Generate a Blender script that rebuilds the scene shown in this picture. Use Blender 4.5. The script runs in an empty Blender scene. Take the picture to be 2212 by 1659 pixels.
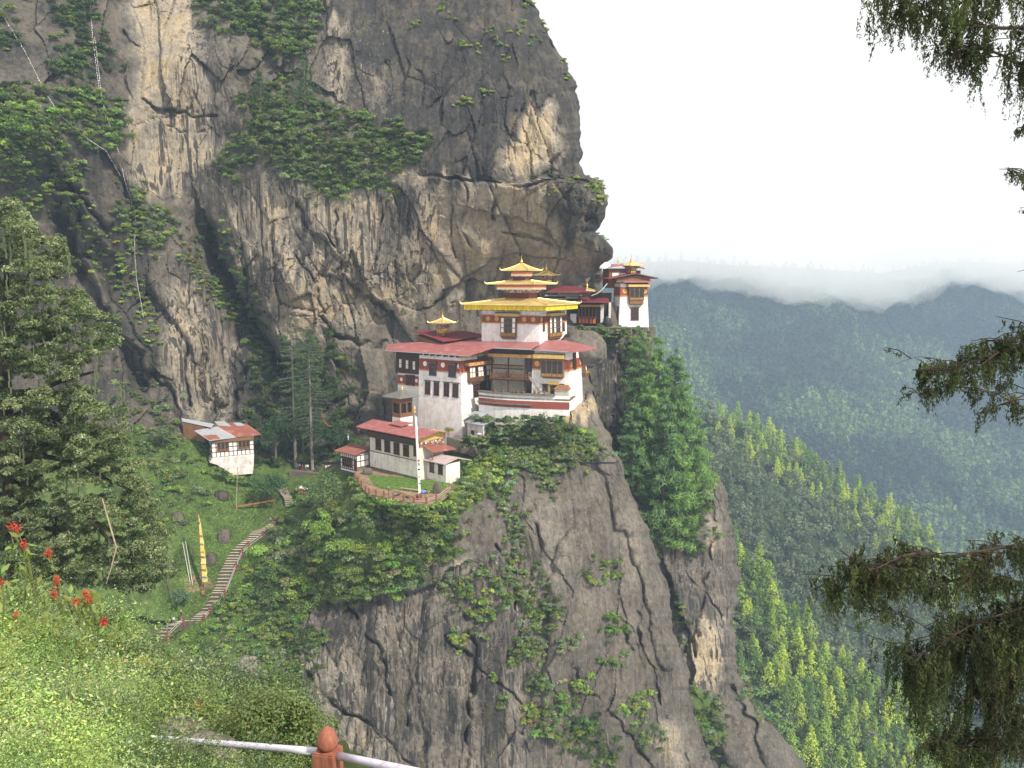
import bpy, math, random
import numpy as np
from mathutils import Vector

C = bpy.context.scene
R = math.radians
# ------------------------------------------------------------------ camera
# the photograph is measured on a 2212 x 1659 grid (u to the right, v down); the eye is the world origin
HF = R(65.0); FL = 1106 / math.tan(HF / 2); PITCH = R(7.15)
CP, SP = math.cos(PITCH), math.sin(PITCH)
cam_d = bpy.data.cameras.new("camera"); cam = bpy.data.objects.new("camera", cam_d)
C.collection.objects.link(cam); C.camera = cam
cam_d.sensor_fit = 'HORIZONTAL'; cam_d.angle = HF; cam_d.clip_start = 0.1; cam_d.clip_end = 20000
cam.location = (0, 0, 0); cam.rotation_euler = (R(90) - PITCH, 0, 0)
C.render.resolution_x, C.render.resolution_y = 1024, 768
# ------------------------------------------------------------------ sky, sun, exposure
SUN = Vector((0.60, -0.62, 0.80)).normalized()
w = bpy.data.worlds.new("World"); C.world = w; w.use_nodes = True
nt = w.node_tree; nt.nodes.clear()
wo = nt.nodes.new('ShaderNodeOutputWorld'); bg = nt.nodes.new('ShaderNodeBackground')
sky = nt.nodes.new('ShaderNodeTexSky'); sky.sky_type = 'NISHITA'; sky.sun_disc = False
sky.sun_elevation = math.asin(SUN.z); sky.sun_rotation = math.atan2(SUN.x, SUN.y)
tc = nt.nodes.new('ShaderNodeTexCoord')
cn = nt.nodes.new('ShaderNodeTexNoise'); cn.inputs['Scale'].default_value = 2.2; cn.inputs['Detail'].default_value = 5
cr = nt.nodes.new('ShaderNodeMapRange')
cr.inputs['From Min'].default_value = 0.3; cr.inputs['From Max'].default_value = 0.7
cr.inputs['To Min'].default_value = 9.2; cr.inputs['To Max'].default_value = 11.0
cc = nt.nodes.new('ShaderNodeCombineColor')
mx = nt.nodes.new('ShaderNodeMix'); mx.data_type = 'RGBA'; mx.inputs['Factor'].default_value = 0.92
nt.links.new(tc.outputs['Generated'], cn.inputs['Vector'])
nt.links.new(cn.outputs['Fac'], cr.inputs['Value'])
for k, q in enumerate((1.0, 0.985, 0.96)):                          # a faintly warm white overcast
    mu = nt.nodes.new('ShaderNodeMath'); mu.operation = 'MULTIPLY'; mu.inputs[1].default_value = q
    nt.links.new(cr.outputs['Result'], mu.inputs[0]); nt.links.new(mu.outputs[0], cc.inputs[k])
nt.links.new(sky.outputs['Color'], mx.inputs['A']); nt.links.new(cc.outputs['Color'], mx.inputs['B'])
nt.links.new(mx.outputs['Result'], bg.inputs['Color']); bg.inputs['Strength'].default_value = 0.1
nt.links.new(bg.outputs['Background'], wo.inputs['Surface'])
sl = bpy.data.lights.new("sun", 'SUN'); sl.energy = 5.0; sl.angle = R(3.0); sl.color = (1.0, 0.92, 0.78)
so = bpy.data.objects.new("sun", sl); C.collection.objects.link(so)
so.rotation_euler = SUN.to_track_quat('Z', 'Y').to_euler()
C.view_settings.view_transform = 'Standard'; C.view_settings.look = 'None'
C.view_settings.exposure = 0.27; C.view_settings.gamma = 1.0
C.cycles.max_bounces = 6; C.cycles.diffuse_bounces = 3; C.cycles.glossy_bounces = 2
C.cycles.transmission_bounces = 3; C.cycles.volume_bounces = 4; C.cycles.transparent_max_bounces = 8
C.cycles.use_denoising = True
C.cycles.sample_clamp_indirect = 4.0

# ------------------------------------------------------------------ picture grid <-> world
CROPS = {'r1': (1300, 950, 1.6592), 'r2': (0, 0, 1.6592), 'r3': (1200, 0, 1.6592), 'r4': (0, 700, 1.6592),
         'g': (1780, 980, 4.2538), 't': (2200, 960, 4.88), 'h': (1480, 1180, 4.3667), 'w': (1860, 1300, 4.0963),
         'b': (1300, 1560, 3.6867), 'k': (680, 1600, 3.5677), 's': (600, 1980, 3.19), 'q': (400, 2600, 1.8433),
         'f': (0, 1700, 1.2762), 'p': (1100, 1700, 1.2759), 'ri': (2400, 1000, 1.3825), 'rr': (2600, 1900, 1.5079)}
def c(k, x, y):
    a = CROPS[k]
    return ((a[0] + x / a[2]) * 0.553, (a[1] + y / a[2]) * 0.553)
def ray(u, v):
    x = (np.asarray(u, float) - 1106) / FL; y = (829.5 - np.asarray(v, float)) / FL
    return np.stack([x, CP + y * SP, -SP + y * CP], -1)
def at(u, v, Y):
    d = ray(u, v)
    return d * (np.asarray(Y, float) / d[..., 1])[..., None]
def atz(u, v, z):
    d = ray(u, v); return d * (z / d[2])
def proj(P):
    P = np.asarray(P, float)
    dep = P[..., 1] * CP - P[..., 2] * SP
    return np.stack([1106 + FL * P[..., 0] / dep, 829.5 - FL * (P[..., 1] * SP + P[..., 2] * CP) / dep], -1)
def mpp(Y): return Y / FL                              # metres per grid unit at that distance

# ------------------------------------------------------------------ noise
def _h(ix, iy, iz, seed=0):
    n = (ix.astype(np.int64) * 374761393 + iy.astype(np.int64) * 668265263 + iz.astype(np.int64) * 1274126177 + seed * 974634777) & 0xffffffff
    n = ((n ^ (n >> 13)) * 1274126177) & 0xffffffff
    n = ((n ^ (n >> 16)) * 2246822519) & 0xffffffff
    return ((n ^ (n >> 15)) & 0xffffffff) / 4294967296.0
def vnoise(P, seed=0):
    P = np.asarray(P, float); I = np.floor(P); F = P - I; F = F * F * (3 - 2 * F); I = I.astype(np.int64)
    x, y, z = I[..., 0], I[..., 1], I[..., 2]; a, b, g = F[..., 0], F[..., 1], F[..., 2]
    r = 0
    for dx in (0, 1):
        for dy in (0, 1):
            for dz in (0, 1):
                r = r + _h(x + dx, y + dy, z + dz, seed) * (a if dx else 1 - a) * (b if dy else 1 - b) * (g if dz else 1 - g)
    return r * 2 - 1
def fbm(P, oct=4, seed=0, gain=0.5):
    P = np.asarray(P, float); r = 0; a = 1.0
    for o in range(oct):
        r = r + a * vnoise(P * 2 ** o, seed + o * 17); a *= gain
    return r
def facets(x, y, seed, tilt=1.0):
    """nearest-cell planes: blocky, jointed rock. x, y in cell units; returns an offset of about -1..1 and the distance to the joint"""
    ix, iy = np.floor(x).astype(np.int64), np.floor(y).astype(np.int64)
    best = np.full(x.shape, 1e9); sec = best.copy(); off = np.zeros(x.shape); zz = np.zeros_like(ix)
    for dx in (-1, 0, 1):
        for dy in (-1, 0, 1):
            jx, jy = ix + dx, iy + dy
            px = jx + 0.1 + 0.8 * _h(jx, jy, zz, seed); py = jy + 0.1 + 0.8 * _h(jx, jy, zz + 1, seed)
            d = (x - px) ** 2 + (y - py) ** 2
            o = (_h(jx, jy, zz + 2, seed) * 2 - 1) + tilt * ((_h(jx, jy, zz + 3, seed) * 2 - 1) * (x - px) + (_h(jx, jy, zz + 4, seed) * 2 - 1) * (y - py)) * 1.6
            m = d < best
            sec = np.where(m, best, np.minimum(sec, d)); off = np.where(m, o, off); best = np.where(m, d, best)
    return off, np.sqrt(sec) - np.sqrt(best)
def seg_dist(x, y, pts):
    """distance to a polyline and the signed side of the nearest piece (positive = to its right when walking, v downwards)"""
    D = np.full(x.shape, 1e9); S = np.zeros(x.shape)
    for (x0, y0), (x1, y1) in zip(pts[:-1], pts[1:]):
        vx, vy = x1 - x0, y1 - y0; L = vx * vx + vy * vy + 1e-9
        t = np.clip(((x - x0) * vx + (y - y0) * vy) / L, 0, 1)
        d = np.hypot(x - x0 - t * vx, y - y0 - t * vy)
        s = np.sign(vx * (y - y0) - vy * (x - x0)); m = d < D
        D = np.where(m, d, D); S = np.where(m, s, S)
    return D, S
def poly_sd(x, y, pts):
    """signed distance to a polygon, positive inside"""
    ins = np.zeros(x.shape, bool); n = len(pts)
    for i in range(n):
        x0, y0 = pts[i]; x1, y1 = pts[(i + 1) % n]
        if y0 != y1:
            ins ^= ((y0 > y) != (y1 > y)) & (x < (x1 - x0) * (y - y0) / (y1 - y0) + x0)
    D, _ = seg_dist(x, y, list(pts) + [pts[0]])
    return np.where(ins, D, -D)
def sstep(a, b, x):
    t = np.clip((x - a) / (b - a), 0, 1); return t * t * (3 - 2 * t)
def rbf(ctrl, u, v):
    K = np.array(ctrl, float); P = K[:, :2] / 100
    def phi(d): return d
    A = phi(np.hypot(P[:, None, 0] - P[None, :, 0], P[:, None, 1] - P[None, :, 1])) + 1e-6 * np.eye(len(P))
    n = len(P); M = np.zeros((n + 3, n + 3)); M[:n, :n] = A; M[:n, n] = 1; M[:n, n + 1:] = P; M[n, :n] = 1; M[n + 1:, :n] = P.T
    s = np.linalg.solve(M, np.concatenate([K[:, 2], [0, 0, 0]]))
    sh = u.shape; u = u.ravel() / 100; v = v.ravel() / 100; o = s[n] + s[n + 1] * u + s[n + 2] * v
    for i in range(n): o += s[i] * phi(np.hypot(u - P[i, 0], v - P[i, 1]))
    return o.reshape(sh)

# ------------------------------------------------------------------ materials
MATS = {}
class NT:
    def __init__(s, name):
        s.m = bpy.data.materials.new(name); s.m.use_nodes = True; s.t = s.m.node_tree
        s.b = s.t.nodes['Principled BSDF']; s.out = s.t.nodes['Material Output']; MATS[name] = s.m
    def n(s, typ, **kw):
        x = s.t.nodes.new(typ)
        for k, val in kw.items():
            if k in x.inputs: x.inputs[k].default_value = val
            else: setattr(x, k, val)
        return x
    def l(s, a, b): s.t.links.new(a, b)
    def obj(s, sc=(1, 1, 1)):
        a = s.n('ShaderNodeTexCoord'); m = s.n('ShaderNodeMapping'); m.inputs['Scale'].default_value = sc
        s.l(a.outputs['Object'], m.inputs['Vector']); return m.outputs['Vector']
    def noise(s, vec, scale, detail=4, rough=0.55):
        x = s.n('ShaderNodeTexNoise'); x.inputs['Scale'].default_value = scale; x.inputs['Detail'].default_value = detail
        x.inputs['Roughness'].default_value = rough; s.l(vec, x.inputs['Vector']); return x.outputs['Fac']
    def ramp(s, f, stops):
        x = s.n('ShaderNodeValToRGB'); e = x.color_ramp.elements
        while len(e) < len(stops): e.new(0.5)
        for el, (p, col) in zip(e, stops): el.position = p; el.color = (*col, 1) if len(col) == 3 else col
        s.l(f, x.inputs['Fac']); return x.outputs['Color']
    def map(s, f, a, b, lo, hi):
        x = s.n('ShaderNodeMapRange'); x.inputs['From Min'].default_value = a; x.inputs['From Max'].default_value = b
        x.inputs['To Min'].default_value = lo; x.inputs['To Max'].default_value = hi; s.l(f, x.inputs['Value']); return x.outputs['Result']
    def mix(s, f, a, b, mode='MIX'):
        x = s.n('ShaderNodeMix', data_type='RGBA', blend_type=mode)
        for val, k in ((f, 'Factor'), (a, 'A'), (b, 'B')):
            if isinstance(val, (int, float)): x.inputs[k].default_value = val
            elif isinstance(val, tuple): x.inputs[k].default_value = (*val, 1) if len(val) == 3 else val
            else: s.l(val, x.inputs[k])
        return x.outputs['Result']
    def math(s, op, a, b=0.0):
        x = s.n('ShaderNodeMath', operation=op)
        for i, val in enumerate((a, b)):
            if isinstance(val, (int, float)): x.inputs[i].default_value = val
            else: s.l(val, x.inputs[i])
        return x.outputs[0]
    def attr(s, name):
        x = s.n('ShaderNodeAttribute', attribute_name=name); return x
    def bump(s, h, dist, strength=1.0):
        x = s.n('ShaderNodeBump'); x.inputs['Distance'].default_value = dist; x.inputs['Strength'].default_value = strength
        s.l(h, x.inputs['Height']); s.l(x.outputs['Normal'], s.b.inputs['Normal'])
    def fin(s, col, rough=0.8, spec=0.3, metal=0.0):
        if isinstance(col, tuple): s.b.inputs['Base Color'].default_value = (*col, 1)
        else: s.l(col, s.b.inputs['Base Color'])
        if isinstance(rough, (int, float)): s.b.inputs['Roughness'].default_value = rough
        else: s.l(rough, s.b.inputs['Roughness'])
        s.b.inputs['Specular IOR Level'].default_value = spec; s.b.inputs['Metallic'].default_value = metal
        return s.m

def mat_plain(name, col, rough=0.7, spec=0.3, metal=0.0, var=0.25, scale=1.5, sc=(1, 1, 1)):
    k = NT(name); f = k.noise(k.obj(sc), scale, 5)
    lo = tuple(x * (1 - var) for x in col); hi = tuple(min(1, x * (1 + var)) for x in col)
    return k.fin(k.ramp(f, [(0.3, lo), (0.7, hi)]), rough, spec, metal)

def mat_leaf(name, transl=0.35, rough=0.55, spec=0.35):
    """leaf colour is carried by each leaf (attribute 'tint')"""
    k = NT(name); a = k.attr('tint'); k.fin(a.outputs['Color'], rough, spec)
    tr = k.n('ShaderNodeBsdfTranslucent'); k.l(k.mix(1.0, a.outputs['Color'], (1.1, 1.25, 0.55), 'MULTIPLY'), tr.inputs['Color'])
    ms = k.n('ShaderNodeMixShader'); ms.inputs['Fac'].default_value = transl
    k.l(k.b.outputs[0], ms.inputs[1]); k.l(tr.outputs[0], ms.inputs[2]); k.l(ms.outputs[0], k.out.inputs['Surface'])
    return k.m

# ------------------------------------------------------------------ object helpers
def link(o): C.collection.objects.link(o); return o
def tag(o, label=None, cat=None, group=None, kind=None):
    if label: o['label'] = label
    if cat: o['category'] = cat
    if group: o['group'] = group
    if kind: o['kind'] = kind
    return o
def thing(name, label, cat, loc, group=None):
    o = bpy.data.objects.new(name, None); o.empty_display_size = 0.5; link(o); o.location = [float(x) for x in loc]
    return tag(o, label, cat, group)
def base_of(parent):
    b = np.zeros(3)
    while parent is not None:
        b += np.array(parent.location); parent = parent.parent
    return b
def np_mesh(name, V, F, mat, parent=None, tint=None, attrs=None, smooth=False, loc=None):
    """V: n x 3 world positions, F: m x 3 or m x 4 indices (or a list of those)"""
    V = np.asarray(V, np.float32); base = base_of(parent) if parent is not None else (np.zeros(3) if loc is None else np.array(loc, float))
    me = bpy.data.meshes.new(name)
    Fs = F if isinstance(F, list) else [F]
    Fs = [np.asarray(f, np.int32) for f in Fs if len(f)]
    me.vertices.add(len(V)); me.vertices.foreach_set('co', (V - base.astype(np.float32)).ravel())
    nl = sum(f.size for f in Fs); npoly = sum(len(f) for f in Fs)
    me.loops.add(nl); me.loops.foreach_set('vertex_index', np.concatenate([f.ravel() for f in Fs]))
    tot = np.concatenate([np.full(len(f), f.shape[1], np.int32) for f in Fs]); st = np.concatenate([[0], np.cumsum(tot)[:-1]]).astype(np.int32)
    me.polygons.add(npoly); me.polygons.foreach_set('loop_start', st)
    try: me.polygons.foreach_set('loop_total', tot)
    except Exception: pass
    me.polygons.foreach_set('use_smooth', np.full(npoly, smooth))
    if tint is not None:
        a = me.attributes.new('tint', 'FLOAT_COLOR', 'POINT'); t = np.ones((len(V), 4), np.float32); t[:, :3] = tint; a.data.foreach_set('color', t.ravel())
    for k, val in (attrs or {}).items():
        a = me.attributes.new(k, 'FLOAT', 'POINT'); a.data.foreach_set('value', np.asarray(val, np.float32).ravel())
    me.update(calc_edges=True)
    me.materials.append(MATS[mat] if isinstance(mat, str) else mat)
    o = bpy.data.objects.new(name, me); link(o)
    if parent is not None: o.parent = parent
    elif loc is not None: o.location = [float(x) for x in loc]
    return o

class MB:
    """collects solids in world space and builds ONE mesh object"""
    def __init__(s): s.v = []; s.f = []
    def add(s, pts, faces):
        b = len(s.v); s.v += [tuple(map(float, p)) for p in pts]; s.f += [tuple(b + i for i in f) for f in faces]; return s
    def hexa(s, p8):
        return s.add(p8, [(0, 3, 2, 1), (4, 5, 6, 7), (0, 1, 5, 4), (1, 2, 6, 5), (2, 3, 7, 6), (3, 0, 4, 7)])
    def fbox(s, F, s0, s1, t0, t1, z0, z1, tap=0.0):
        """box in a frame; tap pulls the top in on every side"""
        lo = [F.p(s0, t0, z0), F.p(s1, t0, z0), F.p(s1, t1, z0), F.p(s0, t1, z0)]
        hi = [F.p(s0 + tap, t0 + tap, z1), F.p(s1 - tap, t0 + tap, z1), F.p(s1 - tap, t1 - tap, z1), F.p(s0 + tap, t1 - tap, z1)]
        return s.hexa(lo + hi)
    def wbox(s, f, s0, s1, z0, z1, d0, d1):
        """box on a wall face f: along, height, out"""
        lo = [f.pt(s0, z0, d0), f.pt(s1, z0, d0), f.pt(s1, z0, d1), f.pt(s0, z0, d1)]
        hi = [f.pt(s0, z1, d0), f.pt(s1, z1, d0), f.pt(s1, z1, d1), f.pt(s0, z1, d1)]
        return s.hexa(lo + hi)
    def wpoly(s, f, pts, d0, d1):
        """prism on a wall face: pts are (along, height)"""
        n = len(pts); V = [f.pt(x, z, d0) for x, z in pts] + [f.pt(x, z, d1) for x, z in pts]
        return s.add(V, [tuple(range(n))[::-1], tuple(range(n, 2 * n))] + [(i, (i + 1) % n, n + (i + 1) % n, n + i) for i in range(n)])
    def wdisc(s, f, x, z, rad, d0, d1, n=20, sq=1.0):
        return s.wpoly(f, [(x + rad * math.cos(2 * math.pi * i / n), z + rad * sq * math.sin(2 * math.pi * i / n)) for i in range(n)], d0, d1)
    def slab(s, top, thick, dirn=(0, 0, -1)):
        n = len(top); d = np.array(dirn, float) * thick; V = [np.array(p, float) for p in top]; V = V + [p + d for p in V]
        return s.add(V, [tuple(range(n)), tuple(range(n, 2 * n))[::-1]] + [(i, n + i, n + (i + 1) % n, (i + 1) % n) for i in range(n)])
    def tube(s, path, rads, n=8):
        P = [np.array(p, float) for p in path]; b = len(s.v)
        if not hasattr(rads, '__len__'): rads = [rads] * len(P)
        for i, p in enumerate(P):
            t = P[min(i + 1, len(P) - 1)] - P[max(i - 1, 0)]; t = t / (np.linalg.norm(t) + 1e-9)
            a = np.cross(t, (0, 0, 1) if abs(t[2]) < 0.9 else (1, 0, 0)); a /= np.linalg.norm(a) + 1e-9; e = np.cross(t, a)
            for k in range(n):
                q = 2 * math.pi * k / n; s.v.append(tuple(p + rads[i] * (a * math.cos(q) + e * math.sin(q))))
        for i in range(len(P) - 1):
            for k in range(n):
                s.f.append((b + i * n + k, b + i * n + (k + 1) % n, b + (i + 1) * n + (k + 1) % n, b + (i + 1) * n + k))
        s.f.append(tuple(b + k for k in range(n))[::-1]); s.f.append(tuple(b + (len(P) - 1) * n + k for k in range(n))); return s
    def lathe(s, o, prof, n=16):
        """prof: (radius, height) from below"""
        b = len(s.v)
        for r_, z in prof:
            for k in range(n):
                q = 2 * math.pi * k / n; s.v.append((o[0] + r_ * math.cos(q), o[1] + r_ * math.sin(q), o[2] + z))
        for i in range(len(prof) - 1):
            for k in range(n): s.f.append((b + i * n + k, b + i * n + (k + 1) % n, b + (i + 1) * n + (k + 1) % n, b + (i + 1) * n + k))
        s.f.append(tuple(b + k for k in range(n))[::-1]); s.f.append(tuple(b + (len(prof) - 1) * n + k for k in range(n))); return s
    def build(s, name, mat, parent=None, smooth=False, loc=None):
        base = base_of(parent) if parent is not None else (np.zeros(3) if loc is None else np.array(loc, float))
        me = bpy.data.meshes.new(name); me.from_pydata([tuple(np.array(p) - base) for p in s.v], [], s.f); me.update()
        if smooth: me.polygons.foreach_set('use_smooth', np.full(len(me.polygons), True))
        me.materials.append(MATS[mat] if isinstance(mat, str) else mat)
        o = bpy.data.objects.new(name, me); link(o)
        if parent is not None: o.parent = parent
        elif loc is not None: o.location = [float(x) for x in loc]
        return o
def copy_tree(o, parent=None):
    n = o.copy(); link(n)
    if parent is not None: n.parent = parent
    for ch in list(o.children): copy_tree(ch, n)
    return n

class Face:
    def __init__(s, o, e, n, bat=0.0): s.o = np.array(o, float); s.e = np.array(e, float); s.n = np.array(n, float); s.bat = bat
    def pt(s, x, z, d=0.0): return s.o + s.e * x + s.n * (d - s.bat * z) + np.array((0, 0, z))
    def at(s, uv, d=0.0):
        """picture point -> (along, height) on this wall"""
        r = ray(*uv); nn = s.n + np.array((0, 0, s.bat))
        lam = (s.o @ nn + d) / (r @ nn); q = r * lam - s.o
        return float(q @ s.e), float(q[2])
    def shift(s, d): return Face(s.o + s.n * d, s.e, s.n, s.bat)
class Frame:
    """house frame at its near corner: a runs away to the left, b away to the right"""
    def __init__(s, o, deg, bat=0.0):
        q = R(deg); s.o = np.array(o, float); s.a = np.array((-math.cos(q), math.sin(q), 0)); s.b = np.array((math.sin(q), math.cos(q), 0)); s.bat = bat
        s.L = Face(o, s.a, -s.b, bat); s.R = Face(o, s.b, -s.a, bat)
    def p(s, x, t, z=0.0): return s.o + s.a * x + s.b * t + np.array((0, 0, z))
    def moved(s, x, t, z=0.0, bat=None):
        F = Frame.__new__(Frame); F.o = s.p(x, t, z); F.a, F.b = s.a, s.b; F.bat = s.bat if bat is None else bat
        F.L = Face(F.o, s.a, -s.b, F.bat); F.R = Face(F.o, s.b, -s.a, F.bat); return F
def plane3(p, q, slope, up):
    """plane through p and q that rises by slope along the horizontal direction up"""
    p, q = np.array(p, float), np.array(q, float); up = np.array(up, float); up /= np.linalg.norm(up)
    g = up + np.array((0, 0, math.tan(R(slope)))); n = np.cross(q - p, g); return p, n / np.linalg.norm(n)
def on_plane(pl, uv):
    r = ray(*uv); return r * ((pl[0] @ pl[1]) / (r @ pl[1]))
# ================================================================== MATERIALS OF THE GROUND
def rock_material():
    k = NT('rock'); o = k.obj(); tan = k.attr('tan').outputs['Fac']; grn = k.attr('green').outputs['Fac']; dirt = k.attr('dirt').outputs['Fac']
    st = k.attr('streak').outputs['Fac']
    n1 = k.noise(o, 0.13, 5); n2 = k.noise(o, 0.9, 6, 0.65); n3 = k.noise(o, 4.0, 5, 0.7)
    vst = k.noise(k.obj((0.9, 0.9, 0.045)), 1.0, 5, 0.6); vst2 = k.noise(k.obj((2.3, 2.3, 0.07)), 1.0, 4, 0.6)
    tt = k.math('ADD', tan, k.math('MULTIPLY', k.math('SUBTRACT', n1, 0.5), 0.9))
    tt = k.math('ADD', tt, k.math('MULTIPLY', k.math('SUBTRACT', vst, 0.5), k.map(st, 0.25, 1.0, 0.7, 2.3)))
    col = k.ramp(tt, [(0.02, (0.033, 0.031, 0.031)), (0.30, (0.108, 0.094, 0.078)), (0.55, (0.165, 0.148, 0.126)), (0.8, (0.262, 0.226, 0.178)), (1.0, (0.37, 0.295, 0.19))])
    var = k.map(k.math('ADD', n2, k.math('MULTIPLY', n3, 0.7)), 0.55, 1.15, 0.42, 1.5)
    vv = k.n('ShaderNodeCombineColor')
    for i in range(3): k.l(var, vv.inputs[i])
    col = k.mix(1.0, col, vv.outputs[0], 'MULTIPLY')
    # dark water streaks and pale mineral streaks run down the face
    s1 = k.math('MULTIPLY', k.map(vst, 0.515, 0.575, 0.0, 1.0), st); col = k.mix(k.math('MULTIPLY', s1, 0.95), col, (0.035, 0.034, 0.036))
    s2 = k.math('MULTIPLY', k.map(vst2, 0.62, 0.70, 0.0, 0.6), st); col = k.mix(s2, col, (0.42, 0.38, 0.32))
    # lichen specks, rusty moss
    li = k.map(k.noise(o, 5.5, 3, 0.7), 0.64, 0.72, 0.0, 0.45); col = k.mix(li, col, (0.36, 0.35, 0.32))
    ru = k.math('MULTIPLY', k.map(n2, 0.55, 0.66, 0.0, 0.75), k.map(n1, 0.5, 0.62, 0.0, 1.0)); col = k.mix(ru, col, (0.12, 0.08, 0.038))
    mo = k.math('MULTIPLY', k.map(k.noise(k.obj((1, 1, .45)), 0.42, 6, 0.7), 0.56, 0.66, 0.0, 0.8), k.map(tan, 0.3, 0.7, 1.0, 0.15)); col = k.mix(mo, col, k.ramp(n3, [(0.35, (0.045, 0.042, 0.022)), (0.65, (0.10, 0.095, 0.045))]))
    sp = k.map(k.noise(o, 2.2, 6, 0.8), 0.60, 0.70, 0.0, 0.5); col = k.mix(sp, col, (0.27, 0.26, 0.235))
    dk = k.map(k.noise(o, 1.6, 6, 0.75), 0.36, 0.27, 0.0, 0.6); col = k.mix(dk, col, (0.045, 0.042, 0.04))
    g = k.math('ADD', grn, k.math('MULTIPLY', k.math('SUBTRACT', n2, 0.5), 0.5))
    gcol = k.ramp(k.noise(o, 0.5, 6, 0.7), [(0.3, (0.03, 0.045, 0.015)), (0.5, (0.07, 0.11, 0.03)), (0.7, (0.12, 0.175, 0.045))])
    col = k.mix(k.map(g, 0.4, 0.6, 0.0, 1.0), col, gcol)
    dcol = k.ramp(k.noise(o, 1.5, 5), [(0.3, (0.17, 0.115, 0.07)), (0.7, (0.28, 0.20, 0.13))])
    col = k.mix(k.map(k.math('ADD', dirt, k.math('MULTIPLY', k.math('SUBTRACT', n2, 0.5), 0.4)), 0.4, 0.6, 0, 1), col, dcol)
    h = k.math('ADD', k.math('MULTIPLY', n2, 1.0), k.math('MULTIPLY', n3, 0.35)); k.bump(h, 0.45, 0.7)
    k.fin(col, 0.85, 0.2)
rock_material()
def hill_material(name, c0, c1, sc):
    k = NT(name); o = k.obj(); k.fin(k.ramp(k.noise(o, sc, 5, 0.6), [(0.3, c0), (0.7, c1)]), 0.9, 0.1)
hill_material('forest_floor', (0.02, 0.03, 0.012), (0.05, 0.07, 0.025), 0.05)
hill_material('slope_soil', (0.03, 0.042, 0.014), (0.075, 0.095, 0.03), 1.8)

# ================================================================== THE MOUNTAINSIDE
UR_MAIN = [(-70, 1120), (0, 1148), (30, 1165), (70, 1185), (115, 1210), (150, 1228), (185, 1245), (230, 1250), (270, 1252), (330, 1258), (376, 1257),
           (384, 1276), (395, 1298), (430, 1312), (470, 1308), (500, 1292), (510, 1305), (535, 1322), (560, 1319), (575, 1302), (600, 1298), (690, 1298),
           (720, 1285), (760, 1270), (850, 1277), (900, 1298), (960, 1325), (1060, 1360), (1130, 1393), (1200, 1422), (1260, 1440), (1400, 1466),
           (1450, 1480), (1560, 1502), (1659, 1540), (1730, 1560)]
CT_MAIN = [(-110,-70,190),(200,-70,205),(500,-70,215),(800,-70,215),(1150,-70,212),(-110,150,180),(100,150,185),(250,150,200),(400,150,198),
 (600,150,208),(800,150,206),(1000,150,203),(1230,150,206),(-110,300,165),(60,280,168),(200,280,185),(330,300,198),(500,300,203),(650,300,198),
 (800,320,198),(1000,300,196),(1200,300,197),(-110,450,165),(100,430,178),(250,450,188),(400,430,200),(520,420,200),(600,480,197),(800,430,196),
 (1000,420,196),(1150,400,196),(1280,430,194),(-110,600,175),(100,600,185),(250,600,192),(400,560,197),(470,560,208),(600,600,195),(800,600,198),
 (1000,520,201),(1150,520,199),(1280,520,197),(100,750,185),(300,750,186),(420,750,192),(520,720,208),(620,750,200),(750,750,201),(850,680,205),
 (1000,640,208),(1100,600,212),(1250,600,212),(1320,650,216),(100,900,180),(300,900,183),(400,880,192),(480,860,196),(560,850,206),(650,900,205),
 (800,850,206),(850,900,203),(940,800,202),(1100,760,198),(1230,760,195),(420,950,184),(490,1015,181),(560,990,190),(650,1015,189),(720,1000,188),
 (740,960,194),(700,940,198),(780,1026,171),(900,1042,163),(965,1052,158.5),(780,1082,151),(880,1094,148.5),(980,1072,152),(900,950,179),(1010,1000,166),
 (1030,940,176),(1100,900,173.5),(1200,880,172),(1270,865,174),(330,1000,174),(400,1060,171),(470,1100,171),(560,1100,176),(620,1090,178),
 (330,1150,161),(440,1230,161),(500,1200,164),(560,1150,169),(370,1375,152),(450,1320,156),(340,1300,153),(250,1350,145),(600,1250,157),(560,1350,149),
 (480,1420,143),(620,1450,144),(700,1150,153),(800,1150,148),(900,1150,149),(1000,1100,154),(1100,1000,164),(1200,950,168),(700,1300,150),
 (800,1300,149),(950,1250,149),(1100,1200,155),(1250,1100,161),(1350,1100,167),(1400,1200,167),(650,1500,147),(750,1500,145),(900,1500,144),
 (1100,1500,146),(1250,1400,151),(1400,1400,159),(1350,1600,153),(1500,1600,159),(0,1100,150),(150,1200,145),(0,1500,130),(300,1600,135),
 (700,1730,144),(1000,1730,141),(1300,1730,147),(1560,1730,156),(400,1730,134),(-110,1730,120)]
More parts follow.
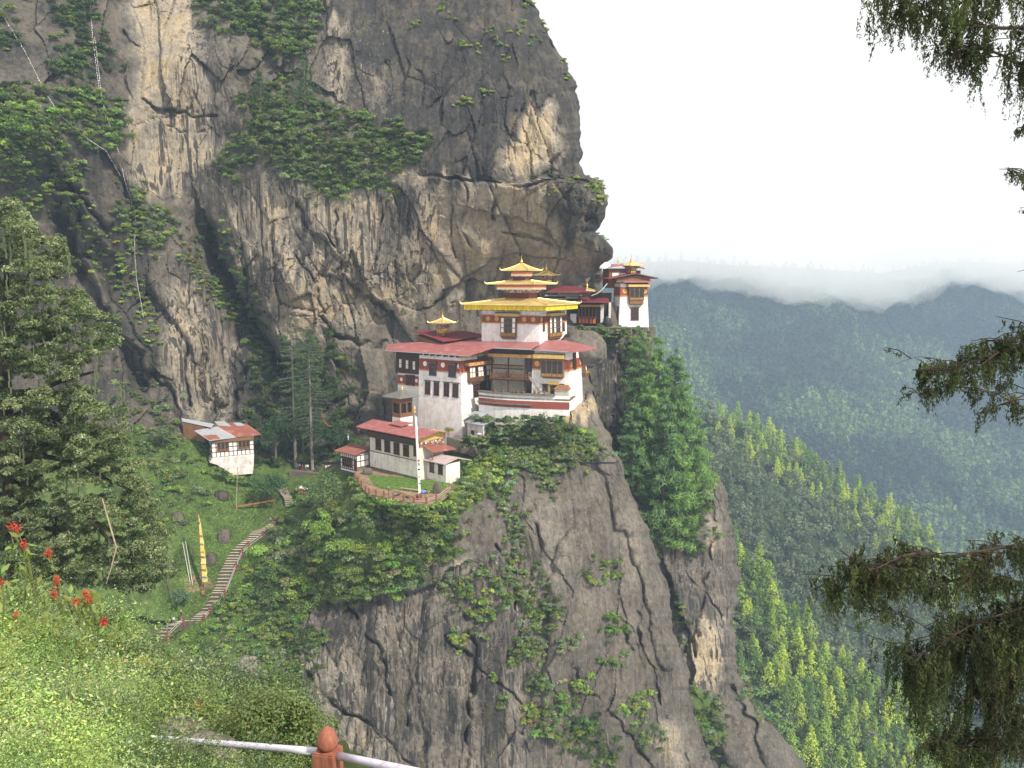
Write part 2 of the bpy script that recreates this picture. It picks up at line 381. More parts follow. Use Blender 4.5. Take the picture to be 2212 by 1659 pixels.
# cracks: polyline, half-width, depth (m);   steps: polyline, fade width, set-back of the right-hand side (m)
CRACKS = [([(452,500),(490,600),(552,700),(612,790)], 13, 6), ([(130,470),(150,540),(175,590)], 14, 5), ([(215,690),(270,770),(320,830)], 10, 4), ([(705,500),(745,570),(800,640),(860,700)], 4, 2), ([(897,373),(964,388),(1014,393),(1064,388),(1137,397),(1184,395),(1257,385)], 5, 2.2), ([(1068,390),(1066,430),(1072,470)], 4, 1.6),
 ([(964,395),(976,450),(978,520),(985,560)], 4, 1.5), ([(1001,400),(1000,450),(1004,500),(1030,540)], 4, 1.2), ([(824,433),(820,500),(812,560)], 5, 1.8),
 ([(640,440),(700,520),(750,590),(790,640),(850,695)], 6, 2.4), ([(690,690),(760,742),(840,742)], 5, 1.8), ([(900,400),(885,480),(935,530),(950,600)], 3, 1.0),
 ([(720,450),(735,520),(730,580)], 4, 1.2), ([(580,180),(575,230),(590,250)], 5, 1.4), ([(268,70),(280,90),(330,98)], 5, 2), ([(230,85),(262,150),(290,220)], 6, 2.2),
 ([(310,215),(330,240),(400,248),(460,250)], 5, 1.6), ([(370,270),(400,292),(440,285)], 4, 1.2), ([(640,560),(690,600),(700,680)], 4, 1.2),
 ([(600,680),(680,690),(720,660)], 3, .8), ([(1090,500),(1140,505),(1200,530)], 4, 1.4), ([(1150,300),(1135,370)], 4, 1.0), ([(1210,330),(1185,380)], 4, 1.2),
 ([(340,800),(370,860),(390,900)], 6, 2), ([(405,720),(400,800),(415,880)], 5, 2.2), ([(440,700),(437,800),(440,880)], 6, 3), ([(480,740),(470,820),(455,890)], 6, 2.5),
 ([(520,790),(515,850),(505,910)], 9, 3.5), ([(751,1300),(770,1345),(812,1395),(842,1503)], 5, 2.0), ([(960,1370),(1040,1445),(1120,1520)], 4, 1.4),
 ([(747,1547),(790,1560),(825,1590),(860,1620),(894,1659),(920,1730)], 5, 2), ([(1240,1440),(1260,1490),(1340,1560),(1400,1640)], 4, 1.2),
 ([(1010,1330),(1030,1400),(1010,1560),(1000,1730)], 8, 2.6), ([(880,1260),(890,1400),(880,1560)], 6, 1.0), ([(1075,1180),(1120,1260),(1100,1340)], 5, 1.6),
 ([(1320,1200),(1340,1300),(1360,1400)], 5, 1.2), ([(1150,1060),(1165,1180),(1150,1260)], 5, 1.2), ([(1370,1330),(1400,1440),(1440,1550)], 6, 1.6),
 ([(660,1450),(690,1500),(745,1545)], 8, 2.5), ([(30,210),(110,330),(130,440)], 8, 2.5), ([(150,380),(170,470),(150,560)], 9, 3)]
STEPS = [([(450,480),(492,585),(557,697),(617,790)], 40, 7.0), ([(200,560),(250,640),(300,720),(345,790)], 30, 3.0), ([(1064,457),(1110,470),(1157,483),(1210,520),(1262,533)], 45, 4.5),
 ([(950,640),(1000,600),(1060,560),(1120,545),(1200,560)], 35, 2.0), ([(560,60),(600,130),(690,190)], 40, 3.0),
 ([(900,375),(1060,388),(1257,386)], 40, -2.0), ([(150,1330),(330,1340)], 40, 2), ([(690,1290),(760,1300),(880,1280),(960,1240)], 40, 2.5),
 ([(640,440),(700,520),(750,590),(850,695)], 60, 2.2), ([(500,60),(520,180),(545,260)], 50, -3)]
RIDGES = [([(187,570),(240,650),(285,720),(330,785)], 15, 5.5), ([(150,430),(190,470),(240,540)], 12, 3.0), ([(90,300),(150,380),(230,480)], 14, 3.0),
 ([(230,310),(300,420),(320,520)], 12, 2.0), ([(1190,420),(1250,430),(1290,440)], 32, 3.0), ([(330,600),(420,730),(470,860)], 18, 2.5),
 ([(820,1330),(830,1500),(800,1700)], 26, 2.0), ([(940,1300),(930,1480),(940,1700)], 22, 1.6), ([(1230,1180),(1210,1330),(1200,1560)], 30, 2.0),
 ([(1290,960),(1340,1090),(1400,1250),(1440,1430)], 16, 2.0)]
GREEN = [[(230,930),(420,945),(620,995),(770,1010),(1000,960),(1090,885),(1200,905),(1290,925),(1300,960),(1200,1000),(1110,1010),(1080,1060),(1000,1110),(980,1190),(900,1250),(760,1280),(650,1310),(640,1400),(600,1440),(540,1500),(400,1700),(-110,1740),(-110,1000)],
 [(0,200),(200,195),(275,250),(260,335),(130,310),(90,345),(0,350),(-110,340),(-110,200)], [(130,-70),(205,-70),(200,40),(240,120),(195,190),(130,160)],
 [(420,-70),(700,-70),(690,80),(640,130),(560,110),(510,60),(430,40)], [(520,200),(640,180),(700,230),(790,250),(930,310),(900,345),(850,365),(850,400),(720,440),(640,380),(560,350),(480,400),(460,360),(540,280)],
 [(-110,-70),(30,-70),(40,60),(20,130),(-110,150)]]
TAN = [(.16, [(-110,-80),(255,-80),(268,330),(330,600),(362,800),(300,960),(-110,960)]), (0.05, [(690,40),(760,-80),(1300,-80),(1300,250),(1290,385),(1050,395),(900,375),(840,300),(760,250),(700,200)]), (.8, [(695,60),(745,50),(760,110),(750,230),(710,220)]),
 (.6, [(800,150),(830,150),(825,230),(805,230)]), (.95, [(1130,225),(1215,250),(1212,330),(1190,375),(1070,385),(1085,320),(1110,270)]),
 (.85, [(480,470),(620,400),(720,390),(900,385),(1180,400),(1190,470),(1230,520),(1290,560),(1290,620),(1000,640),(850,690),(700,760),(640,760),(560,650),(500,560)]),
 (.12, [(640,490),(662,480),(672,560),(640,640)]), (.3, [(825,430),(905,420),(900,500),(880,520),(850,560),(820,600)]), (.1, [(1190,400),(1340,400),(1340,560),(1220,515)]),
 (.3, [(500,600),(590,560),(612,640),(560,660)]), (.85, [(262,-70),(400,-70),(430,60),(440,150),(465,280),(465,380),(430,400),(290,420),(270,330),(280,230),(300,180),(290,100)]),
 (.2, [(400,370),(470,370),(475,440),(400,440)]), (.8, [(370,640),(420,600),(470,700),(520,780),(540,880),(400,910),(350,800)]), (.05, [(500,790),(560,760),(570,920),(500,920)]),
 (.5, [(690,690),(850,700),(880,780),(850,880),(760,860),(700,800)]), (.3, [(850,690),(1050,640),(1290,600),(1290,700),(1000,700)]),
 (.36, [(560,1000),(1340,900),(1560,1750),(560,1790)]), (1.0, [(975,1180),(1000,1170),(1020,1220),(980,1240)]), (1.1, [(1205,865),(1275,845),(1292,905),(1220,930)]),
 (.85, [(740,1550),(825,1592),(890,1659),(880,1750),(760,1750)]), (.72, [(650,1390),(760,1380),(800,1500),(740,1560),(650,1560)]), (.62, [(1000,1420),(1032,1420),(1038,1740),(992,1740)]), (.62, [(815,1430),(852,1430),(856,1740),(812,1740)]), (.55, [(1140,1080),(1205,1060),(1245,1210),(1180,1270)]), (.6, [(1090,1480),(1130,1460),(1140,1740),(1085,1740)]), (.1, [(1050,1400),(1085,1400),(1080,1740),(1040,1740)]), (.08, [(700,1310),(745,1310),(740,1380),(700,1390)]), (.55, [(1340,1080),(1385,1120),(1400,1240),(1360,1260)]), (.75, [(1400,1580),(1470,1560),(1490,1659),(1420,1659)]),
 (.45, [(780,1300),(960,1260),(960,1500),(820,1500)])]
STREAK = [[(470,380),(700,380),(950,400),(930,620),(500,640)], [(350,560),(560,600),(560,930),(340,930)], [(400,60),(480,60),(480,420),(260,420)], [(640,1280),(1150,1180),(1150,1740),(640,1740)],
 [(690,40),(860,60),(850,260),(700,260)]]
DIRT = [[(770,1020),(985,1040),(975,1085),(770,1085)], [(390,1255),(450,1245),(470,1275),(400,1285)]]

def ppath(pts, v):
    a = np.array(pts, float); return np.interp(v, a[:, 0], a[:, 1])
def lerp_zone(base, val, sd, feather): return base + (val - base) * sstep(-feather, feather, sd)

TER = {}
def cliff(name, v0, v1, dv, uL, UR, ncol, ctrl, cracks, steps, ridges, green, tan, tan0, streak, dirt, amp, smooth_zone=None, edgeR=9.0, seed=1, label=None, terrace=None, green_full=900):
    vs = np.arange(v0, v1 + dv * .5, dv)
    jr = 6 * fbm(np.stack([vs * 0 + 3.3 + seed, vs / 22, vs * 0], -1), 3, seed)
    uR = ppath(UR, vs) + jr * sstep(v0 + 60, v0 + 120, vs); uLs = np.full(vs.shape, float(uL))
    t = np.linspace(0, 1, ncol)
    U = uLs[:, None] + (uR - uLs)[:, None] * t[None]; V = np.repeat(vs[:, None], ncol, 1)
    # features are drawn wobbly
    wob = np.stack([U / 38, V / 38, U * 0 + seed], -1); wt = np.stack([U / 16, V / 75, U * 0 + seed], -1)
    Uw = U + 9 * fbm(wob, 3, seed + 5); Vw = V + 9 * fbm(wob, 3, seed + 9)
    Y = rbf(ctrl, U, V)
    for pts, wd, dep in steps:
        D, S = seg_dist(Uw, Vw, pts); Y = Y + np.where(S > 0, dep * np.exp(-(D / wd) ** 1.5) * sstep(0, 4, D), 0)
    for pts, wd, dep in cracks:
        D, S = seg_dist(Uw, Vw, pts); kk = np.clip(.75 + 1.1 * vnoise(np.stack([U / 26, V / 26, U * 0 + wd], -1), seed + 40), .05, 1.4) if wd < 10 else 1.0; Y = Y + dep * kk * np.exp(-(D / (wd * (.62 if wd < 10 else 1))) ** 2)
    for pts, wd, dep in ridges:
        D, S = seg_dist(Uw, Vw, pts); Y = Y - dep * np.sqrt(np.clip(1 - (D / wd) ** 2, 0, 1))
    g = np.full(U.shape, -1e3)
    for pl in green: g = np.maximum(g, poly_sd(Uw, Vw, pl))
    G = sstep(-22, 22, g)
    # the edge rolls back
    dm = (uR[:, None] - U) * Y / FL; q = np.clip(1 - dm / edgeR, 0, 1)
    Y = Y + edgeR * (1 - np.sqrt(np.clip(1 - q * q, 0, 1)))
    P = at(U, V, Y)
    X, Z = P[..., 0], P[..., 2]
    wx = X + 1.3 * fbm(P / 15, 2, seed + 1) + .25 * fbm(P / 2.5, 2, seed + 12); wz = Z + 1.3 * fbm(P / 15, 2, seed + 2) + .3 * fbm(P / 2.5, 2, seed + 13)
    f1, e1 = facets(wx / 10, wz / 24 + 0.3 * wx / 10, seed + 3); f2, e2 = facets(wx / 4.2, wz / 10 - 0.35 * wx / 4.2, seed + 4); f3, e3 = facets(wx / 1.5, wz / 3.2 + .3 * wx / 1.5, seed + 6)
    flute = fbm(np.stack([wx / 2.6, P[..., 1] / 9, wz / 26], -1), 3, seed + 14); mask2 = sstep(-.1, .5, fbm(P / 17, 2, seed + 15))
    big = fbm(P / 26, 4, seed + 7)
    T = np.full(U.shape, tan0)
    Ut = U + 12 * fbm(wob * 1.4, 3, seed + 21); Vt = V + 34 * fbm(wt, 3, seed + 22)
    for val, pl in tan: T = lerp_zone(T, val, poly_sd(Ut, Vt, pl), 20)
    gf = np.clip(.25 + 1.1 * T, .2, 1) * np.where(V < 1000, 1, .38)
    low = np.where(V < 1000, 1, .32) * np.where(T < .14, .55, 1)
    pleat = np.abs(vnoise(np.stack([wx / 5.5 + .06 * wz, P[..., 1] / 40, wz / 60], -1), seed + 31)) * 1.5 - np.abs(vnoise(np.stack([wx / 2.3 - .05 * wz, P[..., 1] / 30, wz / 30], -1), seed + 32)) * .4
    disp = amp * (1.25 * low * f1 + pleat * sstep(.1, .3, T) + (0.22 + .75 * mask2) * f2 * np.where(V < 1000, 1, .6) + (.05 + .28 * mask2) * f3 * gf + 2.0 * big + .5 * flute + 1.0 * np.exp(-(e1 / .035) ** 2) * (.25 + .75 * mask2) * gf + .7 * gf * np.exp(-(e2 / .06) ** 2) * mask2) * (1 - 0.86 * G) + 0.35 * fbm(P / 2.5, 3, seed + 8) * (0.5 + 0.5 * G)
    if smooth_zone is not None: disp = disp * (1 - smooth_zone(U, V))
    P = P * (1 + disp / np.linalg.norm(P, axis=-1))[..., None]
    S_ = np.where(V > 950, .55, .28)
    for pl in streak: S_ = lerp_zone(S_, 1.0, poly_sd(Uw, Vw, pl), 20)
    Dm = np.zeros(U.shape)
    for pl in dirt: Dm = lerp_zone(Dm, 1.0, poly_sd(Uw, Vw, pl), 6)
    TER[name] = dict(v0=v0, dv=dv, uL=uLs, uR=uR, P=P, G=G)
    # wrap the free edge round to the back so that the cliff has thickness
    ex = []
    for dy, dx in ((3, -.3), (7, -1.5), (14, -5), (26, -14)):
        ex.append(P[:, -1:, :] + np.array((dx, dy, 0)))
    Pa = np.concatenate([P] + ex, 1); n = 4
    Gp = G * np.where(V < green_full, .43, .8)
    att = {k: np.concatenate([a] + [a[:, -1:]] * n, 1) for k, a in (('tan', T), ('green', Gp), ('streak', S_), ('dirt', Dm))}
    if terrace:                                            # level ground carried back from the top row
        tp = np.stack([Pa[0] + np.array((0, d, 0)) for d in terrace[::-1]], 0); m = len(terrace)
        Pa = np.concatenate([tp, Pa], 0); att = {k: np.concatenate([a[:1]] * m + [a], 0) for k, a in att.items()}
    r_, c_ = Pa.shape[:2]; idx = np.arange(r_ * c_).reshape(r_, c_)
    F = np.stack([idx[:-1, :-1], idx[1:, :-1], idx[1:, 1:], idx[:-1, 1:]], -1).reshape(-1, 4)
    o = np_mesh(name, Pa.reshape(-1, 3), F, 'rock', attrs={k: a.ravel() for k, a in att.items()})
    tag(o, kind='structure'); return o
def ground_at(name, u, v):
    T = TER[name]; u = np.asarray(u, float); v = np.asarray(v, float)
    r_ = np.clip((v - T['v0']) / T['dv'], 0, len(T['uR']) - 1).round().astype(int)
    n = T['P'].shape[1]; c_ = np.clip((u - T['uL'][r_]) / (T['uR'][r_] - T['uL'][r_]) * (n - 1), 0, n - 1).round().astype(int)
    return T['P'][r_, c_]
def calm(U, V):
    s = sstep(-6, 12, poly_sd(U, V, [(765,1010),(1000,1035),(985,1080),(880,1092),(765,1090)]))
    s = np.maximum(s, 0.8 * sstep(-20, 20, poly_sd(U, V, [(840,740),(1290,700),(1290,840),(1200,870),(1000,940),(860,900)])))
    return s
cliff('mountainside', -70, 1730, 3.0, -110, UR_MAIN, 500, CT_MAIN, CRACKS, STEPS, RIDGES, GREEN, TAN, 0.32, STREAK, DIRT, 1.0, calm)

UR_B = [(705,1416),(800,1416),(900,1430),(960,1470),(1000,1522),(1040,1558),(1100,1577),(1170,1590),(1250,1597),(1350,1586),(1450,1592),(1540,1640),(1600,1700),(1659,1745),(1740,1800)]
CT_B = [(1180,707,201),(1300,707,203),(1412,707,204),(1300,800,200),(1380,800,203),(1300,950,197),(1400,950,201),(1450,1000,198),(1350,1100,192),(1450,1150,188),(1525,1050,193),
 (1590,1200,191),(1450,1250,184),(1550,1350,184),(1450,1450,179),(1550,1500,179),(1600,1600,174),(1740,1659,182),(1450,1740,169),(1700,1740,173),(1200,1200,194),(1200,1740,172)]
cliff('buttress', 707, 1740, 3.0, 1180, UR_B, 150, CT_B,
      [([(1335,730),(1340,850),(1345,960)], 6, 2), ([(1530,1010),(1545,1150),(1520,1300),(1470,1420)], 4, 1.2), ([(1500,1250),(1540,1300),(1560,1420)], 4, 1.0), ([(1580,1480),(1640,1600),(1660,1700)], 6, 2.0), ([(1440,1240),(1470,1320),(1500,1420)], 6, 2)],
      [([(1440,1230),(1480,1350),(1500,1450)], 40, 2.5)], [([(1480,1560),(1560,1600),(1640,1700)], 26, 2.5)],
      [[(1330,940),(1480,960),(1530,1040),(1500,1180),(1420,1190),(1380,1060)], [(1490,1480),(1560,1510),(1570,1600),(1500,1640),(1480,1560)]],
      [(1.1, [(1478,1345),(1520,1320),(1562,1335),(1556,1480),(1492,1475)]), (.6, [(1328,720),(1352,720),(1352,950),(1335,950)]), (.9, [(1530,1090),(1560,1110),(1545,1180),(1520,1150)]), (.05, [(1280,720),(1326,720),(1330,960),(1290,900)])],
      0.34, [[(1450,1200),(1580,1200),(1580,1500),(1450,1500)], [(1280,700),(1420,700),(1400,960),(1290,960)]], [], 0.75, None, 8.0, 31, terrace=[2, 6, 14, 30])

# ================================================================== FORESTED SPURS AND THE FAR MOUNTAIN
def hill(name, TOP, v1, u0, u1, ctrl, amp, nsc, mat, nu=120, nv=70, seed=50):
    us = np.linspace(u0, u1, nu); top = ppath(TOP, us); t = np.linspace(0, 1, nv)
    U = np.repeat(us[None], nv, 0); V = top[None] + (v1 - top)[None] * t[:, None]
    Y = rbf(ctrl, U, V); P = at(U, V, Y)
    d = amp * fbm(P / nsc, 4, seed) * sstep(0, .12, t)[:, None]; P = P * (1 + d / np.linalg.norm(P, axis=-1))[..., None]
    TER[name] = dict(us=us, top=top, v1=v1, P=P)
    ex = [P[:1] + np.array((0, dy, dz)) * mpp(P[0, nu // 2, 1]) * 100 for dy, dz in ((2.2, -2.6), (1.0, -.8), (.4, -.15))]
    Pa = np.concatenate(ex + [P], 0); r_, c_ = Pa.shape[:2]; idx = np.arange(r_ * c_).reshape(r_, c_)
    F = np.stack([idx[:-1, :-1], idx[1:, :-1], idx[1:, 1:], idx[:-1, 1:]], -1).reshape(-1, 4)
    return tag(np_mesh(name, Pa.reshape(-1, 3), F, mat, smooth=True), kind='structure')
def hill_at(name, u, v):
    T = TER[name]; us = T['us']; n = len(us); u = np.asarray(u, float)
    c_ = np.clip((u - us[0]) / (us[-1] - us[0]) * (n - 1), 0, n - 1).round().astype(int)
    m = T['P'].shape[0]; r_ = np.clip((v - T['top'][c_]) / (T['v1'] - T['top'][c_]) * (m - 1), 0, m - 1).round().astype(int)
    return T['P'][r_, c_]
TOP_NEAR = [(1480,1120),(1560,1170),(1600,1200),(1645,1235),(1690,1315),(1760,1410),(1850,1465),(1950,1545),(2060,1615),(2150,1690),(2300,1800)]
hill('near_hillside', TOP_NEAR, 1900, 1480, 2300, [(1480,1150,330),(1600,1210,330),(1760,1410,300),(1950,1545,285),(2150,1690,275),(2300,1800,270),(1500,1500,285),(1700,1600,262),(1600,1850,235),(1900,1800,245),(2300,1900,255)], 6, 40, 'forest_floor')
TOP_RIDGE = [(1400,830),(1490,868),(1530,895),(1600,915),(1680,960),(1750,1000),(1830,1055),(1920,1105),(1990,1145),(2020,1200),(2100,1270),(2220,1340),(2400,1440)]
hill('forest_ridge', TOP_RIDGE, 1650, 1400, 2400, [(1400,840,560),(1600,915,545),(1830,1055,520),(1990,1145,505),(2210,1340,490),(2400,1440,480),(1500,1000,500),(1600,1200,440),(1800,1250,450),(1750,1420,400),(2000,1400,440),(1600,1640,370),(2000,1640,390),(2400,1640,400)], 14, 70, 'forest_floor', seed=60)
TOP_FAR = [(1150,580),(1300,572),(1400,566),(1470,562),(1560,572),(1620,575),(1750,580),(1900,590),(2050,566),(2220,570),(2500,575)]
hill('far_mountain', TOP_FAR, 1500, 1150, 2500, [(1150,540,1650),(1500,530,1700),(1800,505,1750),(2200,500,1800),(2500,480,1850),(1250,900,1150),(1500,800,1330),(1800,850,1320),(2200,800,1400),(2500,800,1450),(1400,1300,900),(1900,1200,960),(2300,1200,1000),(1600,1500,850),(2500,1500,900)], 70, 260, 'forest_floor', 160, 110, seed=70)
vf = np.array([(-1400, -200, -520), (2300, -200, -520), (2300, 2150, -520), (-1400, 2150, -520)], float)
tag(np_mesh('valley_ground', vf, np.array([[0, 1, 2, 3]]), 'forest_floor'), kind='structure')

# ================================================================== THE NEAR SLOPE (under the viewpoint)
TOP_FG = [(-140,1280),(0,1292),(100,1312),(200,1350),(300,1415),(400,1458),(500,1492),(580,1515),(640,1550),(690,1600),(730,1665),(800,1760)]
CT_FG = [(-140,1275,30),(0,1285,30),(150,1330,30),(300,1412,28),(420,1465,25),(520,1495,21),(600,1525,17),(660,1560,14),(720,1650,10.5),(800,1760,8),(0,1450,14),(150,1450,16),(300,1500,16),(0,1600,7.5),(200,1600,9),(400,1560,13),(500,1600,11.5),(340,1600,10.5),(600,1650,10),(-140,1760,5.2),(200,1760,6.2),(500,1760,7.4),(-140,1500,11)]
us = np.linspace(-140, 800, 180); top = ppath(TOP_FG, us); t = np.linspace(0, 1, 120)
U = np.repeat(us[None], 120, 0); V = top[None] + (1780 - top)[None] * t[:, None]
P = at(U, V, rbf(CT_FG, U, V)); dd = np.linalg.norm(P, axis=-1) * (0.026 * fbm(P / 1.8, 3, 88) + .012 * fbm(P / np.linalg.norm(P, axis=-1)[..., None] * 22, 2, 89)); P = P + np.stack([0 * dd, 0 * dd, dd], -1)
TER['near_slope'] = dict(us=us, top=top, v1=1780, P=P)
ex = [P[:1] + np.array((0, dy, dz)) for dy, dz in ((20, -30), (6, -7), (1.5, -.8))]
Pa = np.concatenate(ex + [P], 0)
exr = [Pa[:, -1:] + np.array(q) for q in ((1.0, .2, -1.5), (2.0, .5, -8))]; Pa = np.concatenate([Pa] + exr, 1)
r_, c_ = Pa.shape[:2]; idx = np.arange(r_ * c_).reshape(r_, c_)
tag(np_mesh('near_slope', Pa.reshape(-1, 3), np.stack([idx[:-1, :-1], idx[1:, :-1], idx[1:, 1:], idx[:-1, 1:]], -1).reshape(-1, 4), 'slope_soil', smooth=True), kind='structure')
# ================================================================== LEAVES
def leaf_arrays(P, size, rng, tint, var, up=0.35, aspect=0.55, out=None, droop=0.0, hue=0.10):
    """one four-cornered leaf per point; size may be an array. returns vertices, faces, vertex colours"""
    n = len(P); P = np.asarray(P, float); nrm = rng.normal(size=(n, 3)); nrm /= np.linalg.norm(nrm, axis=1, keepdims=True) + 1e-9
    nrm[:, 2] += up
    if out is not None: nrm += out * .9
    nrm /= np.linalg.norm(nrm, axis=1, keepdims=True) + 1e-9
    d = rng.normal(size=(n, 3)); d[:, 2] -= droop; d -= nrm * np.sum(d * nrm, 1, keepdims=True); d /= np.linalg.norm(d, axis=1, keepdims=True) + 1e-9
    s = np.cross(nrm, d); L = (np.broadcast_to(size, n) * rng.uniform(.65, 1.35, n))[:, None]
    V = np.stack([P - d * L * .5, P + s * L * aspect * .5 - nrm * L * .06, P + d * L * .5, P - s * L * aspect * .5 - nrm * L * .06], 1).reshape(-1, 3)
    F = np.arange(4 * n, dtype=np.int32).reshape(n, 4)
    t = np.broadcast_to(np.asarray(tint, float), (n, 3)) * (1 + var * rng.uniform(-1, 1, (n, 1))); t = t * (1 + hue * rng.normal(size=(n, 3)) * (1, .4, .6))
    return V, F, np.repeat(np.clip(t, .004, .9), 4, 0)
def leaf_mesh(name, P, size, rng, mat, parent, tint, var, loc=None, **kw):
    V, F, t = leaf_arrays(P, size, rng, tint, var, **kw); return np_mesh(name, V, F, mat, parent, tint=t, loc=loc)
def unit(rng, n):
    d = rng.normal(size=(n, 3)); return d / (np.linalg.norm(d, axis=1, keepdims=True) + 1e-9)
def clump_points(ctr, rad, lobes, per, rng, hang=0.0, fill=.75, lobe_r=.42):
    """leaf positions on the shells of several lobes that together make one uneven crown"""
    d = unit(rng, lobes); d[:, 2] = np.abs(d[:, 2]) * .9 - .25 - hang * .5
    lc = d * (rng.uniform(.25, 1, (lobes, 1)) ** .6) * fill * np.array(rad); lr = lobe_r * rng.uniform(.55, 1.25, lobes)
    q = unit(rng, lobes * per); q[:, 2] = np.where(q[:, 2] < -.35, -q[:, 2] * .6, q[:, 2]); k = np.repeat(np.arange(lobes), per)
    r_ = rng.uniform(.55, 1.05, (len(k), 1)) ** .5
    P = np.asarray(ctr) + lc[k] + q * r_ * lr[k][:, None] * np.array(rad)
    lv = rng.uniform(-1, 1, lobes)[k]
    return P, q, lv
class Stuff:
    """gathers leaves of many plants into one mesh"""
    def __init__(s): s.V = []; s.F = []; s.T = []; s.n = 0
    def add(s, V, F, T): s.V.append(V); s.F.append(F + s.n); s.T.append(T); s.n += len(V)
    def build(s, name, mat, parent=None, kind='stuff', label=None, loc=None):
        o = np_mesh(name, np.concatenate(s.V), np.concatenate(s.F), mat, parent, tint=np.concatenate(s.T), loc=loc); tag(o, label, kind=kind); return o
mat_leaf('leaf', .3); mat_leaf('leaf_gloss', .22, .38, .55); mat_leaf('needle', .25, .6, .25)
# ================================================================== BUILDING MATERIALS
def wall_material(name, col, stain, amount):
    k = NT(name); o = k.obj(); n = k.noise(o, 0.8, 6, 0.65); v = k.noise(k.obj((1.6, 1.6, 0.18)), 1.0, 5, 0.65); f = k.noise(o, 9, 4)
    base = k.mix(k.map(f, .3, .7, 0, 1), tuple(x * .93 for x in col), col)
    colr = k.mix(k.math('MULTIPLY', k.map(k.math('ADD', n, k.math('MULTIPLY', v, 0.6)), 0.72, 1.02, 0, 1), amount), base, stain)
    k.bump(k.noise(o, 3.5, 5), 0.06, 0.6); k.fin(colr, 0.9, 0.15)
wall_material('whitewash', (0.80, 0.78, 0.77), (0.50, 0.43, 0.36), 0.7)
wall_material('old_whitewash', (0.74, 0.71, 0.66), (0.42, 0.30, 0.20), 0.6)
wall_material('cream_plaster', (0.62, 0.58, 0.50), (0.42, 0.36, 0.28), 0.6)
wall_material('stone_white', (0.66, 0.62, 0.60), (0.28, 0.24, 0.22), 0.8)
wall_material('brown_stone', (0.17, 0.145, 0.115), (0.10, 0.09, 0.07), 0.8)
wall_material('red_ochre', (0.27, 0.07, 0.05), (0.22, 0.06, 0.045), 0.6)
def tin_material(name, col, rust, amount, rough=0.45, sc=(0.5, 0.5, 0.5)):
    k = NT(name); o = k.obj(sc); n = k.noise(o, 1.3, 6, 0.65); fine = k.noise(k.obj(), 6, 4)
    colr = k.mix(k.map(n, 0.5, 0.68, 0, amount), col, rust)
    colr = k.mix(k.map(fine, 0.35, 0.7, 0, 0.35), colr, tuple(min(1, x * 1.35) for x in col))
    k.bump(fine, 0.02, 0.4); k.fin(colr, k.map(n, .3, .7, rough - .1, rough + .2), 0.5)
tin_material('red_tin', (0.29, 0.098, 0.098), (0.40, 0.21, 0.20), 0.85)
tin_material('maroon_tin', (0.15, 0.025, 0.035), (0.20, 0.06, 0.06), 0.7, 0.5)
tin_material('rusty_tin', (0.22, 0.075, 0.055), (0.36, 0.20, 0.17), 0.8, 0.6)
tin_material('pale_tin', (0.40, 0.33, 0.33), (0.36, 0.14, 0.13), 0.75, 0.55)
tin_material('grey_tin', (0.30, 0.33, 0.36), (0.20, 0.17, 0.15), 0.6, 0.45)
tin_material('slate', (0.13, 0.125, 0.115), (0.06, 0.065, 0.05), 0.8, 0.8)
mat_plain('gold_metal', (0.86, 0.60, 0.16), 0.34, 0.5, 0.9, 0.15)
mat_plain('gilt_copper', (0.88, 0.67, 0.28), 0.32, 0.5, 0.55, 0.2, 0.6)
mat_plain('gold_paint', (0.50, 0.33, 0.07), 0.6, 0.3, 0, 0.25, 4)
mat_plain('yellow_board', (0.52, 0.36, 0.11), 0.7, 0.3, 0, 0.2, 2)
mat_plain('brown_timber', (0.17, 0.085, 0.04), 0.7, 0.3, 0, 0.35, 3, (1, 1, 1))
mat_plain('maroon_timber', (0.105, 0.030, 0.022), 0.7, 0.3, 0, 0.3, 3)
mat_plain('dark_timber', (0.055, 0.030, 0.020), 0.75, 0.3, 0, 0.35, 3)
mat_plain('grey_timber', (0.30, 0.27, 0.24), 0.85, 0.2, 0, 0.3, 3)
mat_plain('dark_glass', (0.018, 0.016, 0.016), 0.25, 0.5, 0, 0.3, 3)
mat_plain('white_paint', (0.74, 0.72, 0.70), 0.7, 0.3, 0, 0.06, 3)
mat_plain('orange_paint', (0.55, 0.14, 0.035), 0.6, 0.3, 0, 0.15, 3)
mat_plain('red_paint', (0.22, 0.065, 0.05), 0.6, 0.35, 0, 0.2, 4)
mat_plain('rail_red', (0.20, 0.045, 0.04), 0.6, 0.35, 0, 0.2, 4)
mat_plain('clay', (0.26, 0.115, 0.065), 0.85, 0.2, 0, 0.25, 4)
mat_plain('black_plastic', (0.02, 0.022, 0.025), 0.5, 0.4, 0, 0.2, 4)
mat_plain('pale_rail', (0.50, 0.36, 0.32), 0.6, 0.3, 0, 0.2, 4)
mat_plain('steel_white', (0.66, 0.66, 0.68), 0.5, 0.4, 0, 0.1, 4)
mat_plain('yellow_banner', (0.62, 0.52, 0.17), 0.8, 0.1, 0, 0.2, 2.5)
mat_plain('steel', (0.45, 0.45, 0.47), 0.4, 0.5, 0.6, 0.2, 4)
def fringe_material():
    k = NT('yellow_cloth'); o = k.obj(); f = k.noise(k.obj((2.2, 2.2, 0.05)), 1.5, 3)
    k.fin(k.ramp(f, [(0.3, (0.50, 0.33, 0.01)), (0.7, (0.80, 0.58, 0.02))]), 0.7, 0.2)
fringe_material()
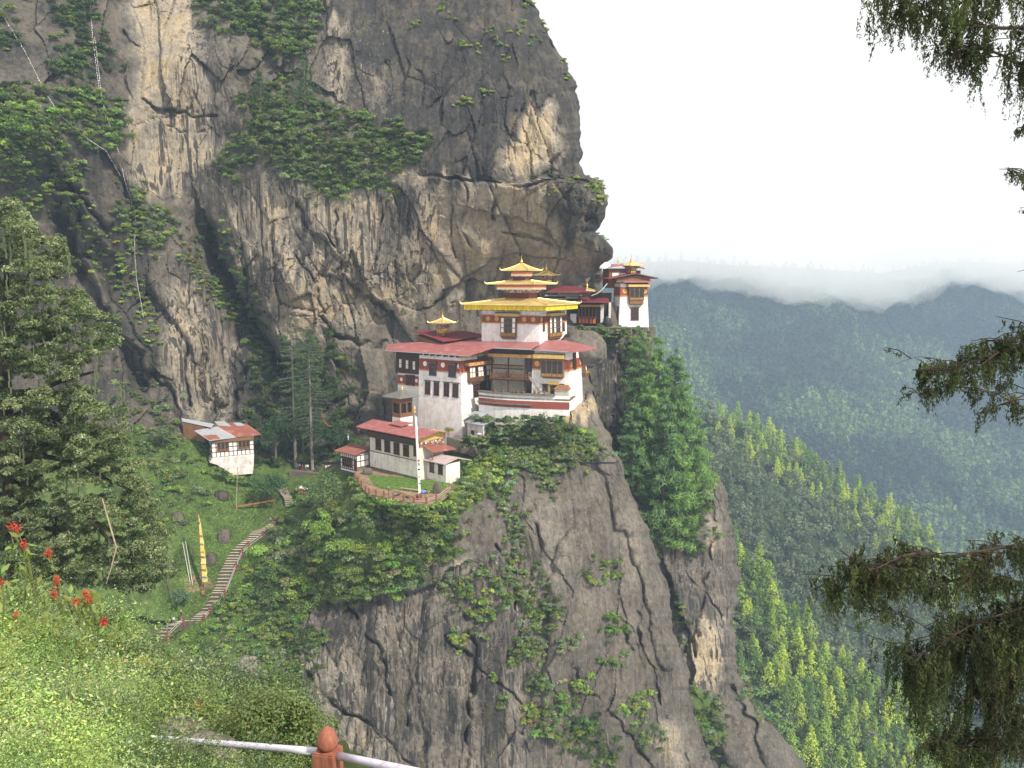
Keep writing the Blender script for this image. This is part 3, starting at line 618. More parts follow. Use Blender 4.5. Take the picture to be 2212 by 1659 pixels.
def band_material(name, cols, scale):
    """painted border of small lozenges"""
    k = NT(name); v = k.n('ShaderNodeTexVoronoi'); v.inputs['Scale'].default_value = scale; v.inputs['Randomness'].default_value = 0.15
    k.l(k.obj(), v.inputs['Vector']); s = k.n('ShaderNodeSeparateColor'); k.l(v.outputs['Color'], s.inputs[0])
    k.fin(k.ramp(s.outputs[0], [(i / len(cols), q) for i, q in enumerate(cols)]), 0.65, 0.3)
band_material('painted_border', [(0.42, 0.10, 0.04), (0.55, 0.40, 0.12), (0.30, 0.05, 0.04), (0.50, 0.28, 0.10)], 5.5)
band_material('painted_cornice', [(0.05, 0.02, 0.015), (0.62, 0.58, 0.52), (0.12, 0.04, 0.025), (0.30, 0.12, 0.06)], 3.4)

def slide(P, d, u):
    """point on the line P + s d that shows at picture column u"""
    P = np.array(P, float); d = np.array(d, float); k = (u - 1106) / FL
    return (k * (P[1] * CP - P[2] * SP) - P[0]) / (d[0] - k * (d[1] * CP - d[2] * SP))
def zat(P, v):
    m = (829.5 - v) / FL; return P[1] * (m * CP - SP) / (CP + m * SP)
def rect(f, k, x0, y0, x1, y1):
    xa, xb = f.at(c(k, x0, (y0 + y1) / 2))[0], f.at(c(k, x1, (y0 + y1) / 2))[0]; xm = (x0 + x1) / 2
    return min(xa, xb), max(xa, xb), f.at(c(k, xm, y1))[1], f.at(c(k, xm, y0))[1]

def window(f, r, parent, frame='maroon_timber', cols=2, rows=3, lintel=0.25, dots=True, name='window'):
    x0, x1, z0, z1 = r; w_ = x1 - x0; b = min(0.16, w_ * .16); m = MB()
    m.wbox(f, x0, x0 + b, z0, z1, -.05, .10).wbox(f, x1 - b, x1, z0, z1, -.05, .10)
    m.wbox(f, x0 + b, x1 - b, z1 - b, z1, -.05, .098).wbox(f, x0 - .1, x1 + .1, z0 - .12, z0, -.05, .16)
    for i in range(1, cols): xx = x0 + b + (w_ - 2 * b) * i / cols; m.wbox(f, xx - .035, xx + .035, z0, z1 - b, -.03, .07)
    for j in range(1, rows): zz = z0 + (z1 - b - z0) * j / rows; m.wbox(f, x0 + b, x1 - b, zz - .035, zz + .035, -.03, .066)
    o = m.build(name, frame, parent)
    MB().wbox(f, x0 + b * .5, x1 - b * .5, z0 + .01, z1 - b * .5, -.04, .03).build('pane', 'dark_glass', o)
    if lintel:
        q = MB().wbox(f, x0 - .12, x1 + .12, z1 + .003, z1 + .12, -.05, .22).wbox(f, x0 - lintel, x1 + lintel, z1 + .123, z1 + .25, -.05, .36)
        q.build('lintel', 'dark_timber', o)
        if dots:
            q = MB(); n = max(3, int(w_ / .28))
            for i in range(n): xx = x0 - .08 + (w_ + .16) * (i + .5) / n; q.wbox(f, xx - .06, xx + .06, z1 + .02, z1 + .11, .2, .27)
            q.build('dentil_trim', 'white_paint', o)
    return o

def bay(f, r, parent, cols='wddw', rows=3, deep=0.7, wood='brown_timber', canopy=None, foot=0.16, name='bay_window', light='white_paint', gold=True):
    """projecting timber window: r = (x0, x1, z0, z1); cols: w pale panel, d dark arched opening"""
    x0, x1, z0, z1 = r; H = z1 - z0; W_ = x1 - x0; m = MB(); zf = z0 + foot * H
    m.wbox(f, x0, x1, zf, z1, -.2, deep)
    m.wbox(f, x0 - .06, x1 + .06, zf - .12, zf - .003, -.2, deep + .06); m.wbox(f, x0 + .12, x1 - .12, z0 + .22, zf - .123, -.2, deep - .1); m.wbox(f, x0 + .35, x1 - .35, z0, z0 + .217, -.2, deep - .3)
    m.wbox(f, x0 - .1, x1 + .1, z1 - .28, z1 - .02, -.2, deep + .1)
    n = len(cols); cw = W_ / n; za = zf + (z1 - zf) * .16; zb = z1 - .32; rh = (zb - za) / rows
    for i in range(n + 1):
        xx = min(max(x0 + cw * i, x0 + .07), x1 - .07); m.wbox(f, xx - .07, xx + .07, zf, z1 - .29, deep, deep + .07)
    for j in range(rows + 1): zz = za + rh * j; m.wbox(f, x0, x1, zz - .05, zz + .05, deep, deep + .055)
    o = m.build(name, wood, parent); dk = MB(); wh = MB()
    for i, ch in enumerate(cols):
        for j in range(rows):
            xa, xb = x0 + cw * i + .12, x0 + cw * (i + 1) - .12; z_, zz = za + rh * j + .09, za + rh * (j + 1) - .09
            if ch == 'w': wh.wbox(f, xa, xb, z_, zz, deep, deep + .03)
            else:
                pts = [(xa, z_), (xb, z_)] + [((xa + xb) / 2 + (xb - xa) / 2 * math.cos(q), zz - (xb - xa) * .45 + (xb - xa) * .45 * math.sin(q)) for q in np.linspace(0, math.pi, 7)]
                dk.wpoly(f, pts, deep, deep + .028)
    if dk.v: dk.build('dark_glazing', 'dark_glass', o)
    if wh.v: wh.build('pale_glazing', light, o)
    q = MB(); nb = max(4, int(W_ / .3))                            # balusters along the foot, corbel dots
    for i in range(nb): xx = x0 + W_ * (i + .5) / nb; q.wbox(f, xx - .05, xx + .05, zf + .04, za - .07, deep, deep + .06)
    q.build('baluster_lattice', 'gold_paint' if gold else 'maroon_timber', o)
    if canopy:
        xa, xb, ca, cb = canopy; MB().wbox(f, xa, xb, ca, cb, -.2, deep + .55).build('canopy', 'yellow_board', o)
        q = MB(); nb = int((xb - xa) / .35)
        for i in range(nb): xx = xa + (xb - xa) * (i + .5) / nb; q.wbox(f, xx - .07, xx + .07, cb + .002, cb + .14, -.2, deep + .62)
        q.build('dentil_trim', 'dark_timber', o)
    return o

def band(f, x0, x1, z0, z1, parent, discs=(), rad=.55, disc='gold_paint', out=.05, trim=True, endcap=0.0):
    o = MB().wbox(f, x0, x1, z0, z1, -.1, out).build('frieze', 'red_ochre', parent)
    if trim:
        MB().wbox(f, x0, x1, z0 - .30, z0 - .003, -.1, out + .05).build('trim', 'painted_border', o)
    for (x, z) in discs: MB().wdisc(f, x, z, rad, out, out + .06).build('disc', disc, o)
    return o

def finial(p, h, parent, name='finial', mat='gold_metal'):
    q = [(.22, 0), (.22, .04), (.12, .06), (.10, .13), (.20, .16), (.23, .22), (.20, .30), (.11, .36), (.13, .38), (.08, .46), (.05, .56), (.065, .58), (.04, .66), (.05, .68), (.03, .78), (.045, .81), (.015, .9), (.004, 1.0)]
    return MB().lathe(p, [(r_ * h * .78, z * h) for r_, z in q], 14).build(name, mat, parent, smooth=True)

def hip(F, s0, s1, t0, t1, ze, ztop, i0, i1, j0, j1, parent, mat, thick=.22, name='roof', flare=.0, seams=0, tip=0.0):
    """hipped roof: eave rectangle at ze, top rectangle i0..i1, j0..j1 at ztop; flare bends the slope (flat eaves, steeper top)"""
    rows = []; n = 6
    for k in range(n + 1):
        q = k / n; e = q + flare * (q * q - q)
        L = lambda a, b_: a + (b_ - a) * q
        z = ze + (ztop - ze) * e
        rows.append([F.p(L(s0, i0), L(t0, j0), z), F.p(L(s1, i1), L(t0, j0), z), F.p(L(s1, i1), L(t1, j1), z), F.p(L(s0, i0), L(t1, j1), z)])
    m = MB(); V = [p for r_ in rows for p in r_] + [p - np.array((0, 0, thick)) for p in rows[0]]
    fs = []
    for k in range(n):
        for a in range(4): fs.append((4 * k + a, 4 * k + (a + 1) % 4, 4 * k + 4 + (a + 1) % 4, 4 * k + 4 + a))
    b0 = 4 * (n + 1); fs += [tuple(4 * n + a for a in range(4)), tuple(b0 + a for a in (3, 2, 1, 0))] + [(a, b0 + a, b0 + (a + 1) % 4, (a + 1) % 4) for a in range(4)]
    m.add(V, fs); o = m.build(name, mat, parent)
    if seams:                                                      # rolled ridges on hips, ornaments on the corners
        q = MB()
        for a in range(4): q.tube([rows[k][a] + np.array((0, 0, .06)) for k in range(n + 1)], .11, 6)
        for a in range(4):
            p = rows[0][a]; d = p - (rows[0][0] + rows[0][2]) / 2; d = d / np.linalg.norm(d)
            q.tube([p - d * .2, p + d * .25 + np.array((0, 0, .12)), p + d * .38 + np.array((0, 0, .30 + tip)), p + d * .30 + np.array((0, 0, .55 + tip))], [.13, .13, .10, .04], 6)
        q.build('hip_ridge', mat, o)
    return o
# ================================================================== THE MAIN HALL (white block, red roof, balcony, right wing)
Hc = at(*c('r1', 838, 1255), 172.0)
hall = thing('monastery_hall', 'tall white monastery block with balcony and wide red tin roof on the cliff edge', 'monastery', Hc)
H = Frame(Hc, 35, 0.045)
s1 = H.L.at(c('h', 683, 1250))[0]; t1 = 6.5
ztop = H.L.at(c('h', 1450, 925))[1] + .3
def battered(F, sa, ta, z0, z1, name, mat, parent):
    q, q0 = F.bat * z1, F.bat * z0
    lo = [F.p(q0, q0, z0), F.p(sa, q0, z0), F.p(sa, ta, z0), F.p(q0, ta, z0)]; hi = [F.p(q, q, z1), F.p(sa, q, z1), F.p(sa, ta, z1), F.p(q, ta, z1)]
    return MB().hexa(lo + hi).build(name, mat, parent)
hw = battered(H, s1, t1, -4, ztop, 'block_wall', 'whitewash', hall)
# frieze with white discs on the front, frieze on the right side
zb0 = H.L.at(c('h', 1460, 1200))[1]; zb1 = H.L.at(c('h', 1460, 1010))[1]
dz = [H.L.at(c('h', *p)) for p in ((790, 1075), (1093, 1103), (1375, 1112))]
zc = (zb0 + zb1) / 2
band(H.L, 0, s1, zb0, zb1, hall, [(p[0], zc + .05) for p in dz], .56, 'white_paint')
band(H.R, 0.06, t1, zb0, zb1, hall, [], trim=True)
for r_ in ((868, 1035, 985, 1245), (1196, 1060, 1318, 1275)):
    window(H.L.shift(.16), rect(H.L, 'h', r_[0], r_[1], r_[2], r_[3]), hall, 'maroon_timber', 2, 3)
for r_ in ((790, 1350, 880, 1568), (938, 1362, 1030, 1585), (1108, 1378, 1202, 1603), (1258, 1392, 1360, 1620)):
    window(H.L, rect(H.L, 'h', *r_), hall, 'maroon_timber', 2, 4)
Rb = rect(H.R, 'h', 1500, 1062, 1880, 1355)
Rc = rect(H.R, 'h', 1440, 990, 1960, 1055)
bay(H.R, (Rb[0], Rb[1], Rb[2], Rb[3]), hall, 'wwdwwdww', 2, .8, 'brown_timber', None, .18, gold=False)
MB().wbox(H.R, Rb[0] - .9, Rb[1] + .4, Rb[3] + .05, Rb[3] + .75, -.2, 1.5).build('canopy', 'painted_border', hall)
window(H.R, rect(H.R, 'h', 1605, 1390, 1715, 1610), hall, 'maroon_timber', 2, 4)
# set-back left wing
HL = H.moved(s1 - .1, 1.5, 0, 0.03)
s2 = HL.L.at(c('h', 322, 1400))[0]
battered(HL, s2, 6, -2, ztop - .2, 'wing_wall', 'whitewash', hall)
r_ = rect(HL.L, 'h', 330, 895, 690, 1195)
tw = MB().wbox(HL.L, 0, s2 + .2, r_[2] + .1, ztop - .3, -.1, .45).wbox(HL.L, -.02, s2 + .3, r_[2] - .25, r_[2] + .097, -.1, .55).build('timber_storey', 'dark_timber', hall)
for xa in (350, 464, 582):
    q = rect(HL.L.shift(.45), 'h', xa, 975 + (xa - 350) * .16, xa + 36, 1115 + (xa - 350) * .16); f = HL.L.shift(.45)
    o = MB().wbox(f, q[0] - .1, q[1] + .1, q[2] - .1, q[3] + .1, -.05, .05).build('window', 'brown_timber', tw)
    mm = MB(); zz = (q[2] + q[3]) / 2; xx = (q[0] + q[1]) / 2
    for a0, a1 in ((q[0], xx - .04), (xx + .04, q[1])):
        for b0, b1 in ((q[2], zz - .05), (zz + .05, q[3])): mm.wbox(f, a0, a1, b0, b1, .05, .07)
    mm.build('pane', 'white_paint', o)
q = rect(HL.L, 'h', 330, 1240, 680, 1400)
band(HL.L, 0, s2, q[2], q[3] - .2, hall, [(HL.L.at(c('h', *p))[0], (q[2] + q[3]) / 2 - .1) for p in ((388, 1283), (520, 1318), (645, 1340))], .42, 'white_paint', trim=True)
for p in ((470, 1250, 545, 1400), (560, 1265, 610, 1420)):
    q_ = rect(HL.L, 'h', *p); window(HL.L.shift(.12), (q_[0], q_[1], q[2] - .05, q[3] - .25), hall, 'maroon_timber', 2, 2, 0.12, False)
# ---- big red roof: one plane falling towards the front-left
eaveF = H.L.shift(1.5)
e1 = eaveF.pt(*eaveF.at(c('h', 1525, 912))); zE = e1[2]
e0 = e1 + H.a * slide(e1, H.a, c('h', 100, 792)[0])
PLA = plane3(e0, e1, 10.5, H.b)
def rp(pl, k, x, y): return on_plane(pl, c(k, x, y))
outA = [e0, e1, rp(PLA, 'w', 283, 237), rp(PLA, 'w', 880, 262), rp(PLA, 'w', 1015, 178), rp(PLA, 'w', 1000, 120), rp(PLA, 'w', 100, 95), rp(PLA, 'h', 1735, 628), rp(PLA, 'h', 1200, 655), rp(PLA, 'h', 420, 695), rp(PLA, 'h', 160, 718)]
ro = MB().slab(outA, .14).build('roof', 'red_tin', hall)
sm = MB(); n_ = 26                                                  # standing seams of the sheets
for i in range(1, n_):
    p = e0 + (e1 - e0) * i / n_; up = H.b * 1.0 + np.array((0, 0, math.tan(R(10.5))))
    sm.tube([p + np.array((0, 0, .02)), p + up * 7.0 + np.array((0, 0, .02))], .03, 4)
sm.build('seam', 'red_tin', ro)
MB().tube([e0 + np.array((0, 0, -.14)), e1 + np.array((0, 0, -.14))], .09, 6).build('gutter', 'grey_tin', ro)
pB0, pB1 = rp(PLA, 'w', 283, 237), rp(PLA, 'w', 880, 262)
MB().tube([pB0 + np.array((0, 0, -.1)), pB1 + np.array((0, 0, -.1))], .12, 6).build('gutter', 'grey_tin', ro)
# shaded eave box and rafters under the roof
for i in range(7):
    x = s1 * (i + .5) / 7; MB().wbox(H.L, x - .14, x + .14, ztop - .55, ztop - .12, -.1, 1.35).build('rafter', 'dark_timber', hall)
# yellow gable over the side window
g0 = H.R.at(c('h', 1480, 985)); g1 = H.R.at(c('h', 1865, 945))
gp = [(.1, ztop - .75), (g1[0], ztop - .75), (g1[0], H.R.at(c('h', 1865, 828))[1]), (.1, ztop - .05)]
gb = MB().wpoly(H.R, gp, -.1, .35).build('gable', 'yellow_board', hall)
q = MB()
for i in range(1, 5):
    x = .1 + (g1[0] - .1) * i / 5; q.wbox(H.R, x - .05, x + .05, ztop - .75, ztop - .1 + i * .08, .35, .40)
q.wbox(H.R, .1, g1[0], ztop - .3, ztop - .22, .35, .41); q.build('rail', 'dark_timber', gb)

# ---- right wing
Gc = at(*c('w', 1490, 1035), 169.5)
G = Frame(Gc, 24, 0.03)
sG = G.L.at(c('w', 893, 700))[0]; tG = G.R.at(c('w', 1695, 700))[0]
zG = G.L.at(c('w', 1470, 350))[1]
battered(G, sG, tG, -3.0, zG + .6, 'wing_wall', 'whitewash', hall)
a = rect(G.L, 'w', 1415, 435, 1480, 592)
band(G.L, 0.0, sG, a[2], a[3], hall, [(G.L.at(c('w', 978, 498))[0], (a[2] + a[3]) / 2)], .62)
dd_ = [(G.R.at(c('w', 1520, 515))[0], (a[2] + a[3]) / 2), (G.R.at(c('w', 1665, 480))[0], (a[2] + a[3]) / 2)]
band(G.R, 0.05, tG, a[2], a[3], hall, dd_, .6)
q = rect(G.R, 'w', 1548, 380, 1585, 600); MB().wbox(G.R, q[0], q[1], a[2] - .2, zG + .2, -.1, .3).build('timber_strip', 'maroon_timber', hall)
Rb = rect(G.L, 'w', 1055, 415, 1412, 730)
bay(G.L, Rb, hall, 'dddd', 1, .8, 'brown_timber', (Rb[0] - .2, Rb[1] + 1.6, Rb[3] + .12, Rb[3] + .95), .12)
q = rect(G.R, 'w', 1695, 400, 1785, 690); q = (tG - .3, tG + 2.6, q[2], a[3] + .6)
bay(G.R, q, hall, 'wdw', 2, .9, 'brown_timber', (q[0] - .3, q[1] + .4, q[3] + .1, q[3] + .7), .15)
# door with gilded head on the terrace, two dark windows beside it
q = rect(G.L, 'w', 1190, 830, 1290, 1000); dr = MB().wbox(G.L, q[0] - .3, q[1] + .3, q[2] - .4, q[3] + .1, -.1, .2).wbox(G.L, q[0] - .6, q[1] + .6, q[3] + .103, q[3] + .55, -.1, .5).build('door', 'gold_paint', hall)
MB().wbox(G.L, q[0], q[1], q[2] - .4, q[3] - .1, .2, .22).build('door_leaf', 'dark_timber', dr)
window(G.L, rect(G.L, 'w', 1065, 835, 1145, 930), hall, 'maroon_timber', 2, 2, .3, False)
window(G.L, rect(G.L, 'w', 1320, 835, 1395, 930), hall, 'maroon_timber', 2, 2, .3, False)
# its roof
fE = G.L.shift(1.3); w0 = fE.pt(*fE.at(c('w', 1475, 303))); w1 = w0 + G.a * slide(w0, G.a, c('w', 885, 272)[0])
PLC = plane3(w1, w0, 13, G.b)
outC = [rp(PLC, 'w', 885, 270), rp(PLC, 'w', 1475, 303), rp(PLC, 'w', 1700, 295), rp(PLC, 'w', 1935, 240), rp(PLC, 'w', 1420, 118), rp(PLC, 'w', 1060, 128)]
ro2 = MB().slab([p + np.array((0, 0, .05)) for p in outC], .16).build('roof', 'pink_tin' if 'pink_tin' in MATS else 'red_tin', hall)
MB().tube([p + np.array((0, 0, -.08)) for p in outC[0:2]], .11, 6).build('gutter', 'grey_tin', ro2)
# ---- balcony between block and wing
BF = G.L.shift(.5); BB = G.L.shift(-3.2)
x_l = BF.at(c('w', 215, 700))[0]; x_r = BF.at(c('w', 855, 700))[0]
z_fl = BF.at(c('w', 540, 742))[1]; z_rail = BF.at(c('w', 540, 648))[1]; z_bm0, z_bm1 = BF.at(c('w', 540, 392))[1], BF.at(c('w', 540, 340))[1]
z_tr = BF.at(c('w', 800, 945))[1]
MB().wbox(BB, x_r - 2, x_l + 1, z_tr - 1, z_bm1 + .8, -.3, 0).build('back_wall', 'cream_plaster', hall)
bl = thing_part = MB().wbox(BF, x_r, x_l, z_fl - .35, z_fl, -3.7, 0).build('balcony', 'dark_timber', hall)
rl = MB().wbox(BF, x_r, x_l, z_rail - .12, z_rail, -.12, .06).wbox(BF, x_r, x_l, z_fl, z_fl + .16, -.1, .05).wbox(BF, x_r, x_l, (z_rail + z_fl) / 2 + .1, (z_rail + z_fl) / 2 + .2, -.1, .04)
for i in range(19):
    x = x_r + (x_l - x_r) * (i + .5) / 19; rl.wbox(BF, x - .14, x + .14, z_fl + .2, z_rail - .14, -.08, 0)
for fr in (.02, .2, .4, .58, .82, .98):
    x = x_r + (x_l - x_r) * fr; rl.wbox(BF, x - .1, x + .1, z_fl, z_rail + .45, -.14, .08)
rl.build('railing', 'brown_timber', bl)
MB().wbox(BF, x_r - .8, x_l + .3, z_bm0, z_bm1, -.3, .35).build('beam', 'painted_border', hall)
MB().wbox(BF, x_r - .8, x_l + .3, z_bm1 + .003, z_bm1 + 1.2, -3, -.2).build('ceiling', 'dark_timber', hall)
for x_, w_, mt in ((505, .11, 'maroon_timber'), (782, .22, 'dark_timber'), (240, .15, 'dark_timber')):
    x = BF.at(c('w', x_, 600))[0]; MB().wbox(BF, x - w_, x + w_, z_tr - 1, z_bm0 - .003, -.5, -.15).build('post', mt, hall)
q = rect(BB, 'w', 260, 525, 745, 565); lat = MB()
for i in range(24):
    x = q[0] + (q[1] - q[0]) * (i + .5) / 24; lat.wbox(BB, x - .07, x + .07, q[2], q[3], .02, .12)
fr_ = MB().wbox(BB, q[0] - .2, q[1] + .2, q[3] + .02, q[3] + .2, 0, .15).wbox(BB, q[0] - .2, q[1] + .2, q[2] - .2, q[2] - .02, 0, .15).build('lattice', 'dark_timber', hall); lat.build('lattice_slat', 'gold_paint', fr_)
q = rect(BB.shift(1.5), 'w', 800, 425, 890, 760); MB().wbox(BB.shift(1.5), q[0], q[1], z_tr - 1, z_bm1, -2, 0).build('doorway', 'dark_glass', hall)
# stair from the balcony to the terrace
f = G.L.shift(1.3); pa, pb = f.at(c('w', 872, 690)), f.at(c('w', 1035, 935)); st = MB()
for d0 in (0, .8):
    st.wpoly(f, [(pa[0], pa[1]), (pa[0], pa[1] - .35), (pb[0], pb[1] - .35), (pb[0], pb[1])], d0, d0 + .1)
    st.wpoly(f, [(pa[0], pa[1] + .95), (pa[0], pa[1] + .86), (pb[0], pb[1] + .86), (pb[0], pb[1] + .95)], d0, d0 + .07)
for i in range(14):
    q = (i + .5) / 14; x = pa[0] + (pb[0] - pa[0]) * q; z = pa[1] + (pb[1] - pa[1]) * q - .15; st.wbox(f, x - .16, x + .16, z - .03, z + .03, .1, .8)
st.build('stair', 'grey_timber', hall)

# ================================================================== TERRACE WALL
zt = at(*c('w', 1260, 990), 167.3)[2]
tp = [atz(*c('w', x, y), zt) for x, y in ((40, 922), (150, 934), (300, 948), (500, 961), (700, 971), (900, 979), (1080, 985), (1260, 990), (1400, 994), (1490, 997))]
terr = thing('terrace_wall', 'curved white terrace wall with red band and slate coping below the balcony', 'wall', tp[4] + np.array((0, 0, -5)))
def ribbon(pts, z0, z1, d0, d1, name, mat, parent):
    m = MB(); P_ = [np.array(p) for p in pts]; nn = []
    for i, p in enumerate(P_):
        t_ = P_[min(i + 1, len(P_) - 1)] - P_[max(i - 1, 0)]; n_ = np.array((t_[1], -t_[0], 0)); nn.append(n_ / np.linalg.norm(n_))
    V = []
    for p, n_ in zip(P_, nn): V += [p + n_ * d0 + (0, 0, z0), p + n_ * d1 + (0, 0, z0), p + n_ * d1 + (0, 0, z1), p + n_ * d0 + (0, 0, z1)]
    fs = [(0, 1, 2, 3), tuple(4 * (len(P_) - 1) + k for k in (3, 2, 1, 0))]
    for i in range(len(P_) - 1):
        for k in range(4): fs.append((4 * i + k, 4 * i + (k + 1) % 4, 4 * i + 4 + (k + 1) % 4, 4 * i + 4 + k))
    return m.add(V, fs).build(name, mat, parent)
ribbon(tp[7:], -4.4, -.35, -.8, -.003, 'wall', 'whitewash', terr); ribbon(tp[:8], -9.5, -.35, -.8, 0, 'wall', 'whitewash', terr)
ribbon(tp, -3.05, -1.55, -.5, .10, 'red_band', 'red_ochre', terr)
ribbon(tp[:6], -2.45, -2.2, -.5, .55, 'ledge', 'slate', terr)
ribbon(tp[:8], -.346, 0, -.9, .4, 'coping', 'slate', terr)
fl = [p + np.array((0, 0, -.9)) for p in tp]
MB().slab(fl + [G.p(-.0, 4, 0) * np.array((1, 1, 0)) + (0, 0, fl[0][2]), G.p(sG + 5, 4, 0) * np.array((1, 1, 0)) + (0, 0, fl[0][2])], .4).build('paving', 'brown_stone', terr)
# tiled pier at the right end of the wall
PF = G.L.shift(.9); q = rect(PF, 'w', 1255, 905, 1480, 1020)
pier = thing('gate_pier', 'short cream wall pier capped with orange tiles at the end of the terrace', 'pier', PF.pt((q[0] + q[1]) / 2, q[2]))
MB().wbox(PF, q[0], q[1], q[2] - 3, q[3], -.8, 0).build('wall', 'cream_plaster', pier)
MB().add([PF.pt(q[0] - .2, q[3] + .003, .3), PF.pt(q[1] + .2, q[3] + .003, .3), PF.pt(q[1] + .2, q[3] + .003, -1.1), PF.pt(q[0] - .2, q[3] + .003, -1.1), PF.pt(q[0] + .2, q[3] + .9, -.5), PF.pt(q[1] - .6, q[3] + .9, -.5)],
         [(0, 1, 5, 4), (1, 2, 5), (2, 3, 4, 5), (3, 0, 4), (3, 2, 1, 0)]).build('tile_cap', 'clay', pier)
# small shrine hut on the terrace
sc_ = slide(tp[2], (0, 1, 0), c('w', 290, 850)[0]); SH = Frame(atz(*c('w', 280, 905), zt - .9) + np.array((0, 2.5, 0)), 30)
hut = thing('shrine_hut', 'little shrine hut with maroon hipped roof and gold finial on the terrace', 'shrine', SH.o)
hw_ = 1.9; MB().fbox(SH, -.0, hw_, 0, 1.9, 0, 1.75).build('wall', 'whitewash', hut)
MB().wbox(SH.L, .5, 1.4, 0, 1.5, 0, .06).build('door', 'dark_timber', hut)
hip(SH, -.9, hw_ + .9, -.9, 2.8, 1.78, 2.5, hw_ / 2 - .2, hw_ / 2 + .2, .75, 1.15, hut, 'maroon_tin', .12)
finial(SH.p(hw_ / 2, .95, 2.45), 1.5, hut)
# ================================================================== GOLDEN-ROOFED TEMPLE
corner = on_plane(PLA, c('g', 1395, 1516))
temple = thing('golden_temple', 'white temple with three gilded tiered roofs and yellow cloth fringe above the red roof', 'temple', corner)
T = Frame(corner, 28, 0.03)
sT = T.L.at(c('g', 432, 1350))[0]; tT = T.R.at(c('g', 1845, 1250))[0]
zT = T.L.at(c('g', 1395, 975))[1]
battered(T, sT, tT, -2.5, zT + .8, 'wall', 'whitewash', temple)
a0, a1 = T.L.at(c('g', 1390, 1203))[1], T.L.at(c('g', 1390, 1090))[1]; zm = (a0 + a1) / 2
band(T.L, 0, sT, a0, a1, temple, [(T.L.at(c('g', x, 1140))[0], zm + .03) for x in (540, 685, 1140, 1290)], .53)
band(T.R, 0.05, tT, a0, a1, temple, [(T.R.at(c('g', 1421, 1145))[0], zm + .03)], .53)
MB().wbox(T.L, -.05, sT + .05, a1 + .003, a1 + .22, -.1, .12).build('trim', 'painted_border', temple)
q = rect(T.L, 'g', 765, 1100, 1018, 1468); cz = (T.L.at(c('g', 880, 1095))[1] + .15, T.L.at(c('g', 880, 1046))[1] + .15)
bay(T.L, (q[0], q[1], q[2], cz[0] - .02), temple, 'wddw', 3, .6, 'brown_timber', (T.L.at(c('g', 1080, 1080))[0], T.L.at(c('g', 680, 1080))[0], cz[0], cz[1]), .14)
q = rect(T.R, 'g', 1525, 1105, 1730, 1468)
bay(T.R, (q[0], q[1], q[2], cz[0] - .02), temple, 'wdwddw', 3, .6, 'brown_timber', (q[0] - .4, q[1] + .7, cz[0], cz[1]), .14)
q = rect(T.R, 'g', 1442, 1110, 1474, 1338); MB().wbox(T.R, q[0], q[1], q[2], a1, -.1, .16).build('timber_strip', 'maroon_timber', temple)
window(T.R, rect(T.R, 'g', 1762, 1130, 1808, 1325), temple, 'brown_timber', 2, 3, .2, False)
# dark soffit under the golden roof
MB().fbox(T, -.3, sT + .3, -.3, tT + .3, zT - .35, zT + .9).build('cornice', 'maroon_timber', temple)
# eaves: solve the overhangs from where the tips show
nr = slide(T.p(0, 0), -(T.a + T.b), c('g', 1540, 890)[0]); nr = min(abs(nr), 3.2)
base = T.p(-nr, -nr); ze = zat(base, c('g', 1540, 897)[1]) - T.o[2]
oL = slide(T.p(0, -nr), T.a, c('g', 100, 870)[0]); oR = slide(T.p(-nr, 0), T.b, c('g', 2058, 885)[0]); oR = min(oR, tT + 4.5)
cx, cy = (oL - nr) / 2, (oR - nr) / 2                                  # common axis of the tiers
axis = T.p(cx, cy)
def zv(k, x, y): return zat(axis, c(k, x, y)[1]) - T.o[2]
b1 = 2.9
def tier(A, B): return cx - A / 2, cx + A / 2, cy - B / 2, cy + B / 2
# tier sizes from the picture widths
px_ = mpp(axis[1]) * .553 / 4.2538; ca, sa_ = math.cos(R(28)), math.sin(R(28))
A2, B2 = 375 * px_ / ca, 145 * px_ / sa_; A2f, B2f = 575 * px_ / ca, 240 * px_ / sa_
r_ = tier(A2 + .2, B2 + .2)
z2b = zv('g', 1100, 790)
hip(T, -nr, oL, -nr, oR, ze, z2b + .05, *r_[:2], *r_[2:], temple, 'gilt_copper', .2, 'golden_roof', .25, 1, .1)
fr = MB()                                                             # yellow cloth, gathered
zf1, zf0 = ze - .20, ze - .22 - 78 * px_; ins = .4
def fringe(m, p0, p1, z1_, z0_, n):
    p0, p1 = np.array(p0), np.array(p1); d = p1 - p0; nn = np.array((d[1], -d[0], 0)); nn /= np.linalg.norm(nn); b = len(m.v); 
    for i in range(n + 1):
        q = p0 + d * i / n; wv = .09 * math.sin(i * 2.1) + .05 * math.sin(i * .7)
        m.v += [tuple(q + np.array((0, 0, z1_))), tuple(q + nn * wv + np.array((0, 0, z0_ + .05 * math.sin(i * 1.3)))), tuple(q + nn * (wv + .03) + np.array((0, 0, z0_ + .05 * math.sin(i * 1.3)))), tuple(q + nn * .03 + np.array((0, 0, z1_)))]
    for i in range(n):
        for k in range(4): m.f.append((b + 4 * i + k, b + 4 * i + (k + 1) % 4, b + 4 * i + 4 + (k + 1) % 4, b + 4 * i + 4 + k))
cs = [T.p(oL - ins, -nr + ins), T.p(-nr + ins, -nr + ins), T.p(-nr + ins, oR - ins), T.p(oL - ins, oR - ins)]
for i in range(4): fringe(fr, cs[i], cs[(i + 1) % 4], zf1, zf0, 70)
fr.build('cloth_fringe', 'yellow_cloth', temple)
MB().fbox(T, -nr + ins + .1, oL - ins - .1, -nr + ins + .1, oR - ins - .1, ze - .6, ze - .22).build('soffit', 'maroon_timber', temple)
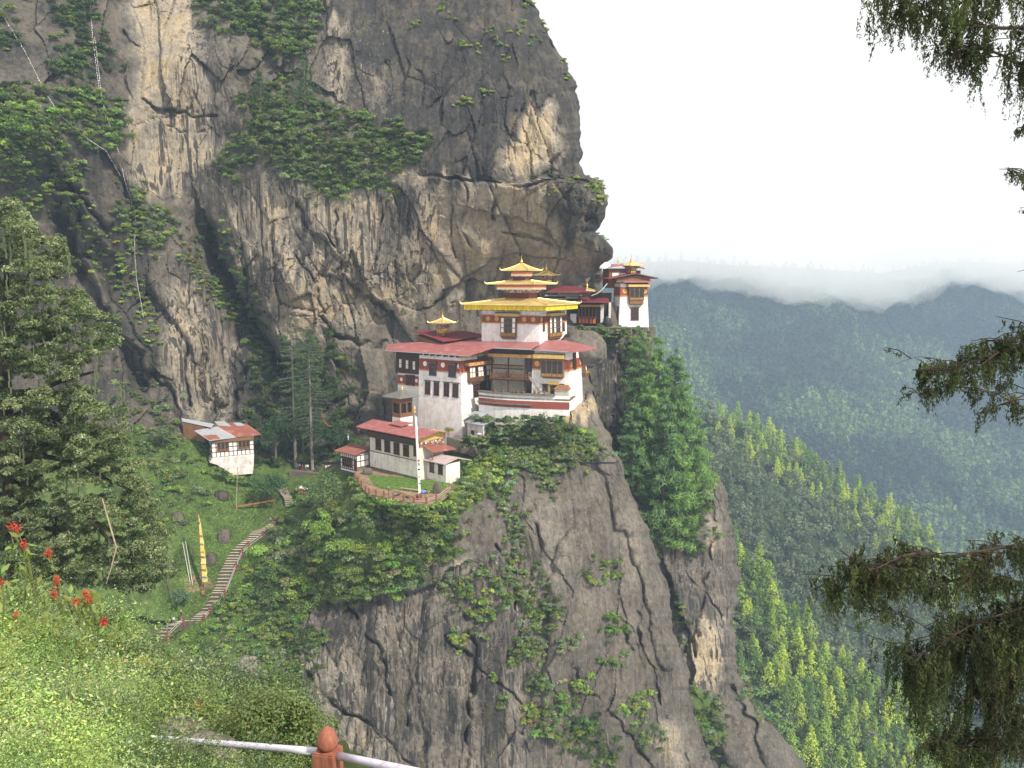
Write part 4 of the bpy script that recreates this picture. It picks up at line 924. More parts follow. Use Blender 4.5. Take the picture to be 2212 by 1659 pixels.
def lantern(A, B, Af, Bf, zb, zbt, zf0_, zf1_, pan):
    r0 = tier(A, B); F2 = T.moved(r0[0], r0[2])
    o = MB().fbox(T, *r0, zb - .3, zbt).build('lantern', 'maroon_timber', temple)
    g_ = MB(); nL, nR = pan
    for f, W_, n in ((F2.L, A, nL), (F2.R, B, nR)):
        for i in range(n):
            xa, xb = W_ * (i + .14) / n, W_ * (i + .86) / n
            if i == n - 2 and f is F2.L: continue
            g_.wbox(f, xa, xb, zb + .12, zbt - .15, 0, .06)
    g_.build('gilt_molding', 'gold_paint', o)
    if nL > 3:
        xa, xb = A * (nL - 2 + .2) / nL, A * (nL - 2 + .8) / nL; MB().wbox(F2.L, xa, xb, zb + .12, zbt - .15, 0, .05).build('niche', 'dark_glass', o)
    rf = tier(Af, Bf); F3 = T.moved(rf[0], rf[2]); zc_ = zbt + .003; ra = tier((A + Af) / 2, (B + Bf) / 2)
    MB().fbox(T, *tier(A + .5, B + .5), zc_, zc_ + (zf0_ - zc_) * .5).fbox(T, *ra, zc_ + (zf0_ - zc_) * .5 + .003, zf1_ - .02).build('corbel', 'painted_cornice', o)
    zmid = (zf0_ + zf1_) / 2
    MB().fbox(T, *rf, zmid + .002, zf1_).build('fascia', 'orange_paint', o)
    MB().fbox(T, rf[0] - .02, rf[1] + .02, rf[2] - .02, rf[3] + .02, zf0_, zmid).build('hanging_border', 'white_paint', o)
    col = MB(); col2 = MB(); hh = zmid - zf0_                              # lozenge pattern
    for f, W_ in ((F3.L, Af), (F3.R, Bf)):
        n = int(W_ / (hh * .62))
        for i in range(n):
            x = W_ * (i + .5) / n; zc2 = zf0_ + hh * .5; a_, b_ = W_ / n * .44, hh * .36
            for m_, k_ in ((col, 1.0), (col2, .5)): m_.wpoly(f, [(x - a_ * k_, zc2), (x, zc2 - b_ * k_), (x + a_ * k_, zc2), (x, zc2 + b_ * k_)], .02, .05 if k_ == 1 else .08)
    col.build('lozenge_pattern', 'pink_paint', o); col2.build('lozenge_pattern', 'blue_paint', o)
    return o
mat_plain('pink_paint', (0.62, 0.16, 0.22), 0.6, 0.3, 0, 0.2, 4); mat_plain('blue_paint', (0.12, 0.13, 0.34), 0.6, 0.3, 0, 0.2, 4)
lantern(A2, B2, A2f, B2f, z2b, zv('g', 1100, 695), zv('g', 1100, 642), zv('g', 1100, 572), (5, 4))
z3b = zv('g', 1140, 490)
A3, B3 = 205 * px_ / ca, 62 * px_ / sa_ * 1.3; A3f, B3f = 240 * px_ / ca, 95 * px_ / sa_ * 1.1
e2 = tier(A2f + 190 * px_ / ca, B2f + 190 * px_ / sa_ * .8); ra = tier(A3 + .2, B3 + .2)
hip(T, *e2, zv('g', 1100, 545), z3b + .05, *ra, temple, 'gilt_copper', .16, 'golden_roof', .25, 1, .05)
lantern(A3, B3, A3f, B3f, z3b, zv('g', 1140, 432), zv('g', 1140, 418), zv('g', 1140, 350), (4, 3))
e3 = tier(A3f + 190 * px_ / ca, B3f + 130 * px_ / sa_)
hip(T, *e3, zv('g', 1140, 322), zv('g', 1140, 212), cx - .25, cx + .25, cy - .25, cy + .25, temple, 'gilt_copper', .14, 'golden_roof', .45, 1, .05)
finial(T.p(cx, cy, zv('g', 1140, 216)), zv('g', 1140, 65) - zv('g', 1140, 216), temple)

def cupola(name, label, k, x, ybase, ybody, yeave, yapex, ytip, wbody, weave, Y, deg, parent=None, body='brown_timber'):
    """small gilded lantern roof with finial: sizes given by picture rows and widths"""
    ctr = at(*c(k, x, ybase), Y); sc = .553 / CROPS[k][2] * mpp(Y); z = lambda y: (ybase - y) * sc
    cd, sd = math.cos(R(deg)), math.sin(R(deg)); A = wbody * sc / (cd + sd); E = weave * sc / (cd + sd)
    F = Frame(ctr, deg); F = F.moved(-A / 2, -A / 2)
    o = thing(name, label, 'lantern', ctr) if parent is None else parent
    MB().fbox(F, 0, A, 0, A, -.6, z(ybody)).build('lantern', body, o)
    g_ = MB()
    for f in (F.L, F.R):
        for i in range(3): g_.wbox(f, A * (i + .18) / 3, A * (i + .82) / 3, .1, z(ybody) * .85, 0, .05)
    g_.build('gilt_molding', 'gold_paint', o)
    hz = (z(yeave) - z(ybody)) / 3
    m = MB()
    for i in range(3):
        e = .12 + i * (E - A) * .11; m.fbox(F, -e, A + e, -e, A + e, z(ybody) + i * hz + .002, z(ybody) + (i + 1) * hz)
    m.build('corbel', 'painted_cornice', o)
    e = (E - A) / 2
    hip(F, -e, A + e, -e, A + e, z(yeave), z(yapex), A / 2 - .12, A / 2 + .12, A / 2 - .12, A / 2 + .12, o, 'gilt_copper', .1, 'golden_roof', .5, 1)
    finial(F.p(A / 2, A / 2, z(yapex) - .05), z(ytip) - z(yapex) + .05, o)
    return o
# ---- side shrine with maroon roof behind the hall roof
SS = at(*c('h', 1000, 690), 186.0)
shrine = thing('side_shrine', 'low shrine with curved maroon roof and small gold lantern against the rock', 'shrine', SS)
top = [at(*c('h', x, y), Y) for x, y, Y in ((570, 482, 191), (1085, 668, 183), (1240, 650, 183.5), (1530, 606, 185), (1750, 596, 186.5), (1750, 545, 189.5), (1450, 488, 192.5), (1180, 484, 192), (850, 480, 191.5))]
MB().slab(top, .18).build('roof', 'maroon_tin', shrine)
wl = [at(*c('h', x, y), Y) for x, y, Y in ((650, 545, 190.5), (1010, 680, 184.2), (1700, 610, 188), (1500, 520, 193.5), (700, 520, 192.5))]
MB().slab([p + np.array((0, 0, -.3)) for p in wl], 3.5).build('wall', 'brown_timber', shrine)
cupola('lantern', '', 'h', 1090, 525, 440, 352, 275, 150, 205, 460, 187.5, 38, shrine)

# ================================================================== BACK TEMPLE UNDER THE OVERHANG
bt0 = at(*c('t', 470, 1500), 203)
back = thing('back_temple', 'dark temple front with maroon roofs and orange doors under the rock overhang', 'temple', bt0)
BT = Frame(at(*c('t', 860, 1530), 204), 12)
def tq(pts, Ys): return [at(*c('t', x, y), Y) for (x, y), Y in zip(pts, Ys)]
MB().slab(tq([(-330, 880), (470, 872), (600, 868), (440, 800), (0, 752), (-170, 800)], [199, 199, 201, 206, 208, 207]), .2).build('roof', 'maroon_tin', back)
MB().slab(tq([(150, 1062), (885, 1072), (860, 1000), (720, 968), (440, 975), (180, 1020)], [200, 200.5, 206, 208, 208, 207]), .2).build('roof', 'maroon_tin', back)
MB().slab(tq([(430, 842), (612, 862), (610, 838), (440, 790)], [199.6, 200.2, 202, 204]), .15).build('golden_roof', 'gilt_copper', back)
finial(at(*c('t', 455, 792), 202), .553 / 4.88 * mpp(202) * 140, back)
f = BT.L
z_ = lambda y: f.at(c('t', 450, y))[1]
xx = lambda x: f.at(c('t', x, 1300))[0]
MB().wbox(f, xx(880), xx(-350), z_(1540), z_(900), -6, -3.0).build('wall', 'dark_timber', back)
MB().wbox(f, xx(320), xx(-350), z_(965), z_(938), -3, .2).build('eave_board', 'grey_tin', back)
MB().wbox(f, xx(258), xx(40), z_(1010), z_(972), -2.9, -.1).build('panel', 'cream_plaster', back)
MB().wbox(f, xx(40), xx(-330), z_(1080), z_(1000), -2.9, -.2).build('panel', 'yellow_board', back)
MB().wbox(f, xx(745), xx(315), z_(1165), z_(1125), -3, -.1).build('beam', 'gold_paint', back)
for xa, xb, ya, yb in ((712, 765, 1120, 1470), (135, 248, 1300, 1475), (865, 905, 1075, 1500)):
    MB().wbox(f, xx(xb), xx(xa), z_(yb), z_(ya), -.9, 0).build('pillar', 'whitewash', back)
for x in (290, 350, 420, 485, 553, 615):
    MB().wbox(f, xx(x + 10), xx(x - 12), z_(1390), z_(1180), -.7, -.35).build('post', 'brown_timber', back)
for x in (287, 352, 420, 492, 560): MB().wbox(f, xx(x + 56), xx(x + 4), z_(1480), z_(1396), -.6, -.3).build('door_panel', 'orange_paint', back)
MB().wbox(f, xx(630), xx(275), z_(1392), z_(1355), -.75, -.28).build('rail', 'red_paint', back)
MB().wbox(f, xx(700), xx(635), z_(1470), z_(1180), -.9, -.6).build('doorway', 'dark_glass', back)
cupola('rear_lantern', 'small gilded lantern roof with spire behind the three-tiered golden temple', 'g', 1505, 520, 470, 405, 330, 205, 180, 420, 205, 38)
# retaining ledge in front
zl = at(*c('t', 500, 1545), 202)[2]
lw = [atz(*c('t', x, y), zl) for x, y in ((60, 1548), (500, 1552), (900, 1560), (1300, 1566))]
led = thing('ledge_wall', 'mossy stone parapet along the ledge in front of the back temple', 'wall', lw[1])
ribbon(lw, -1.5, -.15, -1, 0, 'wall', 'brown_stone', led); ribbon(lw, -.147, .1, -1.1, .2, 'coping', 'slate', led)
MB().slab([lw[0], lw[-1], lw[-1] + np.array((0, 12, 0)), lw[0] + np.array((0, 12, 0))], .3).build('paving', 'brown_stone', led)

# ================================================================== WHITE WATCH TOWER
Tc = at(*c('t', 1058, 1565), 203.5)
tower = thing('white_tower', 'tapering white tower with carved bay window standing alone at the cliff corner', 'tower', Tc)
W_ = Frame(Tc, 74, 0.055)
tW = W_.R.at(c('t', 1640, 1400))[0]; zW = W_.R.at(c('t', 1400, 690))[1]
sW = 4.5
q_ = W_.bat * zW
lo = [W_.p(0, 0, -1.5), W_.p(sW, 0, -1.5), W_.p(sW, tW, -1.5), W_.p(0, tW, -1.5)]; hi = [W_.p(q_, q_, zW), W_.p(sW, q_, zW), W_.p(sW, tW - q_, zW), W_.p(q_, tW - q_, zW)]
MB().hexa(lo + hi).build('wall', 'whitewash', tower)
a0, a1 = W_.R.at(c('t', 1170, 950))[1], W_.R.at(c('t', 1170, 785))[1]; zm = (a0 + a1) / 2
q_ = W_.bat * a0
band(W_.R, q_ * 1.0, tW - q_, a0, a1, tower, [(W_.R.at(c('t', 1170, 865))[0], zm), (W_.R.at(c('t', 1553, 868))[0], zm)], .57)
band(W_.L, q_ * 1.0, sW, a0, a1, tower, [], trim=True)
q = rect(W_.R, 't', 1240, 800, 1518, 1130); cz0, cz1 = W_.R.at(c('t', 1400, 782))[1], W_.R.at(c('t', 1400, 738))[1]
bay(W_.R, (q[0], q[1], q[2], cz0 - .02), tower, 'ddd', 1, .8, 'brown_timber', (W_.R.at(c('t', 1205, 760))[0], W_.R.at(c('t', 1608, 760))[0], cz0, cz1), .3)
window(W_.R, rect(W_.R, 't', 1288, 1185, 1440, 1412), tower, 'maroon_timber', 3, 3, .3)
window(W_.L, rect(W_.L, 't', 1028, 1175, 1050, 1400), tower, 'maroon_timber', 1, 3, .1, False)
e = W_.R.shift(1.2)
q = rect(e, 't', 1150, 655, 1690, 690)
MB().add([e.pt(q[0], q[2], 0), e.pt(q[1], q[2], 0), e.pt(q[1] - .4, q[2] + .7, -1.6), e.pt(q[0] + .4, q[2] + .7, -1.6), e.pt(q[0], q[2] - .15, 0), e.pt(q[1], q[2] - .15, 0), e.pt(q[1] - .4, q[2] - .1, -1.6), e.pt(q[0] + .4, q[2] - .1, -1.6)],
         [(0, 1, 2, 3), (4, 7, 6, 5), (0, 4, 5, 1), (1, 5, 6, 2), (2, 6, 7, 3), (3, 7, 4, 0)]).build('pent_roof', 'red_tin', tower)
MB().wbox(W_.R, W_.R.at(c('t', 1180, 715))[0], W_.R.at(c('t', 1600, 715))[0], cz1 + .1, q[2] - .16, -.2, .8).build('corbel', 'dark_timber', tower)
MB().fbox(W_, .3, sW, .5, tW - .5, zW - .4, zW + .9).build('attic', 'brown_timber', tower)
# gable roof, ridge running back: verge facing us
e = W_.R.shift(1.5); pl, pa_, pr = e.at(c('t', 862, 622)), e.at(c('t', 1398, 522)), e.at(c('t', 1812, 612))
back_ = -9.5
V = [e.pt(*pl, 0), e.pt(*pa_, 0), e.pt(*pr, 0), e.pt(*pl, back_), e.pt(*pa_, back_), e.pt(*pr, back_)]; dn = np.array((0, 0, -.22)); V += [p + dn for p in V]
MB().add(V, [(0, 1, 4, 3), (1, 2, 5, 4), (6, 9, 10, 7), (7, 10, 11, 8), (0, 6, 7, 1), (1, 7, 8, 2), (3, 4, 10, 9), (4, 5, 11, 10), (0, 3, 9, 6), (2, 8, 11, 5)]).build('gable_roof', 'maroon_tin', tower)
g_ = W_.R; MB().wpoly(g_, [(g_.at(c('t', 1000, 690))[0], zW - .1), (g_.at(c('t', 1640, 690))[0], zW - .1), (g_.at(c('t', 1640, 690))[0], zW + .8), (g_.at(c('t', 1398, 560))[0], pa_[1] - .5), (g_.at(c('t', 1000, 690))[0], zW + .8)], .3, .5).build('gable', 'brown_timber', tower)
# upper house behind, with golden canopy
UP = Frame(at(*c('t', 1195, 620), 209), 74)
MB().fbox(UP, -.2, 4, -4.8, 0, -2.5, 2.5).fbox(UP, -.2, 4, .002, 4, -2.5, 2.0).build('upper_wall', 'brown_timber', tower)
MB().wbox(UP.R, -3.9, -.1, .2, 1.35, .2, .35).build('upper_panel', 'whitewash', tower)
MB().wbox(UP.R, -4.4, 0, -1.4, -.2, .2, .3).build('upper_band', 'red_ochre', tower)
MB().slab(tq([(680, 432), (1075, 372), (1150, 360), (1150, 338), (900, 350), (690, 400)], [206.5, 206.5, 207, 213, 214, 213]), .2).build('upper_roof', 'red_tin', tower)
MB().slab(tq([(1380, 400), (1560, 432), (1540, 420), (1400, 372)], [207, 207.5, 213, 213]), .2).build('upper_roof', 'maroon_tin', tower)
cupola('lantern', '', 't', 1300, 520, 470, 380, 316, 158, 160, 440, 208, 60, tower)
finial(at(*c('t', 1056, 330), 208), .553 / 4.88 * mpp(208) * 130, tower)
cl = tq([(700, 392), (790, 402), (905, 350), (870, 330), (800, 308)], [204, 203.5, 205, 207, 207])
tag(MB().slab(cl, .5).build('white_sheet', 'white_paint', None, loc=cl[0]), 'crumpled white sheet lying on the upper roof beside the rock', 'sheet')
cb = [at(*c('t', x, y), Y) for x, y, Y in ((530, 955, 201), (640, 915, 201.5), (740, 840, 202), (840, 720, 203))]
tag(MB().tube(cb, .12, 6).build('drain_pipe', 'grey_tin', None, loc=cb[0]), 'grey drain pipe curving down from the tower house to the maroon roof', 'pipe')
# stone steps up to the tower
sp = [at(*c('t', x, y), 203.2) for x, y in ((920, 1080), (1000, 1080), (1040, 1550), (950, 1550))]
stp = thing('stone_steps', 'narrow stone steps climbing between the white pillar and the white tower', 'steps', sp[3])
m = MB()
for i in range(16):
    q = i / 16; p0, p1 = sp[3] + (sp[0] - sp[3]) * q, sp[2] + (sp[1] - sp[2]) * q; d = np.array((0, 3.2 * q, 0)); h_ = np.array((0, 0, (sp[0][2] - sp[3][2]) / 16))
    m.hexa([p0 + d, p1 + d, p1 + d + (0, .6, 0), p0 + d + (0, .6, 0), p0 + d + h_, p1 + d + h_, p1 + d + h_ + (0, .6, 0), p0 + d + h_ + (0, .6, 0)])
m.build('step', 'brown_stone', stp)
tk = at(*c('t', 835, 1545), 202.8); wt = thing('water_tank', 'dark plastic water tank beside the white pillar of the back temple', 'tank', tk)
MB().lathe(tk, [(.95, 0), (1.0, .1), (1.0, 1.9), (.8, 2.2), (.35, 2.3), (.35, 2.42)], 18).build('body', 'black_plastic', wt, smooth=True)
MB().lathe(tk + np.array((0, 0, 2.42)), [(.36, .0), (.36, .08)], 14).build('lid', 'grey_tin', wt)
# great overhanging boulder at the corner of the hall
def boulder(name, label, ctr, rad, seed, mat='rock', n=40, **att):
    th = np.linspace(0, math.pi, n); ph = np.linspace(0, 2 * math.pi, 2 * n); TH, PH = np.meshgrid(th, ph, indexing='ij')
    D = np.stack([np.sin(TH) * np.cos(PH), np.sin(TH) * np.sin(PH), np.cos(TH)], -1)
    s_ = np.array(rad); P_ = np.sign(D) * np.abs(D) ** .8 * s_; sc = 1 + .13 * fbm(D * 1.6 + seed, 4, seed) + .03 * fbm(D * 6 + seed, 3, seed)
    P_ = P_ * sc[..., None] + np.array(ctr); idx = np.arange(n * 2 * n).reshape(n, 2 * n)
    Fq = np.stack([idx[:-1, :-1], idx[1:, :-1], idx[1:, 1:], idx[:-1, 1:]], -1).reshape(-1, 4); N_ = n * 2 * n
    A_ = {'tan': .35, 'green': 0, 'streak': .4, 'dirt': 0}; A_.update(att)
    return tag(np_mesh(name, P_.reshape(-1, 3), Fq, mat, attrs={k: np.full(N_, v) for k, v in A_.items()}, smooth=True, loc=ctr), label, 'boulder')
bo = boulder('boulder', 'huge smooth boulder wedged beneath the ledge beside the red roof', at(*c('r1', 1625, 690), 180), (5.2, 4.5, 4.2), 5, tan=.42)
# ================================================================== LOWER COURT
mat_plain('yard_dirt', (0.23, 0.17, 0.11), 0.95, 0.1, 0, 0.3, 0.6)
mat_plain('lawn', (0.085, 0.15, 0.03), 0.95, 0.1, 0, 0.5, 1.2)
mat_plain('stair_stone', (0.46, 0.41, 0.32), 0.9, 0.15, 0, 0.3, 2.5)
Bc = at(*c('b', 1235, 1166), 160.0); ZC = Bc[2]
def bz(x, y, dz=0.0): return atz(*c('b', x, y), ZC) + np.array((0, 0, dz))
edge = [(300, 1065), (372, 1190), (462, 1332), (555, 1372), (735, 1412), (872, 1440), (1020, 1468), (1170, 1498), (1352, 1508), (1495, 1462), (1722, 1310), (1670, 1170)]
yard = MB().slab([bz(x, y, -.02) for x, y in edge] + [bz(1900, 1120, -.02), bz(1400, 900, -.02), bz(500, 960, -.02)], 0.7).build('courtyard_ground', 'yard_dirt', None, loc=Bc); tag(yard, kind='structure')
lawn = MB().slab([bz(x, y, .02) for x, y in ((500, 1085), (560, 1190), (690, 1290), (960, 1300), (1180, 1330), (1290, 1345), (1560, 1320), (1690, 1230), (1640, 1195), (1300, 1160), (1000, 1120))], .03).build('courtyard_lawn', 'lawn', None, loc=Bc); tag(lawn, kind='structure')

def timber_frame(f, x0, x1, z0, z1, cols, rows, parent, name='timber_frame', mat='dark_timber', wd=.09):
    m = MB()
    for i in range(cols + 1): x = x0 + (x1 - x0) * i / cols; m.wbox(f, x - wd, x + wd, z0, z1, -.02, .06)
    for j in range(rows + 1): z = z0 + (z1 - z0) * j / rows; m.wbox(f, x0 - wd, x1 + wd, z - wd, z + wd, -.02, .055)
    return m.build(name, mat, parent)
def gable_roof(F, out, k, e1p, e0x, r1p, r0x, q1p, parent, mat, thick=.16, name='roof'):
    """eave corner e1p on the wall shifted out, ridge end r1p straight behind it, back eave q1p; e0x, r0x: picture columns of the far ends"""
    fE_ = F.L.shift(out); e1_ = fE_.pt(*fE_.at(c(k, *e1p))); e0_ = e1_ + F.a * slide(e1_, F.a, c(k, e0x, 0)[0])
    r1_ = e1_ + F.b * slide(e1_, F.b, c(k, r1p[0], 0)[0]); r1_[2] = zat(r1_, c(k, *r1p)[1]); r0_ = r1_ + F.a * slide(r1_, F.a, c(k, r0x, 0)[0])
    pts = [e0_, e1_, r1_, r0_]
    V = [e0_, e1_, r1_, r0_]; fs = [(0, 1, 2, 3)]
    if q1p:
        q1_ = r1_ + F.b * slide(r1_, F.b, c(k, q1p[0], 0)[0]); q1_[2] = zat(q1_, c(k, *q1p)[1]); q0_ = q1_ + (r0_ - r1_); V += [q1_, q0_]; fs.append((3, 2, 4, 5))
    n = len(V); V = V + [p - np.array((0, 0, thick)) for p in V]
    fs += [tuple(n + i for i in f[::-1]) for f in fs]
    ring = [0, 1, 2, 4, 5, 3] if q1p else [0, 1, 2, 3]
    fs += [(ring[i], n + ring[i], n + ring[(i + 1) % len(ring)], ring[(i + 1) % len(ring)]) for i in range(len(ring))]
    o = MB().add(V, fs).build(name, mat, parent); sm = MB(); L_ = np.linalg.norm(e1_ - e0_); m_ = int(L_ / .9)
    for i in range(1, m_): a_ = e0_ + (e1_ - e0_) * i / m_; b_ = r0_ + (r1_ - r0_) * i / m_; sm.tube([a_ + (0, 0, .02), b_ + (0, 0, .02)], .035, 4)
    sm.build('seam_trim', mat, o); return o, V

low = thing('guest_house', 'long white house with red tin roof and five brown windows beside the fenced courtyard', 'house', Bc)
B = Frame(Bc, 42, 0.0)
sB = B.L.at(c('b', 535, 900))[0]; tB = 7.0
zl1 = B.L.at(c('b', 1232, 892))[1]; zu = B.L.at(c('b', 1240, 640))[1] + .5
MB().fbox(B, 0, sB, 0, tB, -.6, zl1).build('lower_wall', 'old_whitewash', low)
MB().fbox(B, .06, sB - .06, -.06 + .12, tB, zl1 + .003, zu).build('upper_wall', 'cream_plaster', low)
MB().wbox(B.L, -.02, sB + .02, zl1 - .06, zl1 + .06, -.05, .10).build('string_course', 'brown_timber', low)
MB().wbox(B.L, -.02, sB, -.5, .55, -.05, .06).build('plinth', 'brown_stone', low)
for r_ in ((618, 560, 695, 722), (746, 588, 825, 752), (878, 618, 958, 785), (1015, 648, 1095, 812), (1165, 672, 1232, 815)):
    q = rect(B.L, 'b', *r_); window(B.L.shift(.0), (q[0], q[1], max(q[2], zl1 + .2), q[3]), low, 'maroon_timber', 2, 4, .22)
MB().wbox(B.L, .0, sB, zu - .55, zu + .35, -.3, .75).wbox(B.L, .0, sB, zu - 1.0, zu - .553, -.3, .4).build('eave_cornice', 'dark_timber', low)
ro, VB = gable_roof(B, 1.5, 'b', (1232, 566), 330, (1528, 452), 575, (1825, 505), low, 'red_tin')
g0, g1 = B.R.at(c('b', 1275, 600)), B.R.at(c('b', 1600, 560))
gz = [B.R.at(c('b', 1285, 585))[1], B.R.at(c('b', 1600, 570))[1]]
tg = B.R.at(c('b', 1590, 600))[0]
MB().wpoly(B.R, [(.0, zu - .1), (tg, zu - .1), (tg + .5, zu + .9), (tg * .62, zu + 1.9), (-.3, zu + .5)], -.2, .55).build('gable', 'yellow_board', low)
MB().wbox(B.R, -.05, tg, zu - .75, zu - .103, -.2, .5).wbox(B.R, .1, tg - .1, zu - 1.2, zu - .753, -.2, .3).build('cornice', 'painted_cornice', low)
mid = (VB[2] + VB[3]) / 2; vr = [on_plane((mid + np.array((0, 0, .45)), np.array((-math.sin(R(42)) * .18, -math.cos(R(42)) * .18, .98))), c('b', *p)) for p in ((800, 350), (985, 388), (1160, 335), (900, 305))]
MB().slab(vr, .12).build('vent_roof', 'red_tin', low); MB().slab([p * .25 * 0 + (p + (vr[0] + vr[2]) / 2) / 2 - np.array((0, 0, .125)) for p in vr], .8).build('vent_wall', 'dark_timber', low)
# pent roof on its right side
pw = [B.R.pt(*B.R.at(c('b', 1290, 665))), B.R.pt(*B.R.at(c('b', 1585, 632)))]
fp = B.R.shift(2.4); po = [fp.pt(*fp.at(c('b', 1785, 712))), fp.pt(*fp.at(c('b', 1432, 762)))]
MB().slab([pw[0], po[1], po[0], pw[1]], .12).build('pent_roof', 'rusty_tin', low)
MB().tube([po[1] + (0, .2, -.1), po[1] + np.array((0, .2, -1.6))], .12, 6).build('post', 'brown_timber', low)
# annex
Ac = bz(1632, 1205); A_ = Frame(Ac, 42, 0.0)
ann = thing('annex_shed', 'small white annex with pale streaked tin roof at the right end of the guest house', 'shed', Ac)
sA = A_.L.at(c('b', 1285, 1050))[0]; tA = A_.R.at(c('b', 1832, 1050))[0]; zA = A_.L.at(c('b', 1625, 945))[1]
MB().fbox(A_, 0, sA, 0, tA, -.8, zA + .1).build('wall', 'old_whitewash', ann)
for r_ in ((1395, 920, 1458, 1045), (1520, 945, 1585, 1075)): window(A_.L, rect(A_.L, 'b', *r_), ann, 'maroon_timber', 2, 3, .15, False)
ro, VA = gable_roof(A_, .9, 'b', (1608, 936), 1268, (1803, 842), 1545, (2005, 872), ann, 'pale_tin')
MB().wpoly(A_.R, [(0, zA + .103), (tA, zA + .103), (tA * .6, zA + 1.0)], -.3, 0).build('gable', 'dark_timber', ann)
# left shed, half timbered
Sc = bz(345, 1025); S_ = Frame(Sc, 42, 0.0)
shd = thing('timbered_shed', 'half-timbered tea shed with rusty tin roof at the left end of the guest house', 'shed', Sc)
sS = S_.L.at(c('b', 112, 900))[0]; tS = S_.R.at(c('b', 518, 880))[0]; zS = S_.L.at(c('b', 330, 815))[1]
MB().fbox(S_, 0, sS, 0, tS, -.6, zS + .2).build('wall', 'white_paint', shd)
timber_frame(S_.L, 0, sS, -.1, zS, 8, 3, shd); timber_frame(S_.R, 0, tS, .6, zS, 3, 2, shd)
q = rect(S_.L, 'b', 140, 850, 285, 965); window(S_.L.shift(.05), q, shd, 'brown_timber', 5, 2, .1, False)
q = rect(S_.L, 'b', 308, 860, 340, 1020); MB().wbox(S_.L, q[0], q[1], -.1, q[3], 0, .1).build('door', 'maroon_timber', shd)
MB().wbox(S_.R, 0, tS, -.6, .55, -.1, .12).build('plinth', 'brown_stone', shd)
gable_roof(S_, 1.0, 'b', (308, 803), 15, (562, 690), 280, None, shd, 'rusty_tin')

# prayer pavilion left of the white block
Pc = at(*c('r1', 438, 1140), 171); PV = Frame(Pc, 40, 0.0)
pav = thing('prayer_pavilion', 'wooden prayer pavilion with grey pyramid roof and open carved windows beside the white block', 'pavilion', Pc)
sP = PV.L.at(c('r1', 385, 1080))[0]; tP = 3.6; zP = PV.L.at(c('r1', 438, 1012))[1]
MB().fbox(PV, 0, sP, 0, tP, -2.5, .25).build('base_wall', 'old_whitewash', pav)
MB().fbox(PV, .5, sP - .02, .5, tP, .253, zP).build('inner_wall', 'dark_glass', pav)
for (x, t_) in ((0, 0), (sP - .25, 0), (0, tP - .25), (0, tP / 2)): MB().fbox(PV, x, x + .28, t_, t_ + .28, .254, zP).build('post', 'brown_timber', pav)
MB().wbox(PV.L, .28, sP - .25, .256, 1.15, -.25, -.02).wbox(PV.R, .28, tP / 2, .256, 1.15, -.25, -.02).wbox(PV.R, tP / 2 + .28, tP - .25, .256, 1.15, -.25, -.02).build('parapet', 'brown_timber', pav)
MB().wbox(PV.L, .28, sP - .25, zP - 1.0, zP - .01, -.25, -.01).wbox(PV.R, .28, tP - .25, zP - 1.0, zP - .011, -.25, -.01).fbox(PV, -.3, sP + .3, -.3, tP + .3, zP + .003, zP + .35).build('lintel_beam', 'brown_timber', pav)
ap = slide(PV.p(sP / 2, tP / 2), PV.b, c('r1', 490, 945)[0])
e_l = slide(PV.p(0, -1.2), PV.a, c('r1', 318, 975)[0])
hip(PV, -1.2, e_l, -1.2, tP + 1.3, zP + .36, zat(PV.p(sP / 2, tP / 2), c('r1', 490, 947)[1]) - Pc[2], sP / 2 - .1, sP / 2 + .1, tP / 2 - .1, tP / 2 + .1, pav, 'slate', .12)
finial(PV.p(sP / 2, tP / 2, zat(PV.p(sP / 2, tP / 2), c('r1', 490, 950)[1]) - Pc[2]), 1.6, pav)
# two grey huts at the right foot of the block
for nm, lb, k0, Y_, dg, lx, rx, yt, zr in (('storage_hut', 'small whitewashed hut with flat grey tin roof at the foot of the block', (975, 1250), 167.5, 40, 872, 1018, 1178, 0), ('lean_to', 'grey plank lean-to with sagging roof above the whitewashed hut', (962, 1160), 170.5, 30, 890, 1005, 1122, 0)):
    p0 = at(*c('r1', *k0), Y_); F = Frame(p0, dg); o = thing(nm, lb, 'hut', p0); s_ = F.L.at(c('r1', lx, k0[1] - 30))[0]; t_ = max(2.0, F.R.at(c('r1', rx - 8, k0[1] - 30))[0]); z1_ = F.L.at(c('r1', k0[0], yt))[1]
    MB().fbox(F, 0, s_, 0, t_, -1.5, z1_).build('wall', 'stone_white' if nm == 'storage_hut' else 'grey_timber', o)
    MB().slab([F.p(-.35, -.5, z1_ + .02), F.p(s_ + .4, -.5, z1_ + .10), F.p(s_ + .4, t_ + .3, z1_ + .55), F.p(-.35, t_ + .3, z1_ + .45)], .1).build('roof', 'grey_tin', o)
    if nm == 'storage_hut': MB().wbox(F.L, s_ * .55, s_ * .75, -.1, .9, 0, .05).build('door', 'dark_timber', o)
pj = at(*c('b', 1985, 860), 172); o = thing('chest_hut', 'tiny white box hut half hidden in shrubs right of the annex roof', 'hut', pj); F = Frame(pj, 35)
MB().fbox(F, 0, 2.2, 0, 1.5, -1.5, 1.3).build('wall', 'stone_white', o); MB().slab([F.p(-.2, -.2, 1.33), F.p(2.4, -.2, 1.33), F.p(2.4, 1.7, 1.6), F.p(-.2, 1.7, 1.6)], .08).build('roof', 'pale_tin', o)
